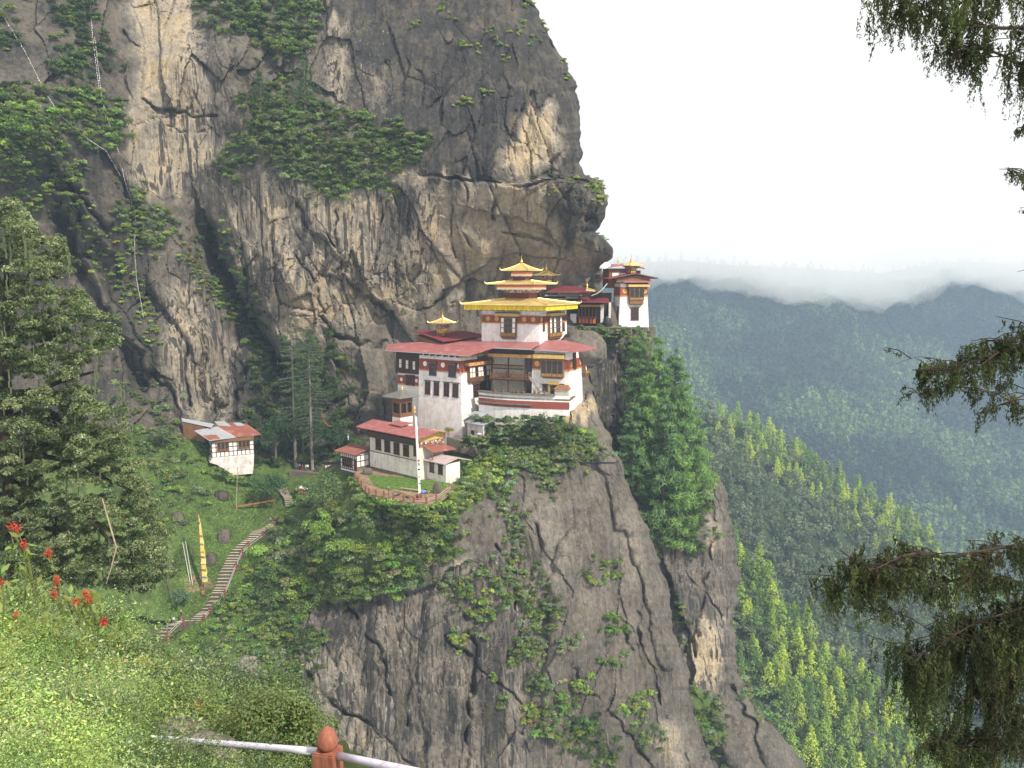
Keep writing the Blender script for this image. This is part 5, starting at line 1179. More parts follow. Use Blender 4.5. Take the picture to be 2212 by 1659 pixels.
# mossy retaining wall between block and annex
rw = [at(*c('b', x, y), Y) for x, y, Y in ((1640, 545, 169), (1850, 600, 168), (2050, 655, 167))]
o = thing('retaining_wall', 'dark mossy stone retaining wall between the white block and the annex', 'wall', rw[1]); ribbon(rw, -2.6, 0, -1.2, 0, 'wall', 'brown_stone', o)
pp = at(*c('b', 2110, 740), 165.5); o = thing('stone_pillar', 'grey stone pillar with flat cap among the shrubs right of the huts', 'pillar', pp)
MB().lathe(pp, [(.28, -1), (.26, .5), (.24, 3.4)], 8).build('shaft', 'slate', o); MB().lathe(pp + np.array((0, 0, 3.4)), [(.24, .003), (.5, .1), (.5, .25), (.1, .4)], 8).build('cap', 'stone_white', o)

# ---- courtyard fence
FP = [(318, 1130), (366, 1185), (412, 1250), (474, 1328), (522, 1364), (622, 1388), (735, 1408), (875, 1434), (1020, 1462), (1170, 1492), (1352, 1502), (1490, 1456), (1715, 1306), (1666, 1185)]
cf = thing('courtyard_fence', 'low red fence of round-headed posts with thin rails round the courtyard', 'fence', bz(875, 1434))
for i, (x, y) in enumerate(FP):
    p = bz(x, y); MB().lathe(p, [(.17, -.6), (.17, .95), (.20, 1.0), (.20, 1.06), (.16, 1.2), (.07, 1.3), (.01, 1.34)], 8).build('post', 'red_paint', cf)
    if i:
        q_ = bz(*FP[i - 1])
        for z in (.42, .82): MB().tube([q_ + (0, 0, z), p + (0, 0, z)], .035, 5).build('rail', 'red_paint' if i < 10 else 'pale_rail', cf) if True else None
# ================================================================== PEOPLE
SKIN_N = 0
def plain(name, col, rough=.8):
    if name not in MATS: mat_plain(name, col, rough, .2, 0, .12, 6)
    return name
plain('skin', (0.42, 0.25, 0.17)); plain('hair_black', (0.015, 0.013, 0.012))
POSES = {'stand': dict(lean=0, leg=(.03, -.03), arm=((-.05, -.10), (-.05, -.12)), sit=0),
         'walk': dict(lean=.06, leg=(.24, -.22), arm=((-.16, -.02), (.14, .22)), sit=0),
         'climb': dict(lean=.16, leg=(.34, -.10), arm=((-.02, .22), (.10, .26)), sit=0),
         'sit': dict(lean=.08, leg=(0, 0), arm=((.08, .26), (.08, .26)), sit=1)}
def skin_obj(name, pts, edges, rads, mat, parent, loc, rot, sub=1):
    me = bpy.data.meshes.new(name); me.from_pydata([tuple(p) for p in pts], edges, []); me.update(); me.materials.append(MATS[mat])
    o = bpy.data.objects.new(name, me); link(o)
    md = o.modifiers.new('Skin', 'SKIN'); sv = me.skin_vertices
    if not sv: sv = me.skin_vertices
    lay = me.skin_vertices[0].data
    for i, r_ in enumerate(rads): lay[i].radius = r_ if hasattr(r_, '__len__') else (r_, r_); lay[i].use_root = (i == 0)
    if sub: o.modifiers.new('Sub', 'SUBSURF').levels = sub; o.modifiers['Sub'].render_levels = sub
    if parent: o.parent = parent
    else: o.location = [float(x) for x in loc]; o.rotation_euler = (0, 0, rot)
    return o
def person(loc, face, pose, top, legs, label, hair='hair_black', h=1.68, hat=None, extra=None):
    """face: heading in degrees, 0 looks along +Y"""
    P = POSES[pose]; s = h / 1.7; ln = P['lean']; dz = -.42 if P['sit'] else 0
    J = {}; pz = .92 + dz
    J['pelvis'] = (0, 0, pz); J['spine'] = (0, ln * .5, pz + .25); J['chest'] = (0, ln, pz + .46); J['neck'] = (0, ln * 1.2, pz + .60); J['head'] = (0, ln * 1.3 + .02, pz + .72); J['crown'] = (0, ln * 1.3 + .01, pz + .80)
    for k, sx in (('r', 1), ('l', -1)):
        i = 0 if sx > 0 else 1; ly = P['leg'][i]; a1, a2 = P['arm'][i]
        J['hip' + k] = (.10 * sx, 0, pz - .05)
        if P['sit']: J['knee' + k] = (.13 * sx, .42, pz + .02); J['ankle' + k] = (.13 * sx, .46, .08); J['toe' + k] = (.13 * sx, .62, .04)
        else:
            J['knee' + k] = (.11 * sx, ly * .75 + .04, .50 + abs(ly) * .1); J['ankle' + k] = (.11 * sx, ly if ly < .2 else ly * .9, .09 + max(0, ly - .25) * 1.2); J['toe' + k] = (.12 * sx, (ly if ly < .2 else ly * .9) + .15, .04 + max(0, ly - .25) * 1.2)
        J['sh' + k] = (.18 * sx, ln, pz + .50); J['el' + k] = (.24 * sx, ln + a1, pz + .22); J['wr' + k] = (.23 * sx, ln + a2, pz + .0 if a2 < .2 else pz + .16); J['hand' + k] = (.23 * sx, ln + a2 + .03, (pz + .0 if a2 < .2 else pz + .16) - .08)
    def net(names, E, rad):
        ix = {n: i for i, n in enumerate(names)}; return [np.array(J[n]) * s for n in names], [(ix[a], ix[b]) for a, b in E], [tuple(np.array(rad[n]) * s) if hasattr(rad[n], '__len__') else rad[n] * s for n in names]
    arms = [e for k in 'rl' for e in (('chest', 'sh' + k), ('sh' + k, 'el' + k), ('el' + k, 'wr' + k))]
    lg = [e for k in 'rl' for e in (('pelvis', 'hip' + k), ('hip' + k, 'knee' + k), ('knee' + k, 'ankle' + k))]
    core = [('pelvis', 'spine'), ('spine', 'chest')]
    full = core + [('chest', 'neck'), ('neck', 'head'), ('head', 'crown')] + arms + lg + [e for k in 'rl' for e in (('wr' + k, 'hand' + k), ('ankle' + k, 'toe' + k))]
    def nm(E): return list(dict.fromkeys(x for e in E for x in e))
    br = dict(pelvis=(.13, .10), spine=(.12, .09), chest=(.14, .10), neck=.05, head=(.085, .10), crown=(.07, .08))
    for k in 'rl': br.update({'hip' + k: .075, 'knee' + k: .055, 'ankle' + k: .04, 'toe' + k: .035, 'sh' + k: .055, 'el' + k: .04, 'wr' + k: .028, 'hand' + k: .035})
    n = nm(full); body = skin_obj('person', *net(n, full, br), 'skin', None, loc, -R(face)); tag(body, label, 'person')
    def grow(d): return {k: (tuple(x + d for x in v) if hasattr(v, '__len__') else v + d) for k, v in br.items()}
    E = core + arms; skin_obj('jacket', *net(nm(E), E, grow(.022)), top, body, None, 0)
    skin_obj('trousers', *net(nm(lg), lg, grow(.020)), legs, body, None, 0)
    hz = np.array(J['head']) * s; m = MB(); m.lathe(hz + np.array((0, -.015, -.03)), [(.085, 0), (.105, .06), (.10, .12), (.06, .165), (.01, .18)], 10); o = m.build('hair' if not hat else 'hat', hat or hair, None); o.parent = body
    if hat == 'straw':
        pass
    if extra: extra(body, J, s)
    return body
plain('shirt_white', (.72, .72, .70)); plain('shirt_blue', (.06, .14, .40)); plain('shirt_red', (.40, .05, .06)); plain('shirt_grey', (.25, .26, .28)); plain('shirt_orange', (.60, .20, .05)); plain('shirt_black', (.02, .02, .025)); plain('shirt_teal', (.10, .30, .33)); plain('robe_maroon', (.22, .02, .03)); plain('jeans', (.05, .07, .13)); plain('trousers_dark', (.025, .025, .03)); plain('trousers_khaki', (.26, .21, .14)); plain('straw', (.55, .42, .20)); plain('cap_white', (.7, .7, .7)); plain('dog_black', (.02, .018, .016)); plain('bag_blue', (.10, .22, .55))
mat_plain('pole_white', (.62, .60, .56), .7, .3, 0, .15, 3); mat_plain('pole_wood', (.33, .27, .20), .8, .2, 0, .25, 3); mat_plain('flag_white', (.70, .69, .67), .8, .1, 0, .1, 2)
# ---- tall white prayer-flag mast
fb_ = bz(1240, 1436); ft = fb_.copy(); zt_ = zat(fb_, c('b', 1222, 215)[1])
fm = thing('prayer_flag_mast', 'tall mast with narrow white prayer banner and golden finial on the courtyard', 'flagpole', fb_)
MB().lathe(fb_, [(.75, -.3), (.75, .15), (.55, .18), (.55, .55), (.62, .58), (.62, .75), (.42, .78), (.38, .95)], 4).build('pedestal', 'red_paint', fm)
tp_ = fb_ + np.array((-.55, .3, zt_ - fb_[2])); MB().tube([fb_ + (0, 0, .9), tp_], [.085, .06], 8).build('pole', 'pole_white', fm)
MB().lathe(tp_, [(.06, 0), (.24, .02), (.22, .25), (.26, .3), (.17, .45), (.16, .8), (.20, .86), (.17, 1.1), (.06, 1.3), (.03, 1.6)], 12).build('finial', 'gold_metal', fm, smooth=True)
def banner(base, top_, q0, q1, wid, dirn, name, mat, parent, n=40, amp=.12, taper=0.0, th=.02):
    m = MB(); d = np.array(dirn, float); d /= np.linalg.norm(d); nn = np.array((d[1], -d[0], 0)); b = 0
    for i in range(n + 1):
        q = q0 + (q1 - q0) * i / n; p = base + (top_ - base) * q; wv = amp * math.sin(i * .55) ; ww = wid * (1 - taper * (i / n) ** 2) * (1 + .07 * math.sin(i * .9)); z = np.array((0, 0, -.05 * abs(math.sin(i * .8))))
        m.v += [tuple(p + d * .1), tuple(p + d * (.1 + ww) + nn * wv + z), tuple(p + d * (.1 + ww) + nn * (wv + th) + z), tuple(p + d * .1 + nn * th)]
    for i in range(n):
        for k in range(4): m.f.append((4 * i + k, 4 * i + (k + 1) % 4, 4 * i + 4 + (k + 1) % 4, 4 * i + 4 + k))
    m.f += [(0, 1, 2, 3), (4 * n + 3, 4 * n + 2, 4 * n + 1, 4 * n)]
    return m.build(name, mat, parent)
fl_ = banner(fb_ + np.array((0, 0, 1.2)), tp_, 0.0, .97, .27, (1, .3, 0), 'banner', 'flag_white', fm, 60, .12)
for q0, q1, mt in ((.40, .425, 'shirt_red'), (.35, .385, 'shirt_grey'), (.29, .31, 'shirt_black'), (.115, .13, 'bag_blue'), (.20, .215, 'gold_paint')): banner(fb_ + np.array((0, -.035, 1.2)), tp_ + np.array((0, -.035, 0)), q0, q1, .31, (1, .3, 0), 'banner_stripe', mt, fl_, 4, .12, th=.09)
# ---- solar lamps, bench, rock, dogs, visitor
for (x, y), lb in (((806, 1398), 'black solar lamp post left of the white flag mast'), ((1330, 1452), 'black solar lamp post right of the white flag mast')):
    p = bz(x, y); o = thing('solar_lamp', lb, 'lamp', p, 'solar lamps on the courtyard'); MB().tube([p, p + (0, 0, 1.6)], .05, 6).build('pole', 'black_plastic', o)
    MB().lathe(p + np.array((0, 0, 1.602)), [(.12, 0), (.2, .05), (.2, .2), (.26, .24), (.04, .34)], 8).build('head', 'steel', o)
p0, p1 = bz(972, 1308), bz(1395, 1362); o = thing('long_bench', 'long low plank bench on the courtyard lawn behind the white mast', 'bench', p0)
MB().slab([p0 + (0, 0, .45), p1 + (0, 0, .45), p1 + np.array((.1, .5, .45)), p0 + np.array((.1, .5, .45))], .1).build('seat', 'pole_wood', o)
for q in (.05, .35, .65, .95): p = p0 + (p1 - p0) * q + np.array((.05, .1, 0)); MB().tube([p, p + (0, 0, .35)], .09, 6).build('leg', 'pole_wood', o)
boulder('courtyard_rock', 'grey upright rock on the courtyard near the right fence corner', bz(1500, 1350, .8), (.75, .6, 1.2), 9, n=14, tan=.3)
boulder('courtyard_rock', 'brown rounded stone heap at the left corner of the guest house', bz(500, 1075, .5), (1.0, .8, .8), 12, n=14, tan=.45)
person(bz(1352, 1352), -60, 'sit', 'shirt_black', 'jeans', 'visitor in black sitting on the long bench beside the white mast')
bg_ = bz(1300, 1352); o = MB().lathe(bg_, [(.25, 0), (.5, .1), (.52, .35), (.36, .55), (.1, .62)], 8).build('backpack', 'bag_blue', None, loc=bg_); tag(o, 'bright blue bag lying beside the seated visitor in black', 'bag')
def dog(p, rot, label):
    n = [(0, 0, .16), (.28, 0, .17), (.50, .02, .2), (.66, .06, .24), (.80, .10, .16), (-.25, 0, .15), (-.45, -.1, .08), (-.62, -.28, .05), (.36, .2, .06), (.62, .26, .04), (-.2, .22, .07), (.02, .34, .04)]
    e = [(0, 1), (1, 2), (2, 3), (3, 4), (0, 5), (5, 6), (6, 7), (1, 8), (8, 9), (5, 10), (10, 11)]
    o = skin_obj('dog', n, e, [.16, .16, .12, .09, .05, .15, .06, .025, .06, .035, .08, .035], 'dog_black', None, p, rot); tag(o, label, 'dog')
dog(bz(925, 1388), .5, 'dark dog lying on the courtyard, left of the other sleeping dog'); dog(bz(1078, 1420), 2.2, 'dark dog lying on the courtyard nearer the mast pedestal')

# ---- stairs
mat_plain('riser_shade', (0.085, 0.075, 0.055), 0.95, 0.1, 0, 0.3, 2.5)  # dark riser colour paints in the nosing shadow that the treads do not cast
def strip_stairs(name, label, keys, per, parent=None):
    """keys: left edge, right edge in picture points (crop, x, y); height and distance from the hillside"""
    Ls, Rs = [], []
    for (k, xl, yl, xr, yr) in keys:
        ul, ur = c(k, xl, yl), c(k, xr, yr); um, vm = (ul[0] + ur[0]) / 2, (ul[1] + ur[1]) / 2
        q = np.mean([ground_at('mountainside', um + dx, vm + dy)[1] for dx in (-8, 0, 8) for dy in (-6, 0, 6)]); Ls.append((ul, q)); Rs.append((ur, q))
    q = np.arange(len(keys)); n = per; t = np.linspace(0, len(keys) - 1, n + 1)
    ys = np.array([a[1] for a in Ls]); ys = np.interp(t, q, ys); ys = np.convolve(np.pad(ys, 6, mode='edge'), np.ones(13) / 13, 'valid') - .5
    f = lambda A, j: np.interp(t, q, [a[0][j] for a in A])
    PL = at(f(Ls, 0), f(Ls, 1), ys); PR = at(f(Rs, 0), f(Rs, 1), ys)
    zz = (PL[:, 2] + PR[:, 2]) / 2; V = []; F = []
    for i in range(n):
        for j, z in ((i, zz[i]), (i, zz[i + 1]), (i + 1, zz[i + 1])):
            if V and j == i and z == zz[i] and i > 0: continue
            V += [(PL[j][0], PL[j][1], z), (PR[j][0], PR[j][1], z)]
    m = len(V) // 2
    for i in range(m - 1): F.append((2 * i, 2 * i + 1, 2 * i + 3, 2 * i + 2))
    b = len(V); V += [(x, y, z - 1.6) for x, y, z in V]
    for i in range(m - 1): F += [(2 * i, 2 * i + 2, b + 2 * i + 2, b + 2 * i), (2 * i + 1, b + 2 * i + 1, b + 2 * i + 3, 2 * i + 3)]
    F += [(0, b, b + 1, 1), (2 * m - 2, 2 * m - 1, b + 2 * m - 1, b + 2 * m - 2)]
    o = MB().add(V, F).build(name, 'stair_stone', None, loc=V[0]); tag(o, label, 'stairs'); o.data.materials.append(MATS['riser_shade'])
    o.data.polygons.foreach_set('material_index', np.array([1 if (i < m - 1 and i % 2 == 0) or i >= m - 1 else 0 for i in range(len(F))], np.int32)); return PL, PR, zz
KEYS = [('s', -60, 1650, 120, 1690), ('s', 60, 1560, 190, 1590), ('s', 190, 1450, 300, 1480), ('s', 330, 1390, 420, 1440), ('s', 460, 1395, 625, 1430), ('s', 520, 1330, 655, 1370), ('s', 590, 1290, 690, 1320), ('s', 690, 1180, 800, 1210), ('s', 735, 1050, 885, 1080), ('s', 775, 980, 915, 1000),
        ('s', 800, 880, 950, 890), ('s', 850, 775, 1010, 775), ('s', 890, 690, 1030, 705), ('s', 930, 615, 1070, 620), ('s', 1000, 520, 1100, 530), ('s', 1090, 440, 1180, 455), ('s', 1180, 390, 1290, 395), ('s', 1210, 310, 1360, 330), ('s', 1380, 270, 1480, 250), ('s', 1440, 200, 1520, 200), ('s', 1540, 120, 1600, 130)]
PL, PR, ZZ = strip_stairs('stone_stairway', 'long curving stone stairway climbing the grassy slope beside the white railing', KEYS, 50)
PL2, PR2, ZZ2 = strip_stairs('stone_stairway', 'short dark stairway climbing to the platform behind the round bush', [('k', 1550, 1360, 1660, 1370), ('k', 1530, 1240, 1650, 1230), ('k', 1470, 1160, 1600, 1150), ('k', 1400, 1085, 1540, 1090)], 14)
def on_stairs(k, x, y):
    u = c(k, x, y); pr = proj((PL + PR) / 2); i = int(np.argmin((pr[:, 0] - u[0]) ** 2 + (pr[:, 1] - u[1]) ** 2)); p = (PL[i] + PR[i]) / 2; d = ray(*u); q = d * (p[1] / d[1]); q[2] = max(ZZ[i], q[2]); return q
rp_ = [(175, 1635), (375, 1440), (632, 1425), (697, 1335), (892, 1110), (1030, 770), (1103, 600), (1184, 515), (1368, 378), (1505, 262)]
sr = thing('stair_railing', 'white pipe railing with dark red posts along the stone stairway', 'railing', on_stairs('s', *rp_[4])); RP = []
for x, y in rp_:
    u = c('s', x, y); pr = proj(PR); i = int(np.argmin((pr[:, 0] - u[0]) ** 2 + (pr[:, 1] - u[1]) ** 2)); p = at(*u, PR[i][1] - .25); RP.append(p)
    MB().lathe(p, [(.21, -.8), (.21, 1.15), (.24, 1.18), (.24, 1.28), (.12, 1.42), (.02, 1.48)], 6).build('post', 'rail_red', sr)
for i in range(len(RP) - 1):
    if i == 1: continue
    for z in (.45, .95): MB().tube([RP[i] + (0, 0, z), RP[i + 1] + (0, 0, z)], .028, 6).build('rail', 'steel_white', sr)
# ---- yellow banner and bare poles
yb = at(*c('s', 610, 1062), ground_at('mountainside', *c('s', 610, 1075))[1] - .4); ytop = yb.copy(); ytop[0] = yb[0] - .15; ytop[2] = zat(yb, c('s', 597, 60)[1])
yf = thing('yellow_banner_pole', 'tall pole with long yellow prayer banner on the grass below the stairs', 'flagpole', yb)
MB().tube([yb, ytop], [.10, .05], 6).build('pole', 'red_paint', yf); MB().lathe(yb, [(.4, -.4), (.4, .15), (.2, .3)], 6).build('foot', 'clay', yf)
bn = banner(yb, ytop, .13, .97, 1.15, (1, -.15, 0), 'banner', 'yellow_banner', yf, 50, .06, .9)
for q0, mt in ((.19, 'shirt_teal'), (.28, 'shirt_red'), (.44, 'jeans'), (.36, 'flag_white'), (.51, 'yellow_cloth'), (.60, 'shirt_teal'), (.70, 'shirt_red'), (.86, 'jeans')): banner(yb + np.array((0, -.06, 0)), ytop + np.array((0, -.06, 0)), q0, q0 + .012, 1.1 * (1 - .9 * ((q0 - .13) / .84) ** 2), (1, -.15, 0), 'banner_stripe', mt, bn, 3, .14, 0, .14)
for (x0, y0, x1, y1), lb in (((478, 1045, 362, 440), 'thin bare pole, the left of the leaning pair beside the yellow banner'), ((497, 1015, 398, 425), 'thin bare pole, the right of the leaning pair beside the yellow banner')):
    p = at(*c('s', x0, y0), yb[1] + .6); q = at(*c('s', x1, y1), yb[1] + 2); o = MB().tube([p - (0, 0, .4), q], [.07, .04], 6).build('bare_pole', 'pole_white', None, loc=p); tag(o, lb, 'pole', 'bare flag poles')
p = at(*c('s', 578, 985), yb[1] + 2.5); o = thing('red_bench', 'small red plank bench behind the foot of the yellow banner', 'bench', p); MB().slab([p + np.array((-1.1, 0, .4)), p + np.array((1.1, 0, .4)), p + np.array((1.1, .4, .4)), p + np.array((-1.1, .4, .4))], .08).build('seat', 'red_paint', o)
for x in (-.9, .9): MB().tube([p + np.array((x, .2, -.3)), p + np.array((x, .2, .32))], .07, 6).build('leg', 'red_paint', o)
# mast and beam by the cottage
p = at(*c('k', 865, 1372), ground_at('mountainside', *c('k', 865, 1375))[1] - .5); q = p.copy(); q[0] += .7; q[2] = zat(p, c('k', 900, 790)[1])
o = MB().tube([p - (0, 0, .5), q], [.09, .06], 6).build('wire_mast', 'pole_wood', None, loc=p); tag(o, 'slender grey wire mast standing on the grass below the cottage', 'mast')
p1 = at(*c('k', 1412, 1278), p[1] + 2.5); o = thing('log_barrier', 'long red plank barrier on the grass at the foot of the wire mast', 'barrier', p)
MB().slab([p + np.array((0, -.1, .45)), p1 + np.array((0, -.1, .45)), p1 + np.array((0, .15, .45)), p + np.array((0, .15, .45))], .3).build('plank', 'clay', o)
for t_ in (.03, .5, .97): z = p + (p1 - p) * t_; MB().tube([z - (0, 0, .6), z + (0, 0, .148)], .08, 6).build('post', 'clay', o)

# ================================================================== COTTAGE
Kc = at(*c('k', 530, 668), 179.0); K = Frame(Kc, 64, 0.0)
cot = thing('timbered_cottage', 'half-timbered white cottage with patched tin roof on a whitewashed stone base', 'cottage', Kc)
tK = K.R.at(c('k', 1112, 520))[0]; sK = K.L.at(c('k', 415, 560))[0]; sK = min(sK, 9.0); zK = K.R.at(c('k', 540, 462))[1]
MB().fbox(K, 0, sK, 0, tK, 0, zK + .9).build('wall', 'white_paint', cot)
z1_ = K.R.at(c('k', 560, 465))[1]
timber_frame(K.R, 0, tK, 0, z1_, 10, 3, cot); timber_frame(K.L, 0, sK, 0, z1_, 4, 3, cot)
for r_ in ((598, 455, 762, 590), (892, 425, 1055, 555)):
    q = rect(K.R, 'k', *r_); bay(K.R, (q[0], q[1], q[2], z1_ + .25), cot, 'ddd', 1, .15, 'brown_timber', None, .12, gold=False)
window(K.L.shift(.06), rect(K.L, 'k', 448, 470, 505, 600), cot, 'brown_timber', 2, 2, .1, False)
MB().wbox(K.R, 0, tK, z1_ + .1, zK + .75, -.1, .5).build('eave_board', 'brown_timber', cot)
fE_ = K.R.shift(1.2); k0 = fE_.pt(*fE_.at(c('k', 488, 432))); k1 = k0 + K.b * slide(k0, K.b, c('k', 1222, 340)[0]); PLK = plane3(k0, k1, 17, K.a)
def kp(x, y): return on_plane(PLK, c('k', x, y))
MB().slab([kp(488, 430), kp(860, 385), kp(610, 235), kp(560, 240), kp(280, 292)], .12).build('roof', 'grey_tin', cot)
MB().slab([kp(860, 385), kp(1222, 342), kp(1010, 195), kp(560, 170), kp(610, 235)], .12).build('roof', 'rusty_tin', cot)
up = np.array((0, 0, .10))
for i, (pts, mt) in enumerate(([[(540, 250), (680, 320), (860, 380), (700, 290)], 'pale_tin'], [[(400, 360), (488, 425), (640, 408), (590, 350)], 'rusty_tin'], [[(640, 345), (720, 395), (780, 385), (700, 330)], 'grey_tin'], [[(560, 170), (620, 225), (800, 235), (700, 165)], 'grey_tin'], [[(820, 185), (880, 232), (990, 225), (930, 185)], 'grey_tin'])):
    MB().slab([kp(*q) + (0, 0, .03 + .012 * i) for q in pts], .025).build('roof_patch', mt, cot)
MB().slab([kp(105, 152) + up * 6, kp(118, 196) + up * 6, kp(520, 282) + up * 6, kp(560, 235) + up * 6], .12).build('roof', 'grey_tin', cot)
q0_, q1_ = kp(120, 200), kp(420, 265); zb = [np.array((p[0], p[1], p[2] + .3)) for p in (q0_, q1_)]
MB().hexa([zb[0] - (0, 0, 3.6), zb[1] - (0, 0, 3.6), zb[1] + (0, 3, -3.6), zb[0] + (0, 3, -3.6), zb[0], zb[1], zb[1] + (0, 3, 0), zb[0] + (0, 3, 0)]).build('rear_wall', 'brown_timber', cot)
sb = [(0, 0), (tK, 0), (tK - .2, -2.5), (tK - .5, -4.6), (tK * .45, -4.6), (tK * .25, -3.2), (tK * .12, -1.8), (-.6, -1.1)]
MB().wpoly(K.R, [(x, z - .01) for x, z in sb], -4.5, .06).build('stone_base', 'stone_white', cot)
# ================================================================== VISITOR PLATFORM under the dark trees
zp = at(*c('k', 1850, 868), 186)[2]
pf = [atz(*c('k', x, y), zp) for x, y in ((1600, 850), (1750, 862), (1900, 880), (2060, 905))]
o = thing('platform_wall', 'dark stone platform edge under the tall firs where visitors stand', 'wall', pf[1]); ribbon(pf, -2.5, 0, -5, 0, 'wall', 'brown_stone', o)
for i, (x, y, pz, tp1, lg1, lb, hat) in enumerate(((1722, 848, 'stand', 'shirt_blue', 'jeans', 'person in a blue jacket beside the left fir trunk on the platform', None), (1745, 846, 'stand', 'shirt_white', 'trousers_dark', 'person in white just behind the blue jacket on the platform', None), (1785, 856, 'stand', 'shirt_red', 'robe_maroon', 'person in dark red between the two fir trunks', None),
        (1830, 862, 'stand', 'shirt_grey', 'jeans', 'person in a grey top and jeans on the platform', None), (1855, 860, 'stand', 'shirt_white', 'jeans', 'person in white right of the grey top on the platform', None), (1975, 880, 'stand', 'shirt_black', 'jeans', 'person in black just right of the right fir trunk', None), (2000, 882, 'stand', 'jeans', 'trousers_dark', 'person in dark blue beside the platform rail', None), (2115, 870, 'stand', 'shirt_white', 'trousers_khaki', 'person in white with khaki trousers at the right end of the platform', None), (2150, 868, 'stand', 'shirt_white', 'trousers_dark', 'person in white with dark trousers farthest right on the platform', None))):
    b_ = atz(*c('k', x, y), zp); person(b_ + np.array((0, .5, 0)), 200 + 40 * i, pz, tp1, lg1, lb, hat=hat)
for (x, y, hd, ps, tp1, lg1, lb, hat) in ((345, 1395, 40, 'walk', 'shirt_black', 'jeans', 'person with a straw hat and black bag walking up beside the grass', 'straw'), (245, 1478, 40, 'climb', 'shirt_white', 'jeans', 'person in a white shirt climbing the lowest steps', None), (170, 1545, 40, 'climb', 'shirt_teal', 'trousers_khaki', 'person in teal behind the white shirt on the lowest steps', None),
        (10, 1640, 60, 'walk', 'jeans', 'trousers_dark', 'person in dark blue at the bottom of the stairway', None), (1450, 215, 60, 'climb', 'shirt_grey', 'jeans', 'person in a grey top climbing near the top of the railing', None)):
    person(on_stairs('s', x, y), hd, ps, tp1, lg1, lb, hat=hat)
i = 7; p = (PL2[i] + PR2[i]) / 2; p[2] = ZZ2[i]; person(p, 20, 'climb', 'shirt_orange', 'jeans', 'person with an orange top and pale hat on the short dark stairway', hat='cap_white')
p = bz(215, 600) * 0 + at(*c('b', 222, 590), 176); person(p, 90, 'stand', 'bag_blue', 'shirt_white', 'person in a bright blue jacket behind the tea shed roof')
p = at(*c('b', 378, 530), 175); person(p, 180, 'stand', 'robe_maroon', 'robe_maroon', 'monk in dark red robes at the far corner of the guest house roof')
p = fl[6] * np.array((1, 1, 0)) + (0, 0, fl[0][2]); p = atz(*c('w', 1145, 958), fl[0][2]) ; person(p, 180, 'stand', 'shirt_white', 'trousers_dark', 'person in a white shirt before the gilded door on the terrace')
# potted plants on the terrace wall
mat_leaf('pot_leaf', .3)
def pot(x, y, lb):
    b_ = atz(*c('w', x, y), zt + .02); o = thing('potted_plant', lb, 'plant', b_, 'flower pots along the terrace wall'); MB().lathe(b_, [(.2, 0), (.3, .4), (.33, .42), (.33, .48)], 10).build('pot', 'clay', o)
    rg = np.random.default_rng(int(x)); n = 50; q = rg.normal(size=(n, 3)) * (.26, .26, .28) + b_ + (0, 0, .8); leaf_mesh('foliage', q, .22, rg, 'pot_leaf', o, (.09, .17, .04), .35)
pot_list = [(300, 945, 'flower pot on the terrace wall, leftmost of the row'), (430, 952, 'flower pot in front of the thin red balcony post'), (605, 962, 'flower pot midway between the two balcony posts'), (668, 966, 'flower pot with tall leaves left of the dark post'), (760, 970, 'flower pot just left of the dark balcony post'), (935, 976, 'flower pot at the foot of the balcony stair'), (1000, 978, 'flower pot under the stair rail'), (1095, 983, 'flower pot beside the person in white, last of the row')]
# red-roofed small post box hut left
p = at(*c('k', 1800, 1110), 176); o = thing('donation_box', 'small red box with white lid among shrubs beside the short stairway', 'box', p); MB().hexa([p + q for q in np.array([(-.6, 0, -1), (.6, -.3, -1), (.6, .7, -1), (-.6, 1, -1), (-.6, 0, .3), (.6, -.3, .1), (.6, .7, .1), (-.6, 1, .3)])]).build('body', 'shirt_red', o)
MB().slab([p + q for q in np.array([(-.9, -.3, .55), (.9, -.6, .0), (.9, 1, .0), (-.9, 1.2, .55)])], .12).build('lid', 'white_paint', o)
# prayer-flag strings down the cliff
def flag_string(pts, k, lb, n, off=1.2):
    uv = [c(a, x, y) for a, x, y in pts]; W3 = [ground_at('mountainside', *q) for q in uv]; W3 = [p * (1 - off / np.linalg.norm(p)) for p in W3]
    W3 = np.array(W3); t = np.linspace(0, len(W3) - 1, n); path = np.stack([np.interp(t, np.arange(len(W3)), W3[:, j]) for j in range(3)], 1)
    o = thing('prayer_flag_string', lb, 'prayer flags', W3[0]); MB().tube(path, .012, 4).build('cord', 'flag_white', o)
    rg = random.Random(k); m = MB()
    for i in range(n - 1):
        a_, b_ = path[i], path[i] + (path[i + 1] - path[i]) * .45; d = b_ - a_; side = np.array((.11 * rg.choice((-1, 1)) * rg.uniform(.5, 1.2), 0, -.12)); m.slab([a_, b_, b_ + side, a_ + side], .02, (0, 1, 0))
    f = m.build('flag_fringe', 'flag_white', o); f['kind'] = 'stuff'
flag_string([('r2', 580, -40), ('r2', 600, 250), ('r2', 640, 560), ('r2', 700, 780), ('r2', 760, 960), ('r2', 815, 1190), ('r4', 850, 130), ('r4', 878, 250), ('r4', 868, 420), ('r4', 885, 640), ('r4', 930, 900)], 1, 'long string of white prayer flags hanging straight down the left cliff', 190)
flag_string([('r2', -20, 40), ('r2', 150, 310), ('r2', 300, 600), ('r2', 390, 740), ('r2', 540, 880), ('r2', 690, 980), ('r2', 790, 1150)], 2, 'string of white prayer flags slanting from the top left to the knot', 110)
flag_string([('r2', 610, 240), ('r2', 655, 620), ('r2', 690, 760)], 3, 'short second string of white prayer flags beside the long one', 50)
for a in pot_list: pot(*a)

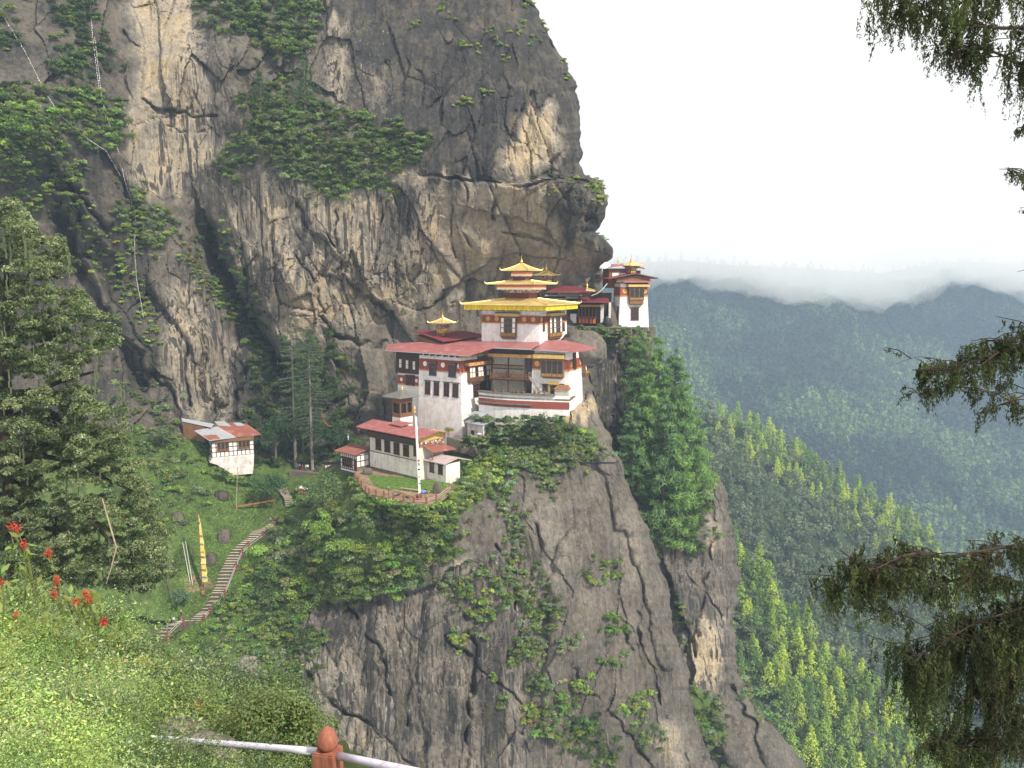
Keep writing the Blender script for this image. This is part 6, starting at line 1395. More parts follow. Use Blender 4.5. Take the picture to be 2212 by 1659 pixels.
for i, (u, v, rx, rz, lb, tn) in enumerate(((535, 1445, 2.2, 2.6, 'pale pinkish rock outcrop on the slope beside the gorge, left of its pair', .62), (580, 1475, 1.8, 2.2, 'pale pinkish rock outcrop at the gorge edge, right of its pair', .62), (478, 1072, 1.5, 1.5, 'dark round boulder on the grass bank left of the cottage base', .1), (386, 1120, 1.3, 1.5, 'grey boulder on the grass left of the yellow banner tip', .3), (486, 1162, 1.3, 1.9, 'grey leaning rock on the grass left of the upper stairs', .35), (458, 1212, 1.1, 1.7, 'mossy brown rock between the yellow banner and the stairs', .25))):
    boulder('rock_outcrop' if tn > .5 else 'boulder', lb, ground_at('mountainside', u, v), (rx, 1.2, rz), 40 + i, n=18, tan=tn, streak=.1)
mat_plain('garland_orange', (.34, .13, .07), .8, .1, 0, .3, 4)
gp_ = [at(*c('k', x, y), 184) for x, y in ((2062, -30), (2060, 60), (2078, 130), (2110, 190), (2150, 225), (2190, 232), (2215, 215))]
tag(MB().tube(gp_, [.03, .07, .05, .08, .09, .08, .03], 6).build('flag_garland', 'garland_orange', None, loc=gp_[0]), 'orange prayer garland sagging between the dark trees by the tall firs', 'prayer flags')
# ================================================================== VEGETATION ON THE ROCK
RG = np.random.default_rng(7)
G_DARK, G_MID, G_BLUE, G_LIGHT, G_YEL, G_RUST = (.060, .098, .030), (.132, .20, .050), (.172, .222, .105), (.205, .30, .062), (.28, .34, .07), (.18, .125, .05)
veg = Stuff(); veg_r = Stuff()
def in_poly(poly, n, rng):
    a = np.array(poly, float); lo, hi = a.min(0), a.max(0); out = np.zeros((0, 2))
    while len(out) < n:
        q = rng.uniform(lo, hi, (n * 3, 2)); out = np.concatenate([out, q[poly_sd(q[:, 0], q[:, 1], poly) > 0]])
    return out[:n]
def bush_at(st, p, r, cols, rng, leaf=.38, lobes=6, dens=2.6, hang=0, flat=.75, fall=0.0):
    per = int(max(6, dens * 11 * (r / leaf) ** 1.35 / lobes * 1.6)); P, q, lv = clump_points(np.asarray(p) + np.array((0, -.35 * r, .25 * r - fall * r)), (r, r, r * flat * (1 + fall)), lobes, per, rng, hang)
    cI = rng.integers(0, len(cols)); base = np.array(cols[cI]) * rng.uniform(.62, 1.4) * (1 + np.array((.12, .03, .12)) * rng.normal(size=3)).clip(.6, 1.5)
    st.add(*leaf_arrays(P, leaf, rng, base * (1 + .38 * lv[:, None]), .32, out=q, up=.45, aspect=.48))
def zone(st, rel, poly, n, r0, r1, cols, leaf=.38, **kw):
    q = in_poly(poly, n, RG) + RG.normal(size=(n, 2)) * 11; G_ = ground_at(rel, q[:, 0], q[:, 1]); o = np.argsort(q[:, 1])
    for i in o: bush_at(st, G_[i], RG.uniform(r0, r1) * RG.uniform(.7, 1), cols, RG, leaf, **kw)
def cluster(st, rel, u, v, rpx, n, cols, r0=.7, r1=1.5, leaf=.36, **kw):
    a = RG.normal(size=(n, 2)) * rpx * .5; G_ = ground_at(rel, u + a[:, 0], v + a[:, 1])
    for i in range(n): bush_at(st, G_[i], RG.uniform(r0, r1), cols, RG, leaf, **kw)
MS, BU = 'mountainside', 'buttress'
zone(veg, MS, GREEN[4], 560, 1.2, 2.6, [G_MID, G_BLUE, G_MID, G_DARK]); zone(veg, MS, GREEN[3], 420, 1.2, 2.8, [G_DARK, G_MID, G_MID, G_BLUE]); zone(veg, MS, GREEN[1], 420, 1.1, 2.5, [G_MID, G_LIGHT, G_MID, G_DARK])
zone(veg, MS, [(130,-70),(205,-70),(210,40),(245,130),(200,200),(120,160)], 170, 1, 2.2, [G_DARK, G_DARK, G_MID]); zone(veg, MS, GREEN[5], 90, 1, 2.2, [G_MID, G_DARK])
zone(veg, MS, [(0,340),(140,330),(190,380),(140,470),(0,430)], 160, .9, 2.0, [G_MID, G_LIGHT, G_BLUE]); zone(veg, MS, [(440,500),(482,495),(560,660),(630,790),(560,930),(515,900),(545,760),(480,620)], 200, 1, 2.4, [G_DARK, G_DARK, G_MID])
zone(veg, MS, [(262,430),(330,435),(395,500),(385,535),(300,545),(255,480)], 110, 1, 2.2, [G_MID, G_LIGHT, G_BLUE]); zone(veg, MS, [(385,540),(420,545),(540,690),(520,710),(440,620)], 110, .7, 1.5, [G_MID, G_LIGHT, G_RUST])
zone(veg, MS, [(300,890),(345,870),(400,910),(395,970),(310,970)], 30, 1, 2.2, [G_BLUE, G_MID]); zone(veg, MS, [(130,440),(200,440),(330,640),(345,780),(300,700),(200,560)], 140, .6, 1.4, [G_LIGHT, G_YEL, G_MID]); zone(veg, MS, [(240,760),(320,790),(330,870),(300,900),(240,860)], 25, .7, 1.5, [G_MID, G_DARK])
zone(veg, MS, [(610,800),(700,730),(770,800),(780,960),(720,1000),(560,1000),(555,900)], 190, 1.4, 3.2, [G_DARK, G_DARK, G_DARK, G_MID]); zone(veg, MS, [(610,330),(720,380),(735,440),(660,430)], 40, .9, 1.8, [G_BLUE, G_MID])
# court side and slopes
zone(veg, MS, [(225,935),(330,950),(430,1010),(470,1050),(420,1110),(400,1150),(330,1210),(225,1220)], 150, .9, 2.0, [G_MID, G_BLUE, G_LIGHT]); zone(veg, MS, [(640,1075),(770,1080),(880,1098),(985,1092),(985,1190),(905,1262),(770,1292),(650,1330),(600,1270),(565,1215),(600,1130)], 420, 1.2, 2.9, [G_MID, G_BLUE, G_MID, G_DARK, G_LIGHT])
zone(veg, MS, [(770,1075),(880,1090),(985,1075),(1000,1110),(880,1125),(770,1110)], 110, .7, 1.3, [G_LIGHT, G_MID]); zone(veg, MS, [(560,1215),(600,1270),(650,1330),(650,1430),(600,1330),(560,1290)], 90, .9, 2.2, [G_DARK, G_MID])
zone(veg, MS, [(380,1385),(470,1335),(545,1260),(600,1320),(650,1400),(640,1450),(580,1500),(500,1490),(440,1450)], 200, .7, 1.7, [G_MID, G_LIGHT, G_BLUE]); zone(veg, MS, [(470,1330),(540,1220),(570,1240),(540,1310)], 50, .5, 1.0, [G_LIGHT, G_MID])
zone(veg, MS, [(1015,955),(1060,915),(1100,905),(1150,880),(1205,905),(1215,950),(1270,945),(1310,965),(1290,990),(1200,1015),(1110,1015),(1080,1060),(1000,1095),(985,1050)], 330, .9, 2.2, [G_BLUE, G_MID, G_BLUE, G_LIGHT]); zone(veg, MS, [(1000,1035),(1080,960),(1060,1040),(1000,1095)], 60, .7, 1.4, [G_LIGHT, G_YEL])
zone(veg, MS, [(1070,900),(1120,870),(1200,868),(1215,905),(1120,925)], 70, 1.0, 2.0, [G_BLUE, G_MID, G_DARK]); zone(veg, MS, [(1150,1000),(1215,1000),(1200,1065),(1165,1065)], 45, .8, 1.5, [G_MID, G_BLUE]); zone(veg, MS, [(1080,1045),(1130,1090),(1140,1180),(1110,1210),(1085,1130)], 50, .7, 1.5, [G_BLUE, G_MID], hang=.5)
for u, v, r_, n, cl in ((1024,1239,34,16,[G_MID,G_BLUE]), (996,1275,26,12,[G_MID]), (965,1270,30,14,[G_BLUE]), (1128,1255,50,34,[G_BLUE,G_MID]), (1100,1290,30,14,[G_MID]), (1042,1330,46,26,[G_BLUE,G_LIGHT]), (1172,1330,52,40,[G_BLUE,G_MID]), (1150,1380,40,22,[G_BLUE]), (990,1384,24,10,[G_LIGHT,G_YEL]), (1128,1410,36,20,[G_MID]), (1172,1482,40,26,[G_MID,G_BLUE]),
      (1206,1525,34,20,[G_MID]), (1250,1581,46,34,[G_MID,G_DARK]), (1290,1630,50,36,[G_MID,G_DARK]), (1150,1547,34,14,[G_LIGHT,G_RUST]), (1302,1235,36,16,[G_MID,G_LIGHT]), (1323,1352,30,16,[G_MID]), (1228,1382,24,9,[G_BLUE]), (1367,1534,36,16,[G_LIGHT]), (1061,1462,9,3,[G_LIGHT]), (655,1380,52,44,[G_DARK,G_MID]), (640,1440,34,16,[G_MID]), (1400,1590,40,18,[G_MID,G_BLUE]), (1260,1480,24,9,[G_LIGHT]), (1330,1430,20,6,[G_MID]), (1180,1580,30,10,[G_LIGHT]), (1080,1520,16,3,[G_MID])):
    cluster(veg, MS, u, v, r_, int(n * 1.2), cl, hang=.4)
for x, y, r_, n in ((870,60,14,5), (690,170,14,4), (1010,290,16,6), (1090,312,12,4), (1010,692,22,9), (1160,602,12,4), (1470,268,14,4), (1640,400,12,5), (1690,512,10,4), (1290,400,14,4), (1200,230,16,5), (1380,200,18,6), (1480,20,14,6), (1420,40,14,6), (1550,190,12,5), (1280,270,14,4), (930,130,14,4)):
    cluster(veg_r, MS, 663.6 + x / 3, y / 3, r_, n, [G_YEL, G_LIGHT], .5, 1.0, .34)
zone(veg_r, MS, [(1255,375),(1280,380),(1306,405),(1314,435),(1290,440),(1270,400)], 40, .6, 1.2, [G_YEL, G_LIGHT], .34); zone(veg_r, MS, [(1180,395),(1250,395),(1260,415),(1200,425)], 14, .5, 1.0, [G_YEL, G_RUST], .34); cluster(veg_r, MS, 1310, 512, 10, 6, [G_YEL], .5, .9, .34)
cluster(veg, MS, 850, 410, 22, 12, [G_MID, G_LIGHT]); cluster(veg, MS, 900, 315, 26, 14, [G_LIGHT, G_MID]); cluster(veg, MS, 480, 500, 18, 6, [G_YEL]); cluster(veg_r, MS, 930, 665, 60, 16, [G_RUST, G_YEL], .4, .8, .3); cluster(veg, MS, 300, 420, 40, 14, [G_MID])
# bank right in front of the fence
for i in range(170):
    k_ = RG.uniform(0, len(edge) - 1.001); j = int(k_); x_, y_ = np.array(edge[j]) * (1 - k_ + j) + np.array(edge[j + 1]) * (k_ - j); p_ = bz(x_, y_); bush_at(veg, p_ + np.array((RG.normal() * .3, -.7 - RG.uniform(0, .6), -.5 - RG.uniform(0, 1.6))), RG.uniform(.7, 1.15), [G_LIGHT, G_MID, G_MID], RG, .42)
for i in range(120):                                                # shrubs leaning against the terrace wall and the huts
    k_ = RG.uniform(0, len(tp) - 2.4); j = int(k_); p_ = tp[j] + (tp[j + 1] - tp[j]) * (k_ - j); bush_at(veg, p_ + np.array((RG.normal() * .4, -1.3 - RG.uniform(0, 2.5), RG.uniform(-9.5, -5.0) - .5 * (k_ < 2.5))), RG.uniform(.9, 1.8), [G_BLUE, G_MID, G_DARK], RG, .38)
for i in range(40): bush_at(veg, at(*c('b', RG.uniform(1880, 2250), RG.uniform(560, 700)), 165.5 - RG.uniform(0, 2)), RG.uniform(.6, 1.2), [G_MID, G_DARK, G_BLUE], RG, .38)
for i in range(60): bush_at(veg, lw[0] + (lw[-1] - lw[0]) * RG.uniform(.1, 1) + np.array((0, -.3, -.5 - RG.uniform(0, 2.2))), RG.uniform(.5, 1.0), [G_MID, G_LIGHT, G_DARK], RG, .38)
for i in range(46):                                                 # weeds and shrubs round the foot of the cottage base
    q_ = RG.uniform(0, 1); x_ = 380 + 740 * q_; bush_at(veg, at(*c('k', 560 + 560 * q_, 800 + 170 * min(1, q_ * 2.2) + RG.uniform(-25, 45)), 176.5 + 3.5 * q_), RG.uniform(.5, 1.0), [G_MID, G_DARK, G_LIGHT], RG, .36)
# buttress
zone(veg, BU, [(1320,930),(1400,920),(1480,970),(1530,1040),(1505,1190),(1420,1195),(1370,1070)], 190, 1.2, 2.8, [G_DARK, G_MID, G_DARK]); zone(veg, BU, [(1490,1480),(1560,1510),(1575,1600),(1500,1645),(1475,1560)], 70, 1, 2.0, [G_MID, G_DARK, G_BLUE])
zone(veg, BU, [(1240,712),(1400,715),(1410,745),(1340,735),(1250,725)], 50, .6, 1.5, [G_LIGHT, G_MID]); zone(veg, BU, [(1500,985),(1540,1010),(1560,1045),(1520,1040)], 26, .8, 1.5, [G_LIGHT, G_MID]); zone(veg, BU, [(1425,1250),(1470,1300),(1480,1400),(1450,1380)], 36, .8, 1.8, [G_MID, G_DARK])
zone(veg, BU, [(1330,960),(1370,1000),(1400,1090),(1370,1060)], 36, .8, 1.6, [G_MID]); cluster(veg, BU, 1458, 1473, 26, 12, [G_MID]); zone(veg, BU, [(1590,1430),(1650,1470),(1690,1560),(1640,1560),(1600,1500)], 40, 1, 2.2, [G_BLUE, G_MID]); zone(veg, BU, [(1520,1600),(1560,1640),(1640,1740),(1500,1740)], 40, .7, 1.4, [G_LIGHT, G_MID]); cluster(veg, BU, 1540, 1150, 16, 6, [G_MID]); cluster(veg, BU, 1510, 1170, 20, 8, [G_DARK])
veg.build('shrubbery', 'leaf', label='green shrubs and creepers growing over the ledges of the cliff'); veg_r.build('rock_tufts', 'leaf', label='small yellow-green tufts rooted in cracks of the dark rock')
# grass on the court slopes
gr = Stuff()
for poly, n in (([(225,930),(420,950),(560,1000),(630,1080),(600,1140),(520,1200),(470,1290),(380,1370),(330,1300),(400,1150),(225,1150)], 26000), ([(560,1150),(620,1095),(660,1110),(590,1260),(480,1400),(390,1380),(470,1300)], 12000), ([(985,1040),(1060,960),(1080,1000),(1000,1090)], 3000)):
    q = in_poly(poly, n, RG); k_ = fbm(np.stack([q[:, 0] / 30, q[:, 1] / 22, q[:, 0] * 0], -1), 3, 3)
    d1, _ = seg_dist(q[:, 0], q[:, 1], [(a[0], a[1]) for a in proj((PL + PR) / 2)[::4]]); ok = d1 > 13; q, k_ = q[ok], k_[ok]
    P_ = ground_at(MS, q[:, 0], q[:, 1]) + np.array((0, -.1, .12)); t_ = np.where(k_[:, None] > .1, (.19, .30, .07), np.where(k_[:, None] > -.3, (.14, .235, .05), (.10, .15, .05)))
    gr.add(*leaf_arrays(P_, .42, RG, t_, .35, up=.2, aspect=.4, droop=-.6))
gr.build('grass', 'leaf', label='short bright grass on the slopes beside the stairway')

# ================================================================== TREES
def conifer(h, r, step, nb, tuft, col, rng, leaf, bare=.12, soft=.5, droop=.25, shape=1.0, tip=(1.5, 1.5, 1.1), per=3, asp=.24):
    """returns foliage arrays and branch paths in local space"""
    P, O, Tt, paths = [], [], [], []; z = bare * h
    while z < h * .985:
        q = (z - bare * h) / (h * (1 - bare)); prof = (1 - q) ** shape * (.55 + .45 * min(1, q * 5)) + .04
        n = nb + rng.integers(-1, 2); a0 = rng.uniform(0, 6.28)
        for i in range(n):
            a = a0 + 6.283 * i / n + rng.normal() * .25; L = r * prof * rng.uniform(.6, 1.12); d = np.array((math.cos(a), math.sin(a), 0)); s = np.array((-d[1], d[0], 0)); m = max(2, int(L / tuft)); zz = z + rng.normal() * step * .3
            paths.append((np.array((0, 0, zz)), d * L + np.array((0, 0, zz - droop * L * .5))))
            for j in range(m):
                f = (j + .6) / m
                if f < .25 and L > r * .4: continue
                w_ = L * soft * (.25 + .55 * f * (1.2 - f) * 2)
                for e in range(per):
                    p = d * L * f + s * rng.uniform(-1, 1) * w_ * .6 + np.array((0, 0, zz - droop * L * f * f + rng.normal() * .12 * L * soft + .1 * L * (f > .85)))
                    P.append(p); O.append(d * .6 + np.array((0, 0, .5))); Tt.append(f)
        z += step * rng.uniform(.7, 1.3) * (1 - .45 * q)
    P = np.array(P); Tt = np.array(Tt)[:, None]; col = np.array(col)
    return leaf_arrays(P, leaf, rng, col * (1 + (np.array(tip) - 1) * Tt ** 2), .25, out=np.array(O) * .5, up=.5, aspect=asp), paths
def tree(name, label, cat, base, con, trunk_r, h, bark, leafm='needle', group=None, branches=True, lean=(0, 0)):
    (V, F, T_), paths = con; o = thing(name, label, cat, base, group); b = np.array(base, float)
    m = MB(); m.tube([b + np.array((lean[0] * q * q, lean[1] * q * q, h * q)) - (0, 0, 1.0 if q == 0 else 0) for q in (0, .25, .5, .75, .97)], [trunk_r, trunk_r * .8, trunk_r * .58, trunk_r * .34, .04], 7)
    if branches:
        for p, e in paths: m.tube([b + p, b + (p + e) / 2 + (0, 0, .05), b + e], [trunk_r * .16, trunk_r * .11, .02], 4)
    m.build('trunk', bark, o); np_mesh('crown', V + b.astype(np.float32), F, leafm, o, tint=T_); return o
mat_plain('bark', (.11, .085, .065), .9, .1, 0, .35, 2, (1, 1, .2)); mat_plain('grey_bark', (.20, .18, .155), .9, .1, 0, .3, 2, (1, 1, .2)); mat_plain('dark_bark', (.045, .036, .028), .9, .1, 0, .35, 2)
def put(o, p, s, rz): o.location = [float(x) for x in p]; o.rotation_euler = (0, 0, rz); o.scale = (s[0], s[0], s[1])
# pines between the cliff and the buttress
rg = np.random.default_rng(3)
protos = [tree('pine_tree', '', 'tree', (0, 0, 0), conifer(24, 6.6, 1.9, 5, .45, c_, rg, 1.15, .08, .62, .10, .6, (1.8, 1.75, 1.3), 11, .13), .35, 24, 'bark', group='pines in the cleft beside the cliff') for c_ in ((.115, .205, .08), (.13, .225, .075), (.10, .18, .085))]
# column, foot row, tip row, distance, proto, label
PINES = [(1378, 960, 702, 199, 0, 'pine just below the white tower, tallest against the far mountain'), (1418, 1000, 722, 198, 1, 'pine in the upper cleft right of the tower foot'), (1452, 1065, 752, 196, 2, 'slender pine on the right rim of the cleft grove'),
         (1395, 1085, 800, 192, 1, 'broad pine in the middle of the cleft grove'), (1470, 1130, 815, 191, 0, 'pine at the right edge of the grove above the buttress top'), (1430, 1170, 850, 188, 2, 'pine in front of the grove with long soft branches'), (1462, 1195, 930, 187, 1, 'lowest pine of the grove beside the buttress cliff'), (1365, 1050, 860, 190, 2, 'shaded pine against the dark cliff on the left of the grove'), (1500, 1120, 900, 193, 1, 'small pine leaning out over the buttress shoulder')]
for i, (u, vf_, vt_, Y_, pi, lb) in enumerate(PINES):
    b_ = at(u, vf_, Y_); hh = zat(b_, vt_) - b_[2]; o = protos[pi] if i in (0, 1, 2) else copy_tree(protos[pi]); o['label'] = lb
    if i == 2: o = protos[2]; o['label'] = lb
    put(o, b_, (hh / 24 * .5 + .5, hh / 24), i * 1.3)
# firs on the upper cliff and by the platform
b_ = ground_at(MS, 662, 228) - np.array((0, 1.5, 1)); hh = zat(b_, 118) - b_[2]; tree('fir_tree', 'dark fir clinging to the shrubby ledge high on the cliff', 'tree', b_, conifer(hh, 5.2, .9, 7, .8, (.05, .115, .05), rg, .7, .05, .8, .1, .7), .3, hh, 'bark')
b_ = ground_at(MS, 566, 235) - np.array((0, 1.5, 1)); hh = zat(b_, 150) - b_[2]; tree('fir_tree', 'smaller dark fir left of the other fir on the high ledge', 'tree', b_, conifer(hh, 4.5, .9, 6, .8, (.045, .10, .042), rg, .7, .05, .8, .1, .7), .25, hh, 'bark')
b_ = atz(*c('k', 1682, 830), zp) + np.array((0, 1.0, 0)); hh = zat(b_, 682) - b_[2]; tree('tall_fir', 'tall bare-trunked fir with sparse flat crown, left trunk at the platform', 'tree', b_, conifer(hh, 4.6, 1.7, 5, .6, (.06, .115, .058), rg, .6, .22, .6, .12, .35, (1.4, 1.4, 1.1), 5), .42, hh, 'grey_bark')
b_ = atz(*c('k', 1912, 862), zp) + np.array((0, 1.2, 0)); hh = zat(b_, 705) - b_[2]; tree('tall_fir', 'tall fir with thick dark crown, right trunk at the platform', 'tree', b_, conifer(hh, 5.6, 1.1, 6, .55, (.05, .10, .046), rg, .65, .26, .7, .18, .42, (1.5, 1.5, 1.1), 6), .42, hh, 'grey_bark')
# broadleaf bushes and small trees that one can tell apart
def leafy(name, label, base, rad, cols, rng, leaf, lobes, per, trunk=.12, mat='leaf', cat='bush', fill=.75, lobe_r=.42, up=.45):
    o = thing(name, label, cat, base); b = np.array(base, float); ctr = b + np.array((0, 0, rad[2] * (.75 if cat == 'tree' else .42))); m = MB(); m.tube([b - (0, 0, .6), b + (0, 0, rad[2] * .4), ctr], [trunk, trunk * .8, trunk * .4], 7)
    for i in range(5): a = i * 1.26; m.tube([b + (0, 0, rad[2] * .3), ctr + np.array((math.cos(a) * rad[0] * .5, math.sin(a) * rad[1] * .5, rad[2] * .1))], [trunk * .5, trunk * .15], 5)
    m.build('trunk', 'bark', o); P, q, lv = clump_points(ctr, rad, lobes, per, rng, 0, fill, lobe_r); base_c = np.array(cols)[rng.integers(0, len(cols), len(P) // per * per // per)] if False else np.array(cols)[rng.integers(0, len(cols), lobes)][np.repeat(np.arange(lobes), per)]
    V, F, T_ = leaf_arrays(P, leaf, rng, base_c * (1 + .2 * lv[:, None]), .28, out=q, up=up); np_mesh('crown', V, F, mat, o, tint=T_); return o
def gb(u, v, dy=1.5): p = ground_at(MS, u, v).copy(); d = p / np.linalg.norm(p); return p - d * dy
leafy('bush', 'tall grey-green bush at the left corner of the courtyard fence', gb(700, 1085, 3), (5.6, 4.5, 5.4), [(.12, .19, .075), (.14, .21, .075)], rg, .42, 26, 120, .25, fill=.8)
leafy('bush', 'yellow-green bush glowing below the courtyard corner', gb(690, 1165, 5), (3.6, 3, 3.4), [(.22, .33, .06), (.18, .29, .055)], rg, .40, 16, 90)
leafy('bush', 'bright green bush right of the yellow-green one on the slope', gb(735, 1195, 6), (3.2, 3, 2.8), [(.18, .29, .065), (.21, .31, .06)], rg, .40, 14, 90)
leafy('bush', 'round blue-green bush beside the bare poles', gb(385, 1305, 2), (2.5, 2.2, 2.4), [(.10, .165, .095)], rg, .32, 14, 80)
leafy('small_tree', 'dark layered round tree right of the cottage base', gb(580, 1085, 3), (4.8, 4, 4.6), [(.05, .115, .042), (.062, .135, .046)], rg, .42, 22, 110, .22, cat='tree')
leafy('bush', 'grey-green bush left of the cottage', gb(352, 955, 3), (3.4, 3, 3.2), [(.12, .175, .07), (.10, .155, .06)], rg, .4, 14, 80)
leafy('bush', 'dark spiky bush against the terrace wall under the balcony', gb(1165, 935, 4.5), (2.8, 2.2, 3.8), [(.04, .07, .035), (.05, .085, .04)], rg, .4, 16, 80, up=.7)
leafy('bush', 'straw-coloured dry bush at the foot of the white block', at(*c('b', 1660, 480), 166), (1.6, 1.2, 1.2), [(.30, .25, .08), (.24, .22, .07)], rg, .3, 8, 50)

for u, v, Y_, r_, lb in ((596, 985, 187, 5.0, 'dark evergreen behind the cottage, left of the tall firs'), (722, 985, 188, 4.6, 'dark evergreen between the tall firs and the tea shed'), (655, 960, 193, 5.5, 'dark evergreen in the shade behind the two fir trunks')):
    leafy('evergreen_tree', lb, at(u, v, Y_), (r_, r_, r_ * 1.35), [(.04, .085, .034), (.05, .10, .04), (.035, .07, .03)], rg, .42, 34, 130, .3, cat='tree', fill=.85, lobe_r=.32)
# ================================================================== FORESTS
rf_ = np.random.default_rng(11)
F_BR, F_MI, F_DK, F_GR = (.30, .42, .07), (.17, .28, .07), (.10, .145, .065), (.165, .20, .11)
fir_p = [tree('conifer', 'bright conifer', 'tree', (0, 0, 0), conifer(14, 4.6, 1.0, 6, .8, c_, rf_, .95, .06, .8, .14, .75, (1.35, 1.3, 1.0), 4, .34), .2, 14, 'bark', branches=False) for c_ in ((.25, .36, .075), (.42, .52, .09), (.13, .22, .065))]
used = set()
def stand(rel, u, v, kind, hgt, group, label):
    p = hill_at(rel, u, v); o = fir_p[kind] if kind not in used else copy_tree(fir_p[kind]); used.add(kind); o['label'] = label; o['group'] = group
    s = hgt / 14 * rf_.uniform(.6, 1.06); put(o, p - np.array((0, 0, .8)), (s * rf_.uniform(.85, 1.15), s), rf_.uniform(0, 6.28))
g1_, l1_ = 'conifers on the near wooded hillside', 'green conifer on the near wooded hillside below the buttress'
g2_, l2_ = 'sunlit conifers along the forest ridge', 'sunlit yellow-green conifer along the crest of the wooded ridge'
T = TER['near_hillside']; cand = []
while len(cand) < 150:
    u = rf_.uniform(1560, 2230); tp_ = np.interp(u, T['us'], T['top']); v = tp_ + abs(rf_.normal()) * 130 + 2
    if v < 1760 and not any((u - a) ** 2 + (1.3 * (v - b)) ** 2 < 22 ** 2 for a, b in cand): cand.append((u, v))
for u, v in sorted(cand, key=lambda q: q[1]): stand('near_hillside', u, v, int(rf_.choice([0, 1, 2], p=[.4, .35, .25])), 15.5, g1_, l1_)
T = TER['forest_ridge']; cand = []
while len(cand) < 135:
    u = rf_.uniform(1540, 2060); tp_ = np.interp(u, T['us'], T['top']); v = tp_ + rf_.uniform(0, 1) ** 1.3 * (60 + (u - 1540) * .14) + 1
    if not any((u - a) ** 2 + (1.2 * (v - b)) ** 2 < 10.5 ** 2 for a, b in cand): cand.append((u, v))
for u, v in cand: stand('forest_ridge', u, v, int(rf_.choice([0, 1], p=[.3, .7])), 16, g2_, l2_)
# the rest of the wood: uncounted
wood = Stuff()
def crown(st, p, h, w_, col, rng, n, leaf, cone):
    if cone:
        z = rng.uniform(.08, 1, n) ; a = rng.uniform(0, 6.28, n); r_ = w_ * (1 - z) ** .8 * rng.uniform(.55, 1.05, n) + .1; q = np.stack([np.cos(a) * r_, np.sin(a) * r_, z * h], 1); o = np.stack([np.cos(a), np.sin(a), np.full(n, .5)], 1)
    else:
        P_, o, lv = clump_points((0, 0, h * .6), (w_, w_, h * .42), 7, max(4, n // 7), rng); q = P_
    st.add(*leaf_arrays(q + p, leaf, rng, np.array(col) * rng.uniform(.75, 1.25), .3, out=o, up=.3, aspect=.7))
T = TER['near_hillside']
for i in range(800):
    u = rf_.uniform(1540, 2290); v = np.interp(u, T['us'], T['top']) + rf_.uniform(0, 1) ** 1.1 * 420; p = hill_at('near_hillside', u, min(v, 1890)); crown(wood, p, rf_.uniform(5, 10), rf_.uniform(2.5, 4.5), [F_GR, F_MI, F_DK, F_MI][rf_.integers(0, 4)], rf_, 130, .9, False)
T = TER['forest_ridge']
for i in range(1900):
    u = rf_.uniform(1405, 2390); v = np.interp(u, T['us'], T['top']) + rf_.uniform(0, 1) * 480 + 4; p = hill_at('forest_ridge', u, min(v, 1640)); cone = rf_.random() < .35; near = v < np.interp(u, T['us'], T['top']) + 60
    crown(wood, p, rf_.uniform(10, 17), rf_.uniform(2.5, 3.5) if cone else rf_.uniform(3.5, 6), ([F_MI, F_GR] if near else [F_GR, F_DK, F_DK, F_GR])[rf_.integers(0, 2 if near else 4)], rf_, 110, 1.35, cone)
wood.build('woods', 'leaf', label='dense mixed wood covering the two green spurs beyond the cliff')
far = Stuff(); T = TER['far_mountain']; n = 15000; us_ = rf_.uniform(1290, 2320, n); vs_ = np.interp(us_, T['us'], T['top']) + rf_.uniform(0, 1, n) ** .9 * 760 + 2
Pf = hill_at('far_mountain', us_, np.minimum(vs_, 1490)); Pf = Pf + rf_.normal(size=Pf.shape) * (5, 5, 0); m_ = 11
z = np.tile(np.linspace(.12, 1, m_), n); a = rf_.uniform(0, 6.28, n * m_); hh = np.repeat(rf_.uniform(10, 22, n), m_); ww = np.repeat(rf_.uniform(3, 6.5, n), m_); r_ = ww * (1 - z) ** .7
patch = np.repeat(fbm(Pf / 120, 4, 5) + .35 * fbm(Pf * np.array((1/60, 1/200, 1/200)), 3, 6), m_)[:, None]; tt = np.where(patch > .15, (.13, .20, .06), np.where(patch > -.2, (.06, .105, .04), (.026, .045, .028))) * np.repeat(rf_.uniform(.7, 1.35, n), m_)[:, None]
q = np.repeat(Pf, m_, 0) + np.stack([np.cos(a) * r_, np.sin(a) * r_, z * hh - 2], 1); far.add(*leaf_arrays(q, 5.5, rf_, tt, .25, up=.4, aspect=.75, out=np.stack([np.cos(a), np.sin(a), a * 0 + .4], 1)))
far.build('far_woods', 'leaf', label='far hazy forest covering the mountain across the valley')
# ================================================================== THE NEAR SIDE: oak, slope plants, railing, cypress boughs
rn = np.random.default_rng(21)
# ---- big oak on the left
OY = 56.0; ob = at(40, 1330, OY); oak = thing('oak_tree', 'big old oak with glossy leaves and hanging lichen filling the left edge', 'tree', ob)
CL = [(15,470,66),(45,500,55),(20,570,85),(80,575,60),(122,520,36),(60,640,80),(150,640,62),(195,680,52),(238,735,42),(110,725,72),(30,740,75),(175,770,45),(70,800,40),(195,880,72),(265,890,42),(120,905,62),(40,925,62),(-20,660,90),(-30,840,70),(245,985,56),(305,1045,42),(325,1100,42),(275,1140,52),(195,1095,60),(345,1190,42),(285,1230,48),(372,1245,22),(215,1190,52),(130,1150,56),(55,1075,60),(175,1005,52),(60,985,50),(140,1245,48),(30,1180,60),(-30,1050,70),(330,1010,20),(250,830,24)]
V_, F_, T_ = [], [], []; lv_st = Stuff(); ends = []
OKP = [(-70,415),(30,428),(62,478),(100,500),(126,492),(150,545),(152,600),(202,645),(242,690),(266,740),(240,790),(165,808),(232,850),(292,900),(282,960),(312,1020),(346,1090),(362,1180),(388,1240),(360,1262),(300,1290),(200,1275),(0,1285),(-70,1285)]
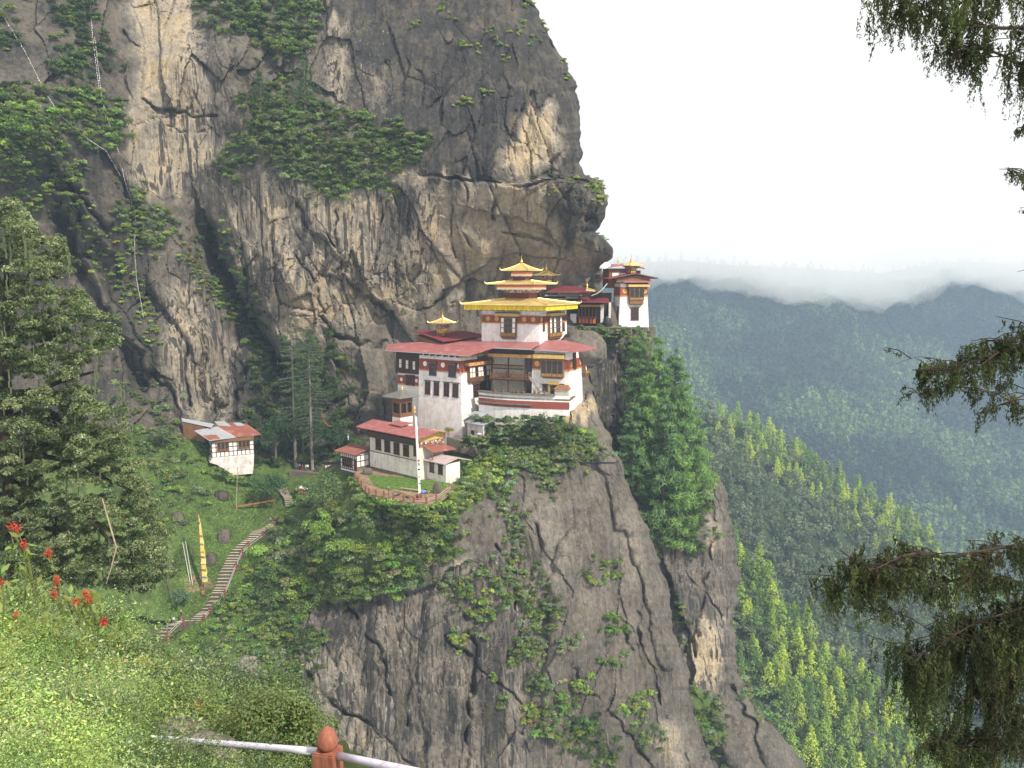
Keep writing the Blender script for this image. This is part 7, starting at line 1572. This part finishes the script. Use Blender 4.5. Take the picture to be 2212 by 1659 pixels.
HOLES = [(60,835,50,12), (170,1060,50,10), (205,830,36,12), (120,660,20,8)]
extra = []
while len(extra) < 900:
    u, v = rn.uniform(-60, 390), rn.uniform(425, 1285)
    if poly_sd(np.array([u]), np.array([v]), OKP)[0] > 12 and not any(((u - a) / p_) ** 2 + ((v - b) / q_) ** 2 < 1.6 for a, b, p_, q_ in HOLES): extra.append((u, v, rn.uniform(11, 26)))
for u, v, r_ in [(a, b, q * .55) for a, b, q in CL] + extra:
    Y_ = OY + rn.uniform(-5, 5); p = at(u, v, Y_); rr = r_ * mpp(Y_); ends.append(p); k = int(2000 * (r_ / 50) ** 1.8)
    P, q, lv = clump_points(p, (rr * 1.1, rr, rr * .95), 6, max(10, k // 6), rn, 0, .9, .5)
    col = np.array([(.125, .165, .065), (.09, .125, .05), (.18, .22, .10)])[rn.integers(0, 3)]; lv_st.add(*leaf_arrays(P, .185, rn, col * (1 + .3 * lv[:, None]), .4, out=q * .6, up=.25, aspect=.5, hue=.1))
lv_st.build('crown', 'leaf_gloss', oak, None)
m = MB(); m.tube([ob - (0, 0, 3), at(30, 1150, OY), at(15, 950, OY), at(10, 760, OY), at(15, 560, OY)], [.75, .6, .48, .33, .12], 10)
for pts, r0 in (([(28,1180),(110,1130),(190,1120),(250,1150)], .34), ([(20,1010),(90,985),(170,1000),(260,985)], .28), ([(15,850),(80,845),(140,820),(215,800)], .26), ([(12,760),(80,700),(150,660)], .2), ([(12,700),(60,600),(90,540)], .18), ([(110,1130),(125,1190),(120,1240)], .22), ([(170,1000),(240,1040),(310,1070)], .16), ([(190,1120),(260,1190),(330,1200)], .16), ([(15,900),(-20,840),(-40,760)], .2)):
    m.tube([at(u, v, OY + .6 * i) for i, (u, v) in enumerate(pts)], list(np.linspace(r0, r0 * .3, len(pts))), 7)
m.build('trunk', 'dark_bark', oak)
st = Stuff(); P = []
for i in range(130):
    u, v, r_ = CL[rn.integers(0, len(CL))]; p = at(u + rn.uniform(-.8, .8) * r_, v + rn.uniform(.1, .8) * r_, OY - 3 + rn.uniform(-1, 1)); L = rn.uniform(.5, 1.7); w_ = rn.uniform(.03, .08)
    for j in range(4): P.append((p + np.array((rn.normal() * .04, 0, -L * j / 4)), L / 4, w_))
V = []; F = []
for p, L, w_ in P: b = len(V); V += [p + (-w_, 0, 0), p + (w_, .02, 0), p + (w_ * .7, .02, -L * 1.1), p + (-w_ * .7, 0, -L * 1.1)]; F.append((b, b + 1, b + 2, b + 3))
tag(np_mesh('lichen_fringe', np.array(V), np.array(F), 'leaf', oak, tint=np.tile(np.array((.12, .145, .08)), (len(V), 1))), kind='stuff')
br = [at(*c('f', x, y), 46) for x, y in ((510, 318), (548, 450), (580, 560), (555, 660), (530, 742))]
o = MB().tube(br, [.035, .05, .045, .03, .015], 6).build('dead_branch', 'pole_wood', None, loc=br[0]); tag(o, 'pale dead branch hanging in front of the oak leaves', 'branch')

# ---- plants on the near slope
under = Stuff(); grass_n = Stuff(); T = TER['near_slope']
def fg(u, v):
    us = T['us']; c_ = np.clip(np.round((u - us[0]) / (us[-1] - us[0]) * (len(us) - 1)).astype(int), 0, len(us) - 1); top_ = T['top'][c_]; m = T['P'].shape[0]
    r_ = np.clip(np.round((v - top_) / (T['v1'] - top_) * (m - 1)).astype(int), 0, m - 1); return T['P'][r_, c_]
n = 5600; u = rn.uniform(-120, 745, n); v = np.interp(u, T['us'], T['top']) + rn.uniform(0, 1, n) ** .9 * (1770 - np.interp(u, T['us'], T['top'])); P = fg(u, v)
pat = fbm(np.stack([u / 70, v / 55, u * 0], -1), 3, 4); pat2 = fbm(np.stack([u / 30, v / 26, u * 0 + 7], -1), 2, 8)
RLv = lambda u_: 1597 + (u_ - 337) * 25 / 353
for i in range(n):
    if (300 < u[i] < 700 and RLv(u[i]) - 8 < v[i] < RLv(u[i]) + 48) or (u[i] > 640 and v[i] > 1570): continue
    p = P[i]; D = np.linalg.norm(p); s = np.clip(D / 11, .55, 2.6)
    if pat[i] > .25: col = np.array((.23, .315, .09))
    elif pat[i] > -.15: col = np.array((.14, .205, .065))
    else: col = np.array((.05, .085, .032))
    if pat2[i] > .42: col = np.array((.22, .255, .15))
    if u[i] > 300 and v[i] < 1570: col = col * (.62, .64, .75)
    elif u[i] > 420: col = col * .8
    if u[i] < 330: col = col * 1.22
    k = int(rn.integers(22, 40)); sz = rn.choice([.5, .65, .85, 1.15, 1.7], p=[.25, .25, .25, .15, .1]); k = int(1.9 * k / sz ** 1.0); h_ = s * rn.uniform(.14, .46) * (1.3 if pat2[i] < -.2 else 1); q = rn.normal(size=(k, 3)) * (.20 * s, .20 * s, h_ * .5); q[:, 2] = np.abs(q[:, 2]) + .02
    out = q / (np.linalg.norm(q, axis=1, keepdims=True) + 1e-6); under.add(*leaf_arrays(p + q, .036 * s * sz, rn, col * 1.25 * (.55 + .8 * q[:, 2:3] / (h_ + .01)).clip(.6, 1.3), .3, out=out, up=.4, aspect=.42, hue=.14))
for i in range(150):                                                # taller shrubs along the brow of the slope
    u_ = rn.uniform(-60, 660); v_ = np.interp(u_, T['us'], T['top']) + rn.uniform(-6, 60); p = fg(np.array([u_]), np.array([v_]))[0]; r_ = rn.uniform(.3, .75) * p[1] / 26 * (.55 if 230 < u_ < 520 else 1)
    P_, q, lv = clump_points(p + (0, 0, r_ * .4), (r_, r_, r_ * .9), 6, 70, rn); c0 = np.array([(.12, .18, .07), (.16, .20, .10), (.09, .15, .05), (.20, .24, .12)])[rn.integers(0, 4)]
    under.add(*leaf_arrays(P_, .0048 * p[1], rn, c0 * (1 + .25 * lv[:, None]), .3, out=q, up=.5))
for i in range(330):                                                # hummocks of different herbs
    u_ = rn.uniform(-120, 640) if i % 2 else rn.uniform(-120, 330); v_ = np.interp(u_, T['us'], T['top']) + rn.uniform(15, 400); p = fg(np.array([u_]), np.array([v_]))[0]; D = p[1]
    if u_ > 270 and v_ > 1530: continue
    r_ = rn.uniform(.018, .05) * D * (1.5 if i % 7 == 0 else 1); kind = rn.choice(5, p=[.3, .25, .2, .15, .1]); c0 = np.array([(.22, .32, .08), (.29, .34, .20), (.15, .24, .06), (.34, .37, .12), (.075, .12, .05)])[kind]
    P_, q, lv = clump_points(p + (0, 0, r_ * .25), (r_, r_, r_ * rn.uniform(.6, 1.1)), 7, 120, rn); lf = (.0029, .0022, .0042, .0062, .0034)[kind] * D
    under.add(*leaf_arrays(P_, lf, rn, c0 * (1 + .25 * lv[:, None]), .3, out=q, up=.5, aspect=(.5, .35, .55, .16, .45)[kind], hue=.12))
for i in range(46):                                                 # darker shrubs where the slope drops away towards the gorge
    u_ = rn.uniform(300, 660); v_ = np.interp(u_, T['us'], T['top']) + rn.uniform(-4, 80); p = fg(np.array([u_]), np.array([v_]))[0]; r_ = rn.uniform(.02, .042) * p[1]
    if RLv(u_) - 60 < v_: continue
    P_, q, lv = clump_points(p + (0, 0, r_ * .3), (r_, r_, r_ * .8), 8, 90, rn); c0 = np.array([(.085, .13, .055), (.115, .15, .075), (.07, .11, .04)])[rn.integers(0, 3)]
    under.add(*leaf_arrays(P_, .0036 * p[1], rn, c0 * (1 + .3 * lv[:, None]), .3, out=q, up=.5))
for i in range(420):                                                # herbs with leaves big enough to see, on short stalks
    u_ = rn.uniform(-120, 620); v_ = rn.uniform(np.interp(u_, T['us'], T['top']) + 30, 1760); p = fg(np.array([u_]), np.array([v_]))[0]; D = p[1]
    if u_ > 290 and v_ > RLv(u_) - 14: continue
    k = int(rn.integers(10, 22)); f = rn.random(k)[:, None]; hh = rn.uniform(.02, .05) * D; a = rn.uniform(0, 6.28, k); sp_ = .011 * D * (1.1 - .6 * f[:, 0]); q = np.stack([np.cos(a) * sp_, np.sin(a) * sp_, f[:, 0] * hh], 1); c0 = np.array([(.20, .30, .07), (.30, .38, .12), (.13, .21, .06), (.28, .34, .15)])[rn.integers(0, 4)]
    under.add(*leaf_arrays(p + q, .0085 * D, rn, c0, .25, out=np.stack([np.cos(a) * .5, np.sin(a) * .5, a * 0 + .3], 1), up=.4, aspect=.36, droop=.6))
under.build('undergrowth', 'leaf', label='tangle of bright weeds and herbs on the near slope below the viewpoint')
n = 20000; u = np.concatenate([rn.uniform(-60, 290, n // 2), rn.uniform(-100, 600, n // 2)]); v = np.concatenate([rn.uniform(1330, 1500, n // 2), rn.uniform(1330, 1740, n // 2)]); ok = (v > np.interp(u, T['us'], T['top']) + 6) & ~((u > 310) & (v > 1570)); u, v = u[ok], v[ok]; P = fg(u, v); D = np.linalg.norm(P, axis=1); L = D * .020 * rn.uniform(.6, 1.4, len(u)); d = rn.normal(size=(len(u), 3)) * .35 + (0.15, 0, .9); d /= np.linalg.norm(d, axis=1, keepdims=True); w_ = np.cross(d, rn.normal(size=d.shape)); w_ /= np.linalg.norm(w_, axis=1, keepdims=True); W2 = (w_ * (D * .0011)[:, None]); mid = P + d * (L * .55)[:, None]; tip = P + d * L[:, None] + np.stack([rn.normal(size=len(u)) * L * .25, 0 * L, -L * .18], 1)
V = np.stack([P - W2, P + W2, mid + W2 * .8, tip, mid - W2 * .8], 1).reshape(-1, 3); F = np.arange(len(V)).reshape(-1, 5); t_ = np.where(rn.random((len(u), 1)) < .3, (.30, .30, .11), (.165, .245, .055)) * rn.uniform(.75, 1.25, (len(u), 1))
np_mesh('tall_grass', V, F, 'leaf', None, tint=np.repeat(t_, 5, 0)); tag(bpy.data.objects['tall_grass'], 'long thin grass blades among the weeds of the near slope', kind='stuff')
# white seed heads
wf = Stuff()
for x, y, k in ((375,1030,5),(610,1140,5),(685,1090,9),(690,1225,8),(800,1190,7),(850,1200,8),(915,1170,8),(625,1260,6),(830,1265,10),(655,1255,8),(760,1215,6),(300,1060,4),(1295,1590,3)):
    u0, v0 = c('f', x, y); p = at(u0, v0, np.clip(fg(np.array([u0]), np.array([v0 + 15]))[0][1], 5, 60)); wf.add(*leaf_arrays(p + rn.normal(size=(k * 7, 3)) * (.35, .35, .22) * p[1] / 25, .0045 * p[1], rn, (.62, .55, .45), .2, aspect=.9, hue=.03))
wf.build('seed_heads', 'leaf', label='creamy white seed heads scattered over the near shrubs')
def flower(x, y, k, ln, lb, Y_=None, w_=1.0):
    u0, v0 = c('f', x, y); Y_ = Y_ or 9.5; top_ = at(u0, v0, Y_); px = mpp(Y_); b_ = top_ + np.array((rn.uniform(-.2, .2), .1, -ln * px)); o = thing('red_flower_plant', lb, 'flower', b_, 'red flower spikes on the near slope')
    MB().tube([b_, (b_ + top_) / 2 + (.03, 0, .03), top_], [.012, .009, .006], 5).build('stem', 'flower_stem', o); k2 = 16; f = rn.uniform(.25, .9, k2)[:, None]; L = .30; P = b_ + (top_ - b_) * f + rn.normal(size=(k2, 3)) * (.08, .08, .05); leaf_mesh('foliage', P, .13, rn, 'leaf', o, (.19, .25, .07), .25, up=.5, droop=1.2, aspect=.4)
    P = top_ + rn.normal(size=(k, 3)) * (.019 * w_, .019 * w_, .030 * w_); leaf_mesh('flower_head', P, .029, rn, 'leaf', o, (.52, .07, .045), .25, aspect=.6, hue=.05)
mat_plain('flower_stem', (.14, .16, .06), .7, .2)
for a in ((55,455,60,150,'red flower head highest at the left edge, in front of the oak'), (85,470,60,150,'red flower head just right of the highest one'), (118,550,70,140,'red flower head below the pair, hanging over pale leaves'), (243,590,80,130,'red flower head alone on the tip of the long leafy stem'), (283,725,90,90,'tall red flower spike, upper of the two standing blooms'), (272,785,80,80,'red flower spike just beneath the tall upper one'), (430,790,90,80,'red bloom on the right of the middle flower cluster'), (380,832,110,80,'broad red bloom on the left of the middle flower cluster'), (445,820,60,80,'small red bloom beside the right bloom of the cluster'), (515,930,130,60,'low red bloom nearest the stairs, flat and wide'), (4,730,50,100,'red bloom cut by the left edge of the view'), (75,895,30,60,'small faded red bloom in the grass under the tall spike')): flower(*a)
for a in ((993,1350,30,40,'tiny orange-red flower on the slope left of the round shrub'), (1030,1445,40,40,'small scarlet flower just above the white pipe rail')): flower(*a, Y_=12, w_=1.2)
# round shrub by the rail, rocks
sb_ = at(575, 1665, 10.6); leafy('round_shrub', 'large round olive-green shrub behind the white pipe rail', sb_, (1.0, .8, 1.0), [(.14, .19, .065), (.115, .16, .055), (.17, .215, .075)], rn, .05, 44, 260, .05, 'leaf', fill=.95, lobe_r=.30)
sb_ = at(668, 1700, 10.0); leafy('round_shrub', 'small olive shrub between the large round shrub and the wooden post', sb_, (.36, .3, .42), [(.08, .115, .04), (.07, .10, .035)], rn, .055, 20, 100, .04, 'leaf', fill=.9, lobe_r=.34)
boulder('slope_rock', 'pinkish flat rock slab behind the left end of the white pipe rail', at(*c('q', 290, 545), 10.6), (.42, .30, .14), 17, n=20, tan=.75, streak=0); boulder('slope_rock', 'pale pink rock rising just above the white pipe rail', at(*c('q', 500, 495), 11.4), (.52, .3, .20), 18, n=20, tan=.7, streak=0); boulder('slope_rock', 'pale pink rock showing below the white pipe rail', at(*c('q', 690, 665), 9.6), (.50, .3, .26), 19, n=20, tan=.72, streak=0)
# ---- railing
def rail_wood():
    k = NT('railing_wood'); o = k.obj((6, 6, .9)); f = k.noise(o, 3.0, 6, .6); k.bump(f, .01, .6); k.fin(k.ramp(f, [(.3, (.19, .065, .045)), (.55, (.30, .115, .075)), (.75, (.38, .17, .12))]), .75, .25)
rail_wood()
def rail_paint():
    k = NT('railing_paint'); o = k.obj((1, 1, 1)); f = k.noise(o, 9, 5, .6); k.fin(k.ramp(f, [(.25, (.42, .33, .38)), (.42, (.66, .62, .74)), (.7, (.74, .70, .84))]), .45, .45)
rail_paint()
pc = at(*c('q', 1622, 640), 7.9); rl = thing('railing', 'terracotta wooden post with pointed cap carrying white pipe rails', 'railing', pc - (0, 0, 1.2)); PF_ = Frame(pc, 14); hw2 = .118
F2 = PF_.moved(-hw2, -hw2); MB().fbox(F2, 0, 2 * hw2, 0, 2 * hw2, -1.6, .045).fbox(F2, .012, 2 * hw2 - .012, .012, 2 * hw2 - .012, .046, .06).build('post', 'railing_wood', rl)
MB().lathe(pc, [(.07, .06), (.085, .075), (.108, .10), (.113, .14), (.103, .19), (.082, .24), (.055, .28), (.028, .305), (.004, .315)], 20).build('post_cap', 'railing_wood', rl, smooth=True)
r0_, r1_ = at(*c('q', 330, 520), 10.2), at(*c('q', 1560, 620), 7.95); MB().tube([r0_ + (r1_ - r0_) * q for q in np.linspace(-.08, 1, 9)], .040, 12).build('rail', 'railing_paint', rl, smooth=True)
r2_, r3_ = at(*c('q', 1700, 650), 7.85), at(*c('q', 2300, 775), 6.9); MB().tube([r2_ + (r3_ - r2_) * q for q in np.linspace(0, 1.6, 6)], .040, 12).build('rail', 'railing_paint', rl, smooth=True)

# ---- weeping cypress boughs on the right
CYB = at(2560, 1659, 12.5); cyp = thing('weeping_cypress', 'weeping cypress reaching in from the right edge with drooping mossy boughs', 'tree', CYB - (0, 0, 6))
MB().tube([CYB - (0, 0, 7), at(2560, 1200, 12.5), at(2540, 600, 12.5), at(2530, 0, 12.5), at(2520, -500, 12.5)], [.42, .36, .3, .24, .16], 12).build('trunk', 'bark', cyp)
def bough(pts, Y0, Y1, r0, sprays, Lmin, Lmax, dens=1.0, bare=0.0, side=1.0):
    """a limb drawn through picture points, with hanging sprays of scale leaves"""
    W3 = [at(u, v, Y0 + (Y1 - Y0) * i / (len(pts) - 1)) for i, (u, v) in enumerate(pts)]; W3 = np.array(W3); t = np.linspace(0, len(W3) - 1, 24); path = np.stack([np.interp(t, np.arange(len(W3)), W3[:, j]) for j in range(3)], 1)
    path = path + 0.02 * np.stack([fbm(path * 2 + k, 2, 3) for k in (1, 5, 9)], 1); m = MB(); m.tube(path, list(np.linspace(r0 * .75, r0 * .15, 24)), 8); st = Stuff()
    for i in range(sprays):
        q = bare + (1 - bare) * rn.random() ** .9; k = q * 23; a = path[int(k)]; side_d = np.array((rn.normal() * .30, rn.normal() * .35, rn.normal() * .07 + .03)) * side; tw = a + side_d
        m.tube([a, (a + tw) / 2 + (0, 0, .04), tw], [.010, .007, .004], 4); L0 = rn.uniform(Lmin, Lmax); ns = rn.integers(5, 9); hp = rn.normal(size=2)
        cb = (np.array((.062, .082, .028)), np.array((.085, .072, .036)), np.array((.12, .155, .05)))[rn.choice(3, p=[.76, .04, .20])] * .72 * rn.uniform(.7, 1.3)
        for s_ in range(ns):
            f0 = rn.random(); st_ = a + (tw - a) * (.25 + .75 * f0) + rn.normal(size=3) * (.02, .02, .01); L = L0 * rn.uniform(.35, 1.0); n = int(L * 75 * dens) + 3; f = np.sort(rn.random(n))
            sw = np.stack([.05 * hp[0] * f + .03 * np.sin(f * 5 + s_), .05 * hp[1] * f, -L * f], 1); P = st_ + sw + rn.normal(size=(n, 3)) * (.014, .014, .01)
            st.add(*leaf_arrays(P, .075 * (1.15 - .5 * f), rn, cb, .35, up=-.1, aspect=.26, droop=2.4, hue=.08))
    o = m.build('bough', 'dark_bark', cyp); st.build('foliage', 'needle', o, None); return o
# top right
bough([(2540, 130), (2300, 60), (2120, 60), (1990, 20), (1925, -20)], 12.3, 10.6, .05, 52, .25, .75); bough([(2540, 160), (2330, 150), (2210, 140), (2110, 100), (2060, 110)], 12.3, 11.2, .05, 46, .25, .85); bough([(2540, -60), (2300, -40), (2150, -30), (2050, -40)], 12.3, 11.5, .05, 40, .3, .9)
bough([(2540, 330), (2300, 290), (2195, 285)], 12.4, 11.6, .03, 9, .1, .3); bough([(2540, 430), (2280, 380), (2200, 375)], 12.4, 11.6, .02, 5, .1, .25); bough([(2540, 560), (2280, 575), (2200, 585)], 12.4, 11.6, .02, 6, .1, .25); bough([(2400, 470), (2250, 455), (2172, 458)], 12.0, 11.4, .012, 2, .05, .1)
# middle right
bough([(2540, 700), (2330, 720), (2160, 760), (2060, 800), (1972, 800)], 12.4, 10.8, .045, 40, .22, .62, 1.0, .25); bough([(2540, 700), (2300, 700), (2180, 735), (2130, 735)], 12.4, 11.4, .04, 22, .2, .6); bough([(2330, 800), (2200, 860), (2110, 895)], 11.9, 11.3, .025, 13, .2, .5); bough([(2160, 760), (2040, 850), (1985, 855)], 11.3, 10.9, .018, 12, .2, .4); bough([(2060, 800), (1990, 770), (1920, 790)], 10.9, 10.6, .008, 3, .03, .1)
# bottom right
bough([(2560, 1090), (2400, 1140), (2280, 1190), (2170, 1180), (2060, 1205), (1960, 1195), (1880, 1235), (1815, 1185)], 12.4, 10.0, .055, 90, .25, .7); bough([(2560, 1190), (2380, 1225), (2240, 1265), (2100, 1245), (1980, 1275), (1880, 1250), (1790, 1285)], 12.4, 10.2, .045, 72, .2, .65); bough([(2560, 1230), (2380, 1260), (2250, 1300), (2120, 1340), (2010, 1400), (1965, 1440)], 12.4, 11.0, .04, 100, .4, 1.5); bough([(2560, 1150), (2380, 1190), (2280, 1260), (2180, 1350), (2110, 1450)], 12.3, 11.6, .035, 80, .5, 1.7)
bough([(2560, 1340), (2350, 1380), (2200, 1440), (2080, 1520)], 12.4, 11.4, .045, 66, .35, 1.1); bough([(2560, 1500), (2330, 1470), (2170, 1560), (2050, 1640)], 12.4, 11.2, .045, 66, .35, 1.0); bough([(2560, 1640), (2330, 1590), (2180, 1600), (2060, 1610), (2010, 1590)], 12.4, 11.2, .045, 60, .3, .8); bough([(2200, 1340), (2080, 1400), (1960, 1330), (1890, 1320)], 11.6, 10.6, .02, 18, .2, .6)
# ================================================================== AIR
def volume_material(name, col, dens, aniso=0.0):
    m = bpy.data.materials.new(name); m.use_nodes = True; t = m.node_tree; t.nodes.clear(); o = t.nodes.new('ShaderNodeOutputMaterial'); p = t.nodes.new('ShaderNodeVolumePrincipled')
    p.inputs['Color'].default_value = (*col, 1); p.inputs['Density'].default_value = dens; p.inputs['Anisotropy'].default_value = aniso; t.links.new(p.outputs[0], o.inputs['Volume']); MATS[name] = m; return m
volume_material('haze_air', (0.48, 0.635, 0.84), 0.00029)
hz = MB(); X0, X1, Y0_, Y1_, Z0, Z1 = -1450, 2450, -260, 2250, -522, 93
hz.hexa([(X0, Y0_, Z0), (X1, Y0_, Z0), (X1, Y1_, Z0), (X0, Y1_, Z0), (X0, Y0_, Z1), (X1, Y0_, Z1), (X1, Y1_, Z1), (X0, Y1_, Z1)])
h_ = hz.build('haze', 'haze_air'); tag(h_, kind='stuff')

# cloud lying on the far mountain: a deep lumpy bank of fog
volume_material('cloud_fog', (1.0, 1.0, 1.0), 0.0062, 0.0)
cu = np.array([1100, 1330, 1420, 1500, 1600, 1700, 1780, 1860, 1925, 1990, 2030, 2100, 2212, 2450], float); cv = np.array([604, 602, 604, 602, 612, 618, 630, 640, 648, 632, 620, 620, 626, 622], float)
xs = np.linspace(0, 1250, 150); ys = np.linspace(1330, 1980, 46); X_, Y_ = np.meshgrid(xs, ys, indexing='ij'); ux = 1106 + FL * X_ / (1400 * 1.0)
zb = -(np.interp(ux, cu, cv) - 613) / FL * 1400; Q = np.stack([X_ / 95, Y_ / 140, X_ * 0], -1); zb = zb - 16 + 20 * fbm(Q, 4, 91) + 8 * fbm(Q * 4, 3, 92) + 62 * ((ys - 1330) / 650)[None]
fr_ = np.clip((ys - 1330) / 90, 0, 1)[None]; zb = zb + 25 * (1 - fr_) ** 2; ztp = zb + (30 + 110 * np.clip(fr_, 0, 1)) + 22 * fbm(Q + 9, 3, 93)
m_, n_ = X_.shape; Vb = np.stack([X_, Y_, zb], -1).reshape(-1, 3); Vt = np.stack([X_, Y_, ztp], -1).reshape(-1, 3); idx = np.arange(m_ * n_).reshape(m_, n_); K_ = m_ * n_
Fb = np.stack([idx[:-1, :-1], idx[:-1, 1:], idx[1:, 1:], idx[1:, :-1]], -1).reshape(-1, 4); Ft = Fb[:, ::-1] + K_
rim = np.concatenate([idx[:, 0], idx[-1, 1:], idx[-2::-1, -1], idx[0, -2:0:-1]]); r2 = np.roll(rim, -1); Fs = np.stack([rim, r2, r2 + K_, rim + K_], -1)
tag(np_mesh('cloud', np.concatenate([Vb, Vt]), np.concatenate([Fb, Ft, Fs]), 'cloud_fog'), kind='stuff')
